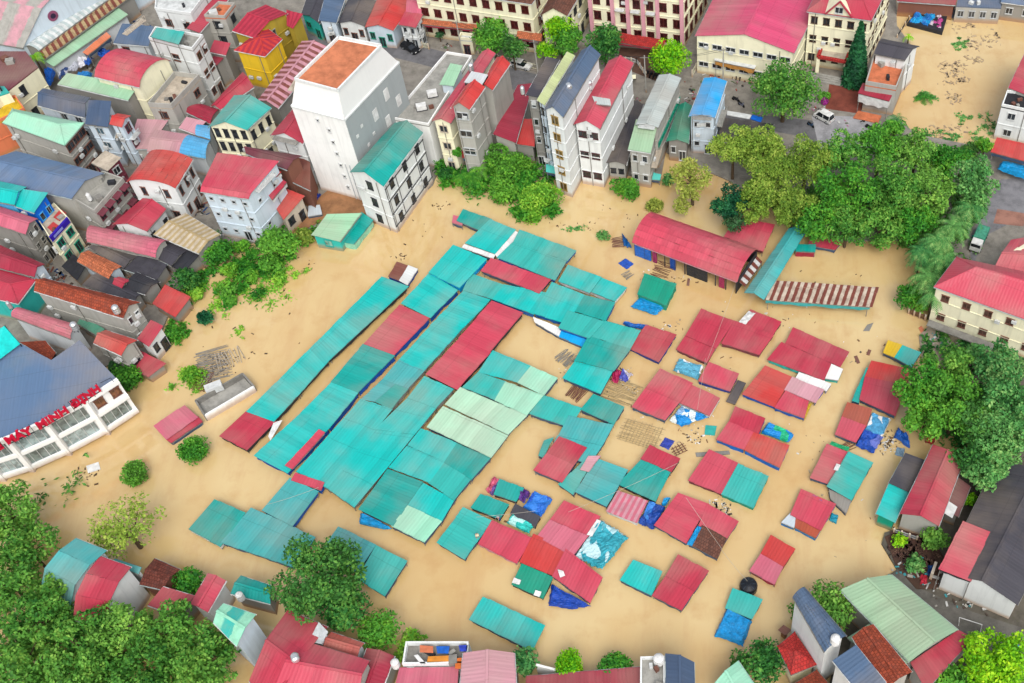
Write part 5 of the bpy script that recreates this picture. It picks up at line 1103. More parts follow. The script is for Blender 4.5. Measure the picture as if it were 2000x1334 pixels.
house('dark red roof at the bottom edge between the round trees', [(1028,1320),(1250,1302),(1262,1400),(1020,1400)], 4, 'shed', .4, 'wine', 'plaster:offw', w=None)
k = MB(); a, b = P(1050,1308,1.5), P(1088,1318,1.5); k.beam(a, b, .3, 3.4); o = k.build('garden_wall', 'plaster:white', None, origin=a); tag(o, 'short white garden wall left of the round yellow green tree', 'wall')
house('pink ridged roof house at the bottom edge', [(904,1275),(1005,1275),(1012,1400),(892,1400)], 6.5, 'gable', 1.1, 'pinkp', 'plaster:concrete', ridge=1, w=None)
house('cluttered flat terrace with coloured sheets and a low parapet', [(795,1258),(917,1258),(915,1300),(788,1302)], 5, 'flat', 0, 'conc:concd', 'plaster:offw', para=.9, w=None, name='terrace_house')
house('pink roofed house in front of the cluttered terrace', [(780,1304),(896,1302),(892,1400),(760,1400)], 5.2, 'shed', .6, 'pink', 'plaster:offw', w=None)
for lb, pp, cc in (('salmon sheet on the cluttered terrace, leftmost', [(820,1260),(846,1262),(846,1275),(820,1274)], 'plain:orange'), ('blue sheet in the middle of the cluttered terrace', [(852,1262),(878,1262),(876,1276),(854,1276)], 'cloth:blue'), ('blue sheet at the right end of the cluttered terrace', [(896,1260),(914,1260),(912,1272),(898,1272)], 'cloth:#2a4ad8'),
    ('orange tiled sheet in front on the cluttered terrace', [(836,1282),(880,1280),(878,1292),(834,1294)], 'plain:#ee9a38'), ('upright orange sheet by the pink ridged roof', [(889,1286),(903,1284),(902,1306),(889,1306)], 'plain:#e87830'), ('white plank lying across the cluttered terrace', [(808,1280),(816,1278),(832,1296),(824,1299)], 'plain:white')):
    board(lb, pp, 5.9, cc, 'terrace_sheet', 'sheet', 'sheets on the cluttered terrace', .06)
# bottom left / bottom centre
house('large house with a deep pinkish red roof at the bottom', [(486,1330),(530,1390),(640,1224),(562,1191)], 6.5, 'gable', 1.4, 'redd', 'plaster:concrete', w=None)
house('grey rendered gable block at the top of the pinkish red roof', [(603,1252),(628,1258),(642,1236),(624,1216)], 6.8, 'shed', .3, 'conc:steel', 'plaster:steel', w=None, name='roof_block', cat='roof block')
house('lower pinkish red roof with steel pipes on it', [(535,1345),(700,1360),(722,1290),(588,1250)], 7, 'gable', 1.1, 'red', 'plaster:concrete', w=None)
house('small red roof right of the pinkish red roofs', [(628,1268),(698,1284),(712,1256),(647,1234)], 5.5, 'gable', .6, 'redo', 'plaster:steel', w=None)
house('dark red roof beside the white dish shaped tank', [(690,1340),(745,1352),(771,1281),(716,1265)], 4.6, 'gable', .6, 'wine', 'plaster:concrete', w=None, ridge=1)
house('barrel roofed house with a blue grey roof and a steep teal front', [(79,1150),(137,1187),(225,1094),(165,1070)], 5.5, [(0, 0), (.28, 2.6), (.65, 3.3), (1, 2.8)], 0, 'tealb', 'plaster:steel', w=None)
house('barrel roofed house with a red roof and a plain grey side wall', [(142,1212),(210,1222),(272,1126),(212,1105)], 5.5, [(0, 0), (.30, 2.6), (.65, 3.3), (1, 2.8)], 0, 'redd', 'plaster:offw', w=None)
house('small dark red roof behind the blue grey barrel roof', [(88,1108),(104,1118),(142,1090),(119,1078)], 4, 'shed', .3, 'wine', 'plaster:concd', w=None)
house('small pale teal annex behind the red barrel roof', [(216,1100),(270,1122),(278,1110),(226,1093)], 5.5, 'shed', .3, 'tealb', 'plaster:offw', w=None)
house('house with an old dark brown tiled roof', [(272,1142),(318,1152),(352,1112),(302,1090)], 4, 'gable', .6, 'tile:rustd', 'plaster:brown', w=None)
house('low red roof behind the big green trees', [(288,1182),(350,1205),(382,1166),(320,1148)], 4, 'shed', .4, 'redd', 'plaster:concd', w=None)
house('long thin red roofed house with white edges', [(371,1180),(406,1196),(442,1134),(406,1119)], 5.5, 'gable', .5, 'red', 'plaster:offw', ridge=1, w=None)
house('dark teal ribbed roof behind the dark green tree', [(450,1160),(528,1180),(532,1144),(470,1124)], 4.2, 'gable', .5, 'teald', 'plaster:concd', w=None)
house('white walled house with a mint and teal striped roof', [(416,1216),(462,1262),(500,1200),(436,1178)], 9.5, 'gable', .6, 'striped:mint,tealg,4', 'plaster:lblue', w=None)
house('green glazed waterside pavilion with a mint and teal roof', [(609,462),(664,472),(706,416),(640,421)], 3, 'shed', .4, 'palegreen', 'plaster:tealg', zb=.0, ridge=1, w='auto', wcol='tealg', pane='#8ab8a8', name='pavilion', cat='pavilion')
stall('teal side roof of the green glazed pavilion', [([(706,416),(728,431),(692,476),(666,472)], 'teald')], z=2.6, group=None, cat='lean-to', name='lean_to', skirt='plain:mint', sd=1.2)
stall('small pale blue sheet roof lying in the garden soil', [([(604,404),(624,402),(628,418),(602,422)], 'lblue')], z=1.4, group=None, cat='lean-to', name='lean_to')
tarp('dark blue cloth heap in the garden soil behind the pavilion', [(609,374),(626,376),(618,390),(612,388)], 1.0, 'cloth:#0a38a8', amp=.3)
tarp('blue tarpaulin at the low end of the long pale green roof', [(84,130),(104,132),(98,155),(90,160)], 4, 'cloth:blue', amp=.3, drape=1)
tarp('blue tarpaulin in the yard beside the salmon awning', [(150,112),(180,108),(176,122),(152,126)], 2.5, 'cloth:#1560c8,#e8e8f0', amp=.5)
tarp('bright blue tarpaulin pair behind the pale green long roof', [(152,140),(178,138),(176,148),(148,148)], 3, 'cloth:#1a8ad8', amp=.3)
tarp('dark blue tarpaulin in the market yard near the grey block', [(190,92),(216,98),(212,108),(190,106)], 2.5, 'cloth:#0a58c0', amp=.5)
tarp('mixed blue and white sheets covering the yard stalls', [(108,132),(146,112),(152,126),(114,150)], 2.6, 'cloth:#2a4f90,#c8ccd8', amp=.5, n=18)
stall('salmon pink awning over the yard between blue tarpaulins', [([(163,103),(172,107),(216,72),(208,65)], 'orange')], z=4, group='small red awnings', cat='awning', name='awning')
# tanks and roof things
tank('upright white tank on the long rust orange roof', 231, 612, 9.6, stand=.4)
tank('steel tank standing on the blue grey concrete block by the pink barrel roof', 151, 646, 6.8, stand=.6)
tank('white round tank beside the dark red roof at the bottom', 775, 1302, 4.6, r=.75, mat='plain:white', stand=.3)
tank('white tank between the two slate blue roofs', 1630, 1256, 12.2, r=.85, stand=.3, mat='plain:white')
tank('white tank on the grey flat terrace by the navy roof', 1287, 1294, 5.0, r=.95, stand=.3, mat='plain:white')
tank('steel tank on the slate blue gabled tube house', 1112, 178, 19.6, lying=True, stand=.8)
tank('steel tank on the cream tube house roof', 922, 143, 13, r=.7, stand=1.0)
tank('small tank at the front corner of the black roofed tube house', 1022, 186, 17, r=.55, stand=.6)
tank('white tank beside the old timber house', 576, 330, 7, r=.6, stand=.6)
tank('steel tank at the head of the red part of the white tube house', 1153, 176, 15.4, r=.6, stand=.8)
tank('lying steel tank on the lower pinkish red roof', 580, 1290, 7.9, lying=True, stand=.5)
tank('white tank on the dark block behind the mint striped roof', 473, 1171, 5, r=.7, stand=.3, mat='plain:white')
tank('small white tank at the end of the long pink ribbed roof', 24, 604, 6.5, r=.45, stand=.5)
tank('small white tank over the grey awning house', 178, 392, 7.6, r=.5, stand=.3, mat='plain:white')
# round black tank in the flood
p = P(1462, 1143, 1); t = thing('round_tank', 'big round black tank lying in the flood above the teal stall', 'tank', (p.x, p.y, 0)); m = MB(); m.lathe((p.x, p.y, 0), [(1.25, -.5), (1.3, .9), (1.15, 1.3), (.5, 1.55), (.2, 1.6), (0, 1.62)], 20); m.build('tank_body', plain('#1c2028', .35), t, True); m = MB()
for i in range(8): a = i*math.pi/4; m.beam((p.x+.3*math.cos(a), p.y+.3*math.sin(a), 1.55), (p.x+1.15*math.cos(a), p.y+1.15*math.sin(a), 1.33), .08, .08)
m.build('rib', plain('#3a4450', .4), t)
# ================================================================ TREES AND PLANTS
PAL = dict(green=('#2a6a2a', '#5c9f3c', '#9ccc58'), dark=('#1c4f26', '#3c8439', '#7ab44c'), lime=('#3f9a10', '#86cf14', '#c8ec2e'), olive=('#4f7a2a', '#84a83c', '#b8c95c'),
  fresh=('#1f6424', '#4a9c30', '#86c640'), deep=('#103d30', '#1f6640', '#3f8f52'), sparse=('#7c8f3c', '#a3b24c', '#c9c868'), feather=('#2a6e3c', '#57a355', '#a3cf7a'), grassy=('#3d8a26', '#73b836', '#b0d84a'))
def leaves(name, cen, nor, size, mat, parent, asp=1.5, seed=1, droop=0.0):
    n = len(cen); rg = np.random.default_rng(seed)
    rnd = rg.normal(size=(n, 3)); nn = nor + rnd*.75; nn /= np.linalg.norm(nn, axis=1)[:, None]+1e-9
    a = np.cross(nn, rg.normal(size=(n, 3))); a /= np.linalg.norm(a, axis=1)[:, None]+1e-9; b = np.cross(nn, a)
    if droop: a = a*(1-droop)+np.array([0, 0, -1])*droop; a /= np.linalg.norm(a, axis=1)[:, None]
    s = (size*(.65+.7*rg.random(n)))[:, None]; a = a*s*asp*.5; b = b*s*.5
    q = np.stack([cen-a, cen+b*.9-a*.1, cen+a, cen-b*.9-a*.1], axis=1)   # pointed leaf clump
    off = np.array(ORG[parent.name]); q = (q-off).reshape(-1, 3)
    me = bpy.data.meshes.new(name); me.vertices.add(4*n); me.vertices.foreach_set('co', q.ravel())
    me.loops.add(4*n); me.loops.foreach_set('vertex_index', np.arange(4*n)); me.polygons.add(n)
    me.polygons.foreach_set('loop_start', np.arange(0, 4*n, 4)); me.polygons.foreach_set('loop_total', np.full(n, 4))
    me.update(calc_edges=True); me.validate(); me.materials.append(mat)
    o = bpy.data.objects.new(name, me); C.objects.link(o); o.parent = parent; return o
BARK = None
def bark():
    k = 'bark'
    if k not in _m:
        t = NT('bark'); p = t.pos(); col = t.mix(t.noise(p, 3, 4), lin('#4a3a2c', .8), lin('#6e5f4c', .8)); _m[k] = t.done(col, .9, .1)
    return _m[k]
def tree(label, x, y, r, pal='green', zc=None, zb=0.0, sq=.8, dens=1.0, leaf=.42, lobes=12, group=None, name='tree', cat='tree', trunk=True, asp=1.5, seed=None, droop=0.0, ex=1.0, spread=.62, lr=(.34, .52)):
    """x, y: crown centre in the photo, r: crown radius in photo pixels"""
    R0 = r/scale_at(P(x, y, 5))
    if zc is None: zc = max(1.0, min(7.5, R0*.95+zb)) if trunk else R0*.45+zb
    if trunk: lobes = int(lobes*1.3); lr = (lr[0]*1.12, lr[1]*1.12)
    c = P(x, y, zc); R = 1.1*r/scale_at(c); seed = seed or int(x*31+y*7+r); rg = np.random.default_rng(seed); root = thing(name, label, cat, (c.x, c.y, zb), group)
    L = []
    for i in range(lobes):
        d = rg.normal(size=3); d /= np.linalg.norm(d); d[2] = d[2]*.85-.02
        rr = R*spread*(.55+.45*rg.random()) if i else 0
        L.append((np.array([d[0]*rr*ex, d[1]*rr, d[2]*rr*sq]), R*rg.uniform(*lr)))
    leaf *= .86; N = int(dens*(R**2)*118/(leaf/.42)**2); cs = []; ns = []
    w = np.array([l[1]**2 for l in L]); w /= w.sum()
    idx = rg.choice(len(L), N, p=w); d = rg.normal(size=(N, 3)); d /= np.linalg.norm(d, axis=1)[:, None]
    d[:, 2] = np.where((d[:, 2] < -.2) & (rg.random(N) < .6), -d[:, 2], d[:, 2])
    rad = np.array([l[1] for l in L])[idx]*(1.06-.42*rg.random(N)**1.8)
    cen = np.array([l[0] for l in L])[idx]+d*rad[:, None]*np.array([1, 1, .85])
    cen += rg.normal(size=(N, 3))*R*.025
    cen += np.array([c.x, c.y, c.z]); cen = cen[cen[:, 2] > zb-.1]; nor = d[:len(cen)]*.9+np.array([0, 0, .35])
    leaves('crown', cen, nor, np.full(len(cen), leaf), leafm(*PAL[pal]), root, asp, seed, droop)
    if trunk:
        m = MB(); b0 = Vector((c.x, c.y, zb-1.5)); top = c-Vector((0, 0, R*.25)); tr = max(.12, R*.055); m.tube(b0, top, tr*1.3, tr*.8, 8)
        for l, lr_ in L[1:8]:
            e = c+Vector(l)*.9; midp = top.lerp(e, .5)+Vector((0, 0, -.1*R)); m.tube(top-Vector((0, 0, R*.1)), midp, tr*.6, tr*.35, 6); m.tube(midp, e, tr*.35, tr*.1, 5)
        m.build('trunk', bark(), root)
    return root
# bottom left grove
G1 = 'trees of the lower left grove'
for a in [('tree at the left edge topmost in the lower left grove', 15, 1000, 62), ('tree left of the blue grey barrel roof in the lower left grove', 55, 1072, 46), ('tree at the left edge beside the steep teal front', 12, 1130, 62), ('tree right below the steep teal front', 78, 1205, 62),
          ('tree in the lower left corner of the grove', 30, 1290, 80), ('tree below the red barrel roofed house', 160, 1262, 66), ('tree touching the grey side wall of the red barrel roof', 235, 1232, 56), ('tree at the bottom edge in the middle of the grove', 150, 1335, 66),
          ('tree with reddish twigs near the low red roof', 318, 1232, 58), ('tree beside the pale wall of the mint striped roof house', 400, 1272, 58), ('tree at the bottom edge right of the grove centre', 268, 1322, 70), ('rightmost tree of the grove at the bottom edge', 385, 1335, 62), ('small tree between the barrel roofs and the left edge', 105, 1150, 30)]:
    tree(a[0], a[1], a[2], a[3], 'green', group=G1, zc=7, lobes=26, lr=(.17, .28), spread=.92, leaf=.40)
tree('sparse spreading tree standing alone in the flood', 246, 1032, 72, 'olive', zc=5.5, dens=.3, lobes=22, lr=(.16, .28), spread=.85, leaf=.36)
tree('round clipped tree left of the dark red shed end', 377, 879, 30, 'fresh', zc=1.6, dens=1.5, lobes=14, leaf=.3, lr=(.4, .5), spread=.5)
tree('round clipped tree farther left in the open water', 262, 925, 28, 'fresh', zc=1.6, dens=1.5, lobes=14, leaf=.3, lr=(.4, .5), spread=.5)
tree('large dark green tree in front of the light teal stalls', 622, 1135, 84, 'dark', zc=7.5, lobes=34, lr=(.16, .27), spread=.88, sq=1.0)
tree('dark pointed top of foliage above the large dark green tree', 650, 1085, 34, 'dark', zc=9, lobes=10, trunk=False)
tree('lower half of foliage beside the dark green tree over the red roof', 670, 1180, 52, 'dark', zc=4.5, lobes=14)
tree('bright green tree right of the dark green tree', 738, 1232, 42, 'fresh', zc=3.2, lobes=14, leaf=.36)
tree('yellow green bush left of the cluttered terrace', 808, 1253, 30, 'grassy', zc=2, lobes=10, leaf=.34); tree('low bush against the cluttered terrace wall', 788, 1280, 18, 'grassy', zc=1.2, lobes=6, leaf=.3, trunk=False, name='bush', cat='bush')
tree('yellow green round tree at the bottom, left of the dark red roof centre', 1112, 1302, 34, 'lime', zc=2.8, dens=1.4, lobes=14, leaf=.3, lr=(.36, .48), spread=.55)
tree('green round tree at the bottom, right of the dark red roof centre', 1205, 1307, 36, 'fresh', zc=2.8, dens=1.4, lobes=14, leaf=.3, lr=(.36, .48), spread=.55)
tree('grey green tree against the pink ridged roof', 1022, 1292, 28, 'feather', zc=3)
tree('small bright green tree between the brown tiles and the thin red roof', 366, 1136, 33, 'fresh', zc=3, lobes=10, leaf=.34)
# waterside bushes, left
G2 = 'bushes growing out of the flood by the left houses'
for a in [('tall bright green tree in the water beside the pavilion', 545, 478, 38, 'fresh', 3.5), ('leafy tree below the tall one at the water edge', 530, 515, 24, 'fresh', 1.5), ('banana like bush right of the tan roof', 432, 497, 30, 'fresh', 2.2), ('bush at the end of the dark tin roofs', 446, 528, 21, 'grassy', 1.2),
          ('bush standing in the water below the dark tin roofs', 448, 562, 20, 'fresh', .8), ('small bush below the one standing in the water', 452, 585, 13, 'fresh', .6), ('dark bush between the black roof and the square red shed', 366, 548, 28, 'dark', 1.5), ('yellowish bush at the corner of the square red shed', 384, 572, 16, 'grassy', .8),
          ('small round dark bush alone in the flood', 399, 622, 18, 'deep', .8), ('bush beside the narrow red roof at the water', 338, 650, 22, 'fresh', 1.2), ('green hedge at the corner of the curved blue roof', 246, 738, 32, 'fresh', 1.6), ('small dark hedge above the corner of the blue roof', 222, 718, 18, 'deep', 1.6),
          ('scruffy bush touching the pavilion side', 596, 462, 20, 'olive', 1.2), ('low green bush amid the driftwood heap', 378, 732, 22, 'grassy', .6), ('second low green bush right of the tall bright green tree', 492, 540, 16, 'grassy', .5), ('bush with reddish flowers near the tan roof', 472, 480, 18, 'grassy', 1.2),
          ('low plants floating under the leafy tree', 545, 545, 14, 'grassy', .3), ('tuft of plants beside the grey house base', 520, 480, 20, 'dark', 1.5)]:
    tree(a[0], a[1], a[2], a[3], a[4], group=G2, zc=a[5]+.3, dens=1.1, lobes=10, leaf=.4, trunk=a[3] > 26, name='bush' if a[3] < 26 else 'tree', cat='bush' if a[3] < 26 else 'tree', droop=.2)
# waterside middle
for a in [('large leafy bush cluster right of the cream tube house', 992, 322, 44, 'fresh', 2.5), ('big light green bush at the corner of the flood', 1056, 388, 42, 'grassy', 1.8), ('dark green bush below the leafy cluster', 985, 372, 32, 'fresh', 1.4), ('rounded bush between the leafy cluster and the light green one', 1030, 358, 28, 'fresh', 1.8),
          ('low bush at the left of the waterside thicket', 868, 342, 18, 'dark', 1.2), ('round bush at the waterline left of the aqua awning', 1221, 370, 30, 'fresh', 1.2), ('small plant floating between the sheds and the red hall', 1178, 460, 13, 'feather', .5), ('faint yellowish plant in the shallow water', 1278, 402, 18, 'sparse', .6),
          ('plant on the ledge of the cream tube house', 893, 297, 11, 'fresh', 5), ('lime plants at the foot of the white tube house', 1165, 335, 12, 'lime', 1.5), ('trailing green edge of the thicket in the water', 1040, 418, 22, 'grassy', .5)]:
    tree(a[0], a[1], a[2], a[3], a[4], zc=a[5]+.3, dens=1.2, lobes=12, leaf=.4, trunk=False, name='bush', cat='bush')
def palm(label, x, y, r, zc, pal='fresh', n=14, lean=0.0, group='palms', name='palm', zb=0):
    c = P(x, y, zc); R = r/scale_at(c); root = thing(name, label, 'palm', (c.x, c.y, zb), group); rg = random.Random(x*3+y)
    m = MB(); m.tube((c.x, c.y, zb-1.5), c, .22, .14, 7); m.build('trunk', bark(), root); cs = []; ns = []
    f = MB()
    for i in range(n):
        a = 2*math.pi*i/n+rg.uniform(-.2, .2); el = rg.uniform(.1, .9); pts = []
        for k in range(9):
            s = k/8; rr = R*s*math.cos(el*.6); h = R*(s*math.sin(el)-1.15*s*s*(1-el*.35)); pts.append(c+Vector((rr*math.cos(a), rr*math.sin(a), h)))
        side = Vector((-math.sin(a), math.cos(a), 0))
        for k in range(8):
            p0, p1 = pts[k], pts[k+1]; w = R*.20*math.sin(math.pi*(k+1)/9.5)+.1
            for sg in (-1, 1):
                for j in range(2):
                    b = p0.lerp(p1, j*.5); e = p0.lerp(p1, j*.5+.35)
                    f.face([b, e, e+side*sg*w+Vector((0, 0, -w*.5))+(p1-p0)*.5])
    f.build('fronds', leafm(*PAL[pal]), root); return root
palm('banana palm in the waterside thicket', 912, 345, 32, 3.0, 'fresh', name='banana_palm'); palm('second banana palm nearer the thicket', 935, 330, 24, 3, 'fresh', name='banana_palm')
palm('palm leaning over the lake beyond the white fronted house', 1752, 232, 26, 4, 'feather'); palm('fallen palm crown lying in the brown lake', 1806, 190, 26, .6, 'fresh', 12)
palm('small lime palm behind the dark tin roof', 1775, 70, 12, 2.5, 'lime'); palm('yellow green palm at the end of the pale green long roof', 66, 108, 19, 7, 'lime')
# street trees at the top
tree('dark green street tree with palm like leaves by the cream building', 962, 72, 40, 'fresh', zc=7, lobes=16, droop=.3); tree('second dark street tree right beside it', 1000, 92, 28, 'dark', zc=6)
tree('bright yellow green street tree behind the lime barrel roof', 1092, 55, 32, 'lime', zc=7.5); tree('lower yellow green part tree left of the slate roof', 1068, 98, 20, 'lime', zc=5); tree('mid green street tree in front of the brown tiled wing', 1110, 82, 32, 'fresh', zc=6.5)
tree('dark street tree behind the slate blue gable', 1180, 85, 38, 'dark', zc=6.5); tree('round bright yellow green tree in front of the brick yard', 1311, 110, 38, 'lime', zc=7, dens=1.3, lobes=18)
tree('large green tree over the road beside the bright blue roof', 1532, 176, 62, 'green', zc=8, lobes=34, lr=(.18, .3), spread=.86, leaf=.42)
tree('small round clipped bush on the red paving', 1608, 186, 13, 'fresh', zc=1.6, zb=.3, name='bush', cat='bush'); tree('dark shrub beside the porch', 1590, 105, 11, 'dark', zc=2.5, zb=.3, name='bush', cat='bush')
tree('dark small tree at the foot of the blue bedsheet wall', 858, 68, 8, 'deep', zc=2, zb=.3)
def conifer(label, x, y0, y1, r, zb=.3):
    base = P(x, y1, zb); h = 0
    while h < 40:
        q = base+Vector((0, 0, h)); yy = CY-FPX*((q.y*st - (HCAM-q.z)*ct)/(q.y*ct+(HCAM-q.z)*st))
        if yy < y0: break
        h += .25
    R = r/scale_at(base); root = thing('conifer', label, 'conifer', tuple(base)); rg = np.random.default_rng(5); N = 7000
    u = rg.random(N)**.75; z = h*(1-u)*.96; tier = (z*1.25) % 1; rad = R*(u**.8)*(.72+.28*(1-tier))*(.55+.45*rg.random(N)**.4); a = rg.random(N)*6.283
    cen = np.stack([base.x+rad*np.cos(a), base.y+rad*np.sin(a), base.z+z+1-.25*rad], 1); nor = np.stack([np.cos(a), np.sin(a), np.full(N, .5)], 1)
    leaves('crown', cen, nor, np.full(N, .5), leafm(*PAL['deep']), root, 1.8, 3, .25); m = MB(); m.tube(base-Vector((0, 0, 1)), base+Vector((0, 0, h*.95)), .35, .05, 8); m.build('trunk', bark(), root)
conifer('tall dark cone shaped conifer in front of the pale yellow building', 1668, 48, 162, 28)
# big grove right of the red hall
G3 = 'trees of the big grove behind the red hall'
for a in [('olive tree at the left of the grove above the green dark one', 1432, 288, 44, 'olive', 8), ('olive tree right of the wide low black roof', 1490, 290, 50, 'olive', 8.5), ('olive tree in the middle of the grove front', 1500, 355, 54, 'olive', 8), ('olive tree next to the teal walkway top', 1548, 400, 44, 'olive', 6.5), ('olive tree between the grove middle and the bright trees', 1575, 310, 50, 'olive', 8.5), ('olive tree in front left above the old red roof', 1470, 400, 34, 'olive', 6)]:
    tree(a[0], a[1], a[2], a[3], a[4], group=G3, zc=a[5], zb=.2, lobes=26, lr=(.17, .28), spread=.92, leaf=.34, dens=1.15)
for a in [('bright tree above the teal kiosk', 1600, 430, 44, 'fresh', 5.5), ('bright tree at the pool edge right of the kiosk', 1655, 440, 46, 'green', 5.5), ('bright tree at the pool edge below the grove centre', 1720, 440, 46, 'green', 5.5), ('bright tree in the centre of the grove', 1660, 365, 56, 'fresh', 8.5), ('bright tree right of the grove centre', 1740, 360, 56, 'green', 8.5), ('bright tree beside the grey road end', 1650, 300, 44, 'green', 8.5),
          ('bright tree at the lake side of the grove', 1720, 285, 44, 'fresh', 8), ('bright tree top overlooking the lake', 1790, 300, 46, 'green', 8), ('bright tree facing the lake farther right', 1852, 315, 42, 'fresh', 8), ('green tree right in the grove above the feathery palms', 1815, 375, 52, 'green', 8), ('green tree nearest the right hand road', 1895, 335, 42, 'feather', 8), ('green tree over the pool corner', 1785, 430, 44, 'fresh', 6), ('feathery tree beside the brick paving', 1905, 372, 40, 'feather', 7.5), ('leafy crown behind the palm by the lake', 1745, 258, 26, 'fresh', 6), ('small bright tree at the lake corner', 1925, 282, 18, 'grassy', 4)]:
    tree(a[0], a[1], a[2], a[3], a[4], group=G3, zc=a[5], zb=.2, lobes=24, lr=(.17, .3), spread=.9, leaf=.42, dens=1.0)
for i, (lb, x, y, r) in enumerate([('drooping palm at the top of the right palm row', 1895, 405, 34), ('drooping palm beside the green truck', 1862, 440, 34), ('drooping palm between the pool corner and the truck', 1830, 470, 36), ('drooping palm above the cream building corner', 1840, 505, 36), ('drooping palm at the bottom of the palm row', 1812, 540, 34), ('drooping palm over the pool corner', 1800, 490, 28), ('drooping palm left of the pinkish hipped roof', 1825, 570, 28)]):
    palm(lb, x, y, r*1.15, 7, 'feather', 20, zb=.2)
    tree('tuft of green under '+lb, x+6, y+14, r*.75, 'dark', zc=4, zb=.2, lobes=8, group='shrubs under the palm row', name='bush', cat='bush', trunk=False)
tree('bright small tree at the lower end of the palm row', 1775, 578, 27, 'fresh', zc=3, lobes=12, leaf=.4); tree('small green bush left of the cream building', 1798, 598, 16, 'fresh', zc=1.5, trunk=False, name='bush', cat='bush')
tree('dark bluish green tree above the red barrel hall', 1425, 395, 40, 'deep', zc=6, lobes=16, droop=.35, lr=(.24, .38), spread=.75); tree('lower crown of bluish green leaves touching the old red roof', 1432, 432, 24, 'deep', zc=4, lobes=8, droop=.3)
tree('sparse yellowish tree with a bare thin trunk', 1352, 345, 46, 'sparse', zc=7, dens=.5, lobes=24, lr=(.16, .26), spread=.85, leaf=.36); tree('thin lower foliage of the sparse yellowish tree', 1340, 395, 30, 'sparse', zc=3.5, dens=.35, lobes=14, lr=(.16, .26), spread=.85, leaf=.34, trunk=False)
tree('green shrub at the waterline beside the aqua awning', 1305, 350, 14, 'feather', zc=1.2, trunk=False, name='bush', cat='bush')
# right hand trees
G4 = 'trees on the right bank'
for a in [('broad tree hiding the long red stall row', 1812, 760, 56, 'fresh', 7), ('tree above the red cloth bundle', 1808, 818, 44, 'fresh', 5.5), ('tree at the courtyard edge', 1850, 712, 46, 'green', 7), ('tree in the middle of the right bank', 1868, 790, 58, 'fresh', 8), ('feathery tree by the right edge at the top of the bank', 1950, 715, 50, 'feather', 8), ('feathery tree at the right edge in the middle', 1965, 790, 52, 'feather', 8), ('feathery tree above the black warehouse', 1945, 860, 56, 'feather', 7.5), ('feathery tree at the lower end of the right bank', 1930, 922, 42, 'feather', 6.5), ('dark green tree behind the rippled red roof', 1900, 880, 44, 'dark', 6.5), ('tree at the right edge above the warehouse roof', 1990, 850, 36, 'feather', 8), ('green tree close to the cream wall', 1905, 690, 24, 'feather', 4), ('dark tree in the centre of the right bank', 1905, 820, 44, 'dark', 8)]:
    tree(a[0], a[1], a[2], a[3], a[4], group=G4, zc=a[5], zb=.2, lobes=24, lr=(.17, .3), spread=.9, leaf=.42)
tree('lime green bush beside the white panel', 1895, 975, 15, 'lime', zc=2, zb=.2, name='bush', cat='bush'); tree('papaya like tree by the narrow lane', 1826, 1052, 29, 'green', zc=3, zb=.2); tree('light green climbing plant over the dark soil', 1788, 1100, 22, 'feather', zc=1.6, zb=.2, name='bush', cat='bush'); tree('lime bush on the bank by the teal hut', 1756, 1055, 16, 'lime', zc=1.3, zb=.1, name='bush', cat='bush')
tree('green tree between the slate blue and the pale green roof', 1620, 1190, 50, 'green', zc=4, lobes=16, ex=.9); tree('green tree left of the slate blue roof top', 1562, 1190, 22, 'green', zc=2.5)
tree('green tree left of the orange tiled house', 1492, 1300, 46, 'dark', zc=3.5, lobes=16); tree('leaves at the left of the tree by the orange tiles', 1448, 1292, 22, 'dark', zc=2)
tree('large lime green tree in the lower right corner', 1944, 1293, 70, 'lime', zc=6, lobes=30, lr=(.17, .28), spread=.88, dens=1.1); tree('smaller green tree below the red strip roof', 1860, 1330, 40, 'fresh', zc=4)
# low bank vegetation nobody could count
def cover(label, spots, pal, n, size=.36, z=.15, h=.9, name='bank_plants'):
    rg = np.random.default_rng(len(label)); cs = []
    for x, y, sx, sy, k in spots:
        q = P(x, y, z); sc = scale_at(q); c = rg.normal(size=(int(k*n), 3))*np.array([sx/sc, sy/sc/.62, .0]); cl = rg.normal(size=(12, 3))*np.array([sx/sc, sy/sc/.62, 0]); pick = rg.integers(0, 12, len(c))
        c = cl[pick]+c*.28; c[:, 2] = rg.random(len(c))**1.3*h*(.4+.6*rg.random(12)[pick]); cs.append(c+np.array([q.x, q.y, z]))
    c = np.concatenate(cs); t = thing('tmp_root', None, None, (0, 0, 0)); nor = rg.normal(size=c.shape)*.4+np.array([0, 0, 1])
    o = leaves(name, c, nor, np.full(len(c), size), leafm(*PAL[pal]), t, 2.0, 4, .1); o.parent = None; bpy.data.objects.remove(t); tag(o, label, 'plants', None, 'stuff')
cover('tangle of green plants along the flooded left bank', [(440,505,26,16,1.6),(480,525,24,14,1.3),(530,535,22,12,1),(460,575,22,16,1.2),(385,560,20,14,1),(340,655,12,12,.6),(250,735,20,10,.8),(500,500,26,12,1),(560,500,16,10,.4),(600,460,14,12,.4),(420,470,12,8,.5),(555,470,14,12,.5)], 'fresh', 620)
cover('yellowish green weeds scattered on the water at the left bank', [(500,560,30,14,.8),(430,600,16,14,.5),(350,580,14,10,.5),(380,735,18,10,1),(470,650,6,5,.1),(445,560,20,12,.6),(560,540,14,10,.5)], 'grassy', 700, .3, .05, .3)
cover('thick green scrub at the foot of the tube houses', [(985,345,34,22,2.2),(1040,375,30,20,2),(930,345,28,12,1.5),(880,340,16,10,.8),(1060,410,22,12,1),(1000,385,24,12,1),(1030,335,16,14,.8)], 'fresh', 900, .4, .2, 2.2)
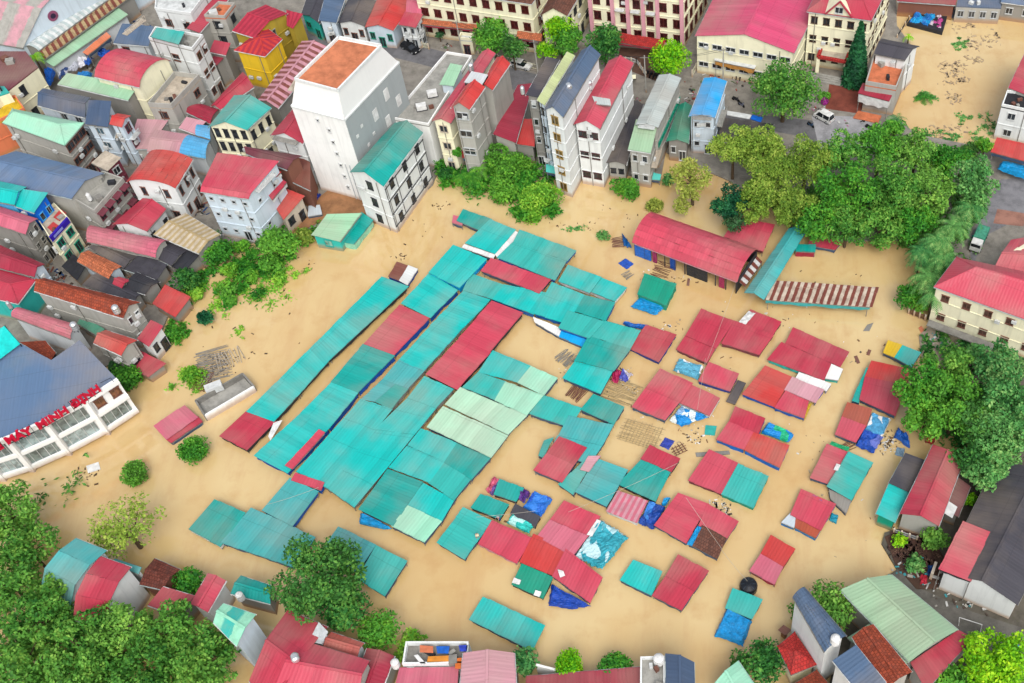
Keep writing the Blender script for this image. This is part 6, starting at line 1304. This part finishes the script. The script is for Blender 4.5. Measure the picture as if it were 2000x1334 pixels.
cover('green weed patches drifting on the brown lake', [(1875,88,8,4,.5),(1808,188,14,6,.6),(1880,232,8,5,.3),(1925,240,10,8,.4),(1800,262,14,4,.5),(1880,272,20,5,.6),(1120,447,12,3,.2),(1150,598,3,2,.05)], 'feather', 600, .3, .03, .2)
cover('undergrowth below the big grove and the palm row', [(1620,400,40,20,1.2),(1720,420,50,20,1.4),(1790,460,24,18,.8),(1840,500,22,26,1),(1815,560,16,20,.7),(1880,420,20,24,.8),(1560,420,20,10,.5),(1740,275,30,8,.8),(1900,300,24,8,.7)], 'dark', 1300, .42, .2, 1.6)
cover('undergrowth on the right bank below the trees', [(1840,780,26,40,1.4),(1900,820,30,60,1.6),(1960,760,26,50,1.2),(1880,700,26,10,.6),(1940,930,20,20,.6)], 'dark', 1300, .42, .2, 1.6)
cover('undergrowth between the trees of the lower left grove', [(60,1240,50,40,1.6),(180,1290,60,24,1.6),(320,1290,50,24,1.4),(30,1080,26,60,1.2)], 'dark', 500, .42, .2, 2.0)
# ================================================================ FLOATING DEBRIS (uncountable)
def debris(name, label, pts, cols, smin, smax, zz=.03):
    m = {}; rg = random.Random(3)
    objs = []
    for c in cols: m[c] = MB()
    for (x, y, sx, sy, n) in pts:
        for i in range(n):
            q = P(x+rg.gauss(0, sx), y+rg.gauss(0, sy), 0); a = rg.uniform(0, 3.14); s = rg.uniform(smin, smax); c = rg.choice(cols)
            m[c].box((q.x, q.y, zz), s*rg.uniform(.5, 2), s*rg.uniform(.3, .8), .08, a)
    root = None
    for c in cols:
        if not m[c].v: continue
        if root is None:
            root = m[c].build(name, plain(c)); tag(root, label, 'floating debris', None, 'stuff')
        else: m[c].build('scraps', plain(c), root)
debris('floating_debris', 'mats of grey brown scraps drifting on the brown lake', [(1905,85,16,8,34),(1862,138,12,9,60),(1890,118,26,5,26),(1868,158,14,5,30),(1925,30,8,3,20),(1935,75,12,8,20),(1862,190,10,8,34),(1880,50,20,8,25),(1860,252,20,4,25),(1830,268,14,5,30)], ['#cbb490', '#bfa682', '#b09a80'], .2, .75)
debris('floating_debris', 'light scraps and sticks drifting between the market stalls', [(1440,640,60,12,30),(1300,640,20,8,24),(1360,850,16,8,30),(1180,740,20,14,40),(960,1000,20,14,20),(1500,870,20,20,10),(1590,900,20,40,14),(1400,770,30,20,20),(1560,610,60,20,14),(1300,800,40,20,14),(1420,720,20,10,8),(1400,985,16,8,30),(1420,1000,10,6,20),(1740,860,14,10,60),(1735,870,12,8,40),(1690,690,20,15,10),(1640,1160,40,40,8),(1240,760,10,6,14),(1205,735,10,8,30),(1120,730,14,16,30),(1360,860,10,6,12),(1330,545,30,5,20),(1260,540,8,8,10),(1700,1000,40,60,10)], ['#8a6a48', '#e8e4d8', '#5a5048', '#b8a888', '#ffffff'], .12, .4)
debris('floating_debris', 'brown twigs drifting near the left houses and sheds', [(430,710,16,12,110),(405,750,8,12,40),(610,520,12,10,8),(780,500,8,5,10),(520,610,40,40,8),(860,400,14,4,12),(1120,440,30,8,14),(1225,420,40,14,10),(500,530,30,14,30),(175,925,12,8,20),(1650,560,40,20,10),(480,660,30,20,8),(650,480,20,20,5),(820,450,30,20,6),(640,420,20,10,40)], ['#6a5238', '#8f7a58', '#5d4a3a'], .12, .4)
debris('garden_rubble', 'brown rubble and sticks on the dark bank by the lane', [(1790,1060,22,10,160),(1770,1085,16,10,120),(1815,1100,14,10,90)], ['#4a3430', '#6a4a40', '#8a6a58'], .15, .5, .46)

debris('street_clutter', 'small crates, boards and rubbish lying in the yards and lanes of the left town', [(x, y, 12, 8, 26) for x, y in ((130,60),(240,30),(270,55),(300,190),(235,290),(250,400),(200,440),(160,480),(110,540),(60,610),(180,600),(300,540),(390,410),(360,420),(420,470),(340,290),(440,140),(480,230),(500,290),(620,300),(160,130),(120,150),(55,210),(420,60),(240,560),(140,570))], ['#8a8a88', '#b8b4aa', '#5a4a40', '#3a5a8a', '#a06050', '#d8d8d4'], .25, .9, .42)
debris('street_clutter', 'flower pots, bins and small goods along the street of the public buildings', [(1385,170,8,6,20),(1400,150,14,4,20),(1450,160,10,8,26),(1240,205,14,6,16),(950,125,30,3,16),(1350,190,6,10,20),(700,90,40,3,20),(860,95,20,6,12),(1600,215,16,4,12),(1225,240,6,16,16),(1660,240,20,4,8),(1580,150,6,14,10)], ['#b04a3a', '#e0e0dc', '#3a3a3c', '#5a7a4a', '#d88ab0', '#8a7a6a'], .2, .6, .42)
debris('yard_clutter', 'goods and scraps in the courtyards of the right bank', [(1850,660,20,8,24),(1900,470,8,20,14),(1860,680,20,6,20),(1770,1110,16,10,30),(1840,1140,20,14,30),(1890,1180,26,8,24),(1975,1290,10,20,14)], ['#b8b4aa', '#5a4a40', '#48a8b0', '#d8d8d4'], .2, .6, .42)
# ================================================================ VEHICLES, PEOPLE, WIRES
def frame_at(x0, y0, x1, y1, z):
    a, b = P(x0, y0, z), P(x1, y1, z); d = (b-a).normalized(); m = Matrix(((d.x, -d.y, 0), (d.y, d.x, 0), (0, 0, 1))); return (a+b)/2, m, (b-a).length
def place(t, o): o.parent = t; return o
def vehicle(label, x0, y0, x1, y1, col, kind='car', z=.3, L=4.4, name='parked_car', cat='car', group='cars on the street'):
    c, m, _ = frame_at(x0, y0, x1, y1, z); t = thing(name, label, cat, tuple(c), group); t.rotation_euler = (0, 0, math.atan2(m[1][0], m[0][0])); ORG[t.name] = Vector((0, 0, 0))
    Wd = 1.8 if kind != 'truck' else 2.1
    def prof(pts, w, nm, mat, inset=.0):
        k = MB(); n = len(pts)
        Lf = [Vector((x, w/2-(inset if zz > 1.0 else 0), zz)) for x, zz in pts]; Rt = [Vector((x, -w/2+(inset if zz > 1.0 else 0), zz)) for x, zz in pts]
        k.face(Lf[::-1]); k.face(Rt)
        for i in range(n): j = (i+1) % n; k.face([Rt[i], Lf[i], Lf[j], Rt[j]][::-1])
        return k.build(nm, mat, t)
    h = L/2
    if kind == 'truck':
        prof([(h-1.6, .5), (h, .5), (h, 1.3), (h-.25, 2.15), (h-1.6, 2.2)], 2.0, 'cab', plain('white', .35), .06)
        prof([(-h, .8), (h-1.75, .8), (h-1.75, 2.0), (-h, 2.0)], 2.1, 'cargo_bed', plain('#3f9a80', .6)); k = MB(); k.box((-.9, 0, 2.03), L-2.2, 1.9, .05); k.build('cargo_cover', 'cloth:#58b898', t)
        k = MB(); k.box((h-.08, 0, 1.72), .12, 1.7, .6); k.build('windshield', glassy('#20262c'), t)
    else:
        hh = 1.55 if kind == 'car' else 1.95
        prof([(-h, .35), (h, .35), (h, .75), (h-.2, .9), (-h, .98)], Wd, 'body', plain(col, .3))
        fx = h-1.2 if kind == 'car' else h-.5
        prof([(-h+.1, .95), (fx, .92), (fx-.75, hh-.04), (-h+.35, hh-.06)], Wd-.12, 'glasshouse', glassy('#20262c'), .12)
        prof([(-h+.3, hh-.08), (fx-.7, hh-.06), (fx-.85, hh), (-h+.45, hh)], Wd-.3, 'roof', plain(col, .3))
        for s in (-1, 1):
            for x in (-h+.25, (fx-h)/2): k = MB(); k.beam((x, s*(Wd/2-.07), .95), (x+.05, s*(Wd/2-.17), hh-.05), .1, .1); k.build('pillar', plain(col, .3), t)
    for x in (-h+.8, h-.85):
        for s in (-1, 1):
            k = MB(); k.tube((x, s*(Wd/2-.22), .33), (x, s*(Wd/2+.02), .33), .34, .34, 16); w_ = k.build('wheel', plain('#17181a', .8), t); k = MB(); k.tube((x, s*(Wd/2+.02), .33), (x, s*(Wd/2+.04), .33), .18, .17, 12); r = k.build('rim', steelm(), w_)
    for s in (-1, 1):
        k = MB(); k.box((h+.01, s*(Wd/2-.35), .72), .06, .35, .16); k.build('headlight', plain('white', .2), t); k = MB(); k.box((-h-.01, s*(Wd/2-.25), .85), .05, .25, .18); k.build('tail_light', plain('#a01818', .3), t)
    return t
vehicle('white car driving on the street behind the red roofed tube houses', 1000, 126, 1038, 136, 'white')
vehicle('black car parked beside the tall white building', 792, 92, 814, 104, '#202226')
vehicle('white van parked at the grove by the grey road', 1622, 240, 1596, 226, 'white', 'van', L=4.0, name='parked_van', cat='van')
vehicle('small truck with a white cab and a green cargo bed on the right road', 1919, 456, 1902, 494, 'white', 'truck', L=5.4, name='truck', cat='truck', group=None)
def bike(label, x0, y0, x1, y1, col='#333640', z=.31):
    c, m, _ = frame_at(x0, y0, x1, y1, z); t = thing('motorbike', label, 'motorbike', tuple(c), 'parked motorbikes'); t.rotation_euler = (0, 0, math.atan2(m[1][0], m[0][0])); ORG[t.name] = Vector((0, 0, 0))
    for x in (-.62, .62): k = MB(); k.tube((x, -.06, .3), (x, .06, .3), .3, .3, 14); k.build('wheel', plain('#17181a', .8), t)
    k = MB(); k.hull([Vector(p) for p in ((-.7, -.14, .75), (.1, -.14, .7), (.1, .14, .7), (-.7, .14, .75))], [Vector(p) for p in ((-.5, -.1, .35), (.2, -.1, .3), (.2, .1, .3), (-.5, .1, .35))]); k.hull([Vector(p) for p in ((.3, -.2, .95), (.55, -.16, .9), (.55, .16, .9), (.3, .2, .95))], [Vector(p) for p in ((.2, -.16, .35), (.45, -.1, .35), (.45, .1, .35), (.2, .16, .35))]); k.build('body', plain(col, .35), t)
    k = MB(); k.box((-.28, 0, .8), .8, .28, .1); k.build('seat', plain('#111214', .5), t); k = MB(); k.beam((.4, -.35, 1.05), (.4, .35, 1.05), .05, .05); k.beam((.62, 0, .3), (.4, 0, 1.05), .06, .06); k.build('handlebar', plain('dark'), t)
bike('motorbike beside the blue roofed house, nearer the road', 1432, 195, 1442, 199); bike('motorbike with a white rear beside the blue roofed house', 1444, 205, 1452, 210, '#8a90a8')
bike('bluish motorbike under the large green tree', 1578, 244, 1588, 250, '#4a6a90'); bike('dark motorbike at the edge of the orange paving', 1692, 249, 1702, 254, '#3a4038')
for i, (x, y, l) in enumerate([(1262, 150, 'nearest the white gatepost'), (1269, 152, 'second from the white gatepost'), (1276, 154, 'third from the white gatepost'), (1283, 153, 'farthest from the white gatepost')]): bike('dark motorbike in the row under the yellow green tree, '+l, x, y, x+4, y-6)
for i, (x, y, l, c) in enumerate([(1424, 150, 'leftmost', '#40201e'), (1431, 153, 'second from left', '#202228'), (1438, 156, 'third from left', '#7a2a28'), (1445, 158, 'rightmost', '#2a2c34')]): bike('motorbike parked before the cream gable hall, '+l+' of the group', x, y, x+3, y-7, c)
# people: one skinned body each, with clothes as children
def person(label, x, y, z, pose, shirt, trousers, hat=None, face=0.0):
    c = P(x, y, z); t = thing('person', label, 'person', tuple(c))
    J = dict(pelvis=(0, 0, .92), waist=(0, 0, 1.08), chest=(0, .01, 1.32), neck=(0, 0, 1.47), head=(0, -.02, 1.60), crown=(0, 0, 1.70))
    for s, n in ((-1, 'l'), (1, 'r')):
        J['sh'+n] = (s*.19, 0, 1.40); J['hip'+n] = (s*.09, 0, .88); J['kn'+n] = (s*.11, -.02, .48); J['an'+n] = (s*.12, .02, .08); J['toe'+n] = (s*.13, -.14, .04)
        J['el'+n] = (s*.27, .02, 1.14); J['wr'+n] = (s*.28, -.08, .92); J['hd'+n] = (s*.28, -.13, .85)
    if pose == 'bend':
        for k in ('chest', 'neck', 'head', 'crown', 'shl', 'shr'): v = J[k]; dz = v[2]-.95; J[k] = (v[0], -dz*.65, .95+dz*.7)
        for n, s in (('l', -1), ('r', 1)): J['el'+n] = (s*.24, -.4, 1.0); J['wr'+n] = (s*.16, -.52, .78); J['hd'+n] = (s*.14, -.56, .7)
    E = [('pelvis', 'waist'), ('waist', 'chest'), ('chest', 'neck'), ('neck', 'head'), ('head', 'crown')]
    for n in 'lr': E += [('chest', 'sh'+n), ('sh'+n, 'el'+n), ('el'+n, 'wr'+n), ('wr'+n, 'hd'+n), ('pelvis', 'hip'+n), ('hip'+n, 'kn'+n), ('kn'+n, 'an'+n), ('an'+n, 'toe'+n)]
    Rr = dict(pelvis=.14, waist=.13, chest=.15, neck=.055, head=.1, crown=.07, sh=.065, el=.045, wr=.032, hd=.04, hip=.09, kn=.06, an=.04, toe=.035)
    def skin(name, joints, grow, mat, par):
        ed = [(a, b) for a, b in E if a in joints and b in joints]; idx = {k: i for i, k in enumerate(joints)}
        me = bpy.data.meshes.new(name); me.from_pydata([J[k] for k in joints], [(idx[a], idx[b]) for a, b in ed], []); o = bpy.data.objects.new(name, me); C.objects.link(o)
        md = o.modifiers.new('skin', 'SKIN'); md.use_smooth_shade = True
        for k in joints:
            r = Rr.get(k, Rr.get(k[:-1], .05))+grow; me.skin_vertices[0].data[idx[k]].radius = (r, r)
        me.skin_vertices[0].data[0].use_root = True
        o.modifiers.new('sub', 'SUBSURF').levels = 1; me.materials.append(mat); o.parent = par; return o
    body = skin('body', list(J), 0, plain('#b98868', .6), t)
    skin('shirt', ['pelvis', 'waist', 'chest', 'shl', 'shr', 'ell', 'elr'], .018, plain(shirt, .8), t); skin('trousers', ['pelvis', 'hipl', 'hipr', 'knl', 'knr', 'anl', 'anr'], .016, plain(trousers, .8), t)
    hx, hy, hz = J['crown']; k = MB(); ORG[t.name] = Vector((0, 0, 0))
    if hat == 'cone': k.lathe((hx, hy, hz-.02), [(.27, 0), (.13, .09), (0, .17)], 16); k.build('hat', plain('#e8dcb8', .8), t)
    else: k.lathe((hx, hy+.02, hz-.09), [(.105, 0), (.11, .06), (.07, .13), (0, .15)], 12); k.build('hair', plain('#181410', .7), t)
    t.rotation_euler = (0, 0, face)
person('person in a pale shirt bending over on the teal stall corner', 932, 1050, 1.75, 'bend', '#e0c8b8', '#20304a', 'cone', .6)
person('person in a white shirt and blue trousers beside the dark stall roof', 976, 1017, .6, 'bend', '#e8d8d8', '#3a66b0', None, -.5)
person('person in a white shirt wading by the shuttered row house', 1922, 24, .0, 'stand', '#f2f2f0', '#303438', None, .2)
# electric poles and cables
def pole(label, x, y, h=8, zb=.0, arm=True):
    p = P(x, y, zb); t = thing('utility_pole', label, 'utility pole', tuple(p), 'utility poles'); m = MB(); m.tube(p-Vector((0, 0, 1)), p+Vector((0, 0, h)), .16, .11, 8); m.build('shaft', 'plaster:concrete', t)
    if arm: m = MB(); m.beam(p+Vector((-.9, 0, h-.5)), p+Vector((.9, 0, h-.5)), .1, .12); m.build('cross_arm', plain('concd'), t)
    return p+Vector((0, 0, h-.4))
def wire(label, a, b, sag=1.2, r=.024, c='#d8d0c0', group='cables over the market'):
    m = MB(); pr = None
    for i in range(25):
        s = i/24; q = a.lerp(b, s)-Vector((0, 0, sag*4*s*(1-s)))
        if pr: m.tube(pr, q, r, r, 4)
        pr = q
    o = m.build('cable', plain(c, .6), None, origin=a); tag(o, label, 'cable', group); return o
wire('long cable running across the teal stalls towards the lower left halls', P(1323, 905, 2.4), P(1110, 1000, 3.0), .3)
wire('cable sagging over the large red stall to its thatched corner', P(1340, 972, 3.0), P(1410, 1072, 1.7), .1)
wire('cable from the red hall corner over the large red stalls', P(1436, 556, 3.6), P(1378, 712, 2.2), .3)
wire('cable continuing from the red stalls to the small square red stall', P(1378, 700, 3.0), P(1362, 800, 2.2), .2)
wire('thin cable over the light teal stall joining the halls', P(520, 986, 3.0), P(622, 952, 3.2), .2)
wire('cable from the thatched corner out over the lower water', P(1408, 1072, 1.8), P(1460, 1135, 2.6), .3)
wire('cable over the netted stalls to the white bundle', P(930, 1010, 2.0), P(1045, 998, 2.0), .1)
a = pole('grey utility pole on the street behind the lime barrel roof', 1052, 150, 9, .3); b = pole('grey utility pole at the corner of the brick yard', 1262, 180, 9, .3); c_ = pole('grey utility pole beside the cream gable hall', 1412, 165, 9, .3); d_ = pole('grey utility pole on the street by the cream guard hut', 905, 112, 9, .3)
for i, (p, q, l) in enumerate(((d_, a, 'left'), (a, b, 'middle'), (b, c_, 'right'))):
    for k in (-.8, .8): wire('dark street cable of the %s span, %s of the pair' % (l, 'front' if k < 0 else 'back'), p+Vector((k, 0, 0)), q+Vector((k, 0, 0)), .8, .03, '#2a2c30', 'street cables')
# street bits
def goal():
    t = thing('goal_frame', 'white metal goal like frame standing on the lane', 'metal frame', tuple(P(1895, 1218, .3))); m = MB(); q = [P(1872, 1222, .3), P(1874, 1206, 2.2), P(1918, 1220, 2.2), P(1914, 1238, .3)]
    for u, v in zip(q[:-1], q[1:]): m.tube(u, v, .06, .06, 6)
    m.build('pipes', plain('white'), t)
goal()
p = P(1815, 1112, .5); tarp('blue plastic heap beside the concrete post on the bank', [(1812,1102),(1826,1100),(1826,1120),(1812,1124)], 1.0, 'cloth:#1c62b8', amp=.4, n=8); tarp('red plastic heap beside the blue one on the bank', [(1796,1122),(1812,1120),(1812,1138),(1798,1140)], .9, 'cloth:#d83048', amp=.4, n=8)
k = MB(); a, b = P(1818, 1128, 1), P(1826, 1105, 1); k.beam(a, b, .4, 2.4); o = k.build('concrete_wall', 'plaster:beige', None, origin=a); tag(o, 'short concrete wall stub beside the red plastic heap', 'wall')
for lb, x, y, c in (('magenta flower bush beside the clipped round bush', 1610, 203, '#c03aa8'),):
    p = P(x, y, .3); rt = thing('flower_bush', lb, 'bush', tuple(p)); rg = np.random.default_rng(2); N = 260; d = rg.normal(size=(N, 3)); d /= np.linalg.norm(d, axis=1)[:, None]; cen = np.array(p)+np.array([0, 0, .7])+d*.7; leaves('blossoms', cen, d, np.full(N, .22), plain(c), rt)
# fences
def fence(label, pts, z0, h, c='offw', n=10, group=None):
    a = P(*pts[0], z0); t = thing('fence', label, 'fence', tuple(a), group)
    for p0, p1 in zip(pts[:-1], pts[1:]):
        q0, q1 = P(*p0, z0), P(*p1, z0)
        m = MB()
        for hh in (.3, h-.1): m.beam(q0+Vector((0, 0, hh)), q1+Vector((0, 0, hh)), .06, .08)
        for i in range(n*3): q = q0.lerp(q1, i/(n*3)); m.beam(q, q+Vector((0, 0, h)), .04, .04)
        m.build('rail_panel', plain(c), t)
        for i in range(n//3+1): q = q0.lerp(q1, i/max(1, n//3)); m = MB(); m.beam(q-Vector((0, 0, .4)), q+Vector((0, 0, h+.15)), .25, .25); m.build('post', 'plaster:beige', t)
fence('pale yellow fence in front of the white balcony house', [(800, 86), (838, 96)], .3, 1.3, 'cream'); fence('cream fence along the street in front of the long cream building', [(935, 108), (1050, 137)], .3, 1.4, 'cream')
fence('low white fence of the brick yard', [(1212, 118), (1244, 124), (1262, 150)], .3, 1.1); fence('cream wall with railings left of the cream gable hall', [(1352, 150), (1374, 112)], .3, 1.6, 'cream'); fence('grey rail fence by the lower right lane', [(1745, 1040), (1790, 1055)], .3, 1.0, 'steel')
fence('brown fence at the edge of the brown pool by the cream building', [(1774, 612), (1806, 625)], .1, 1.2, 'brown'); fence('dark edging at the lake beside the heaped tarpaulin', [(1752, 74), (1775, 38)], .2, .8, 'dark')
k = MB(); a, b = P(1235,148,1.5), P(1242,146,1.5); k.beam(P(1238,150,.3), P(1238,150,2.8), .8, .8); o = k.build('gatepost', 'plaster:cream', None, origin=P(1238,150,.3)); tag(o, 'cream gatepost left of the parked motorbikes', 'gatepost')
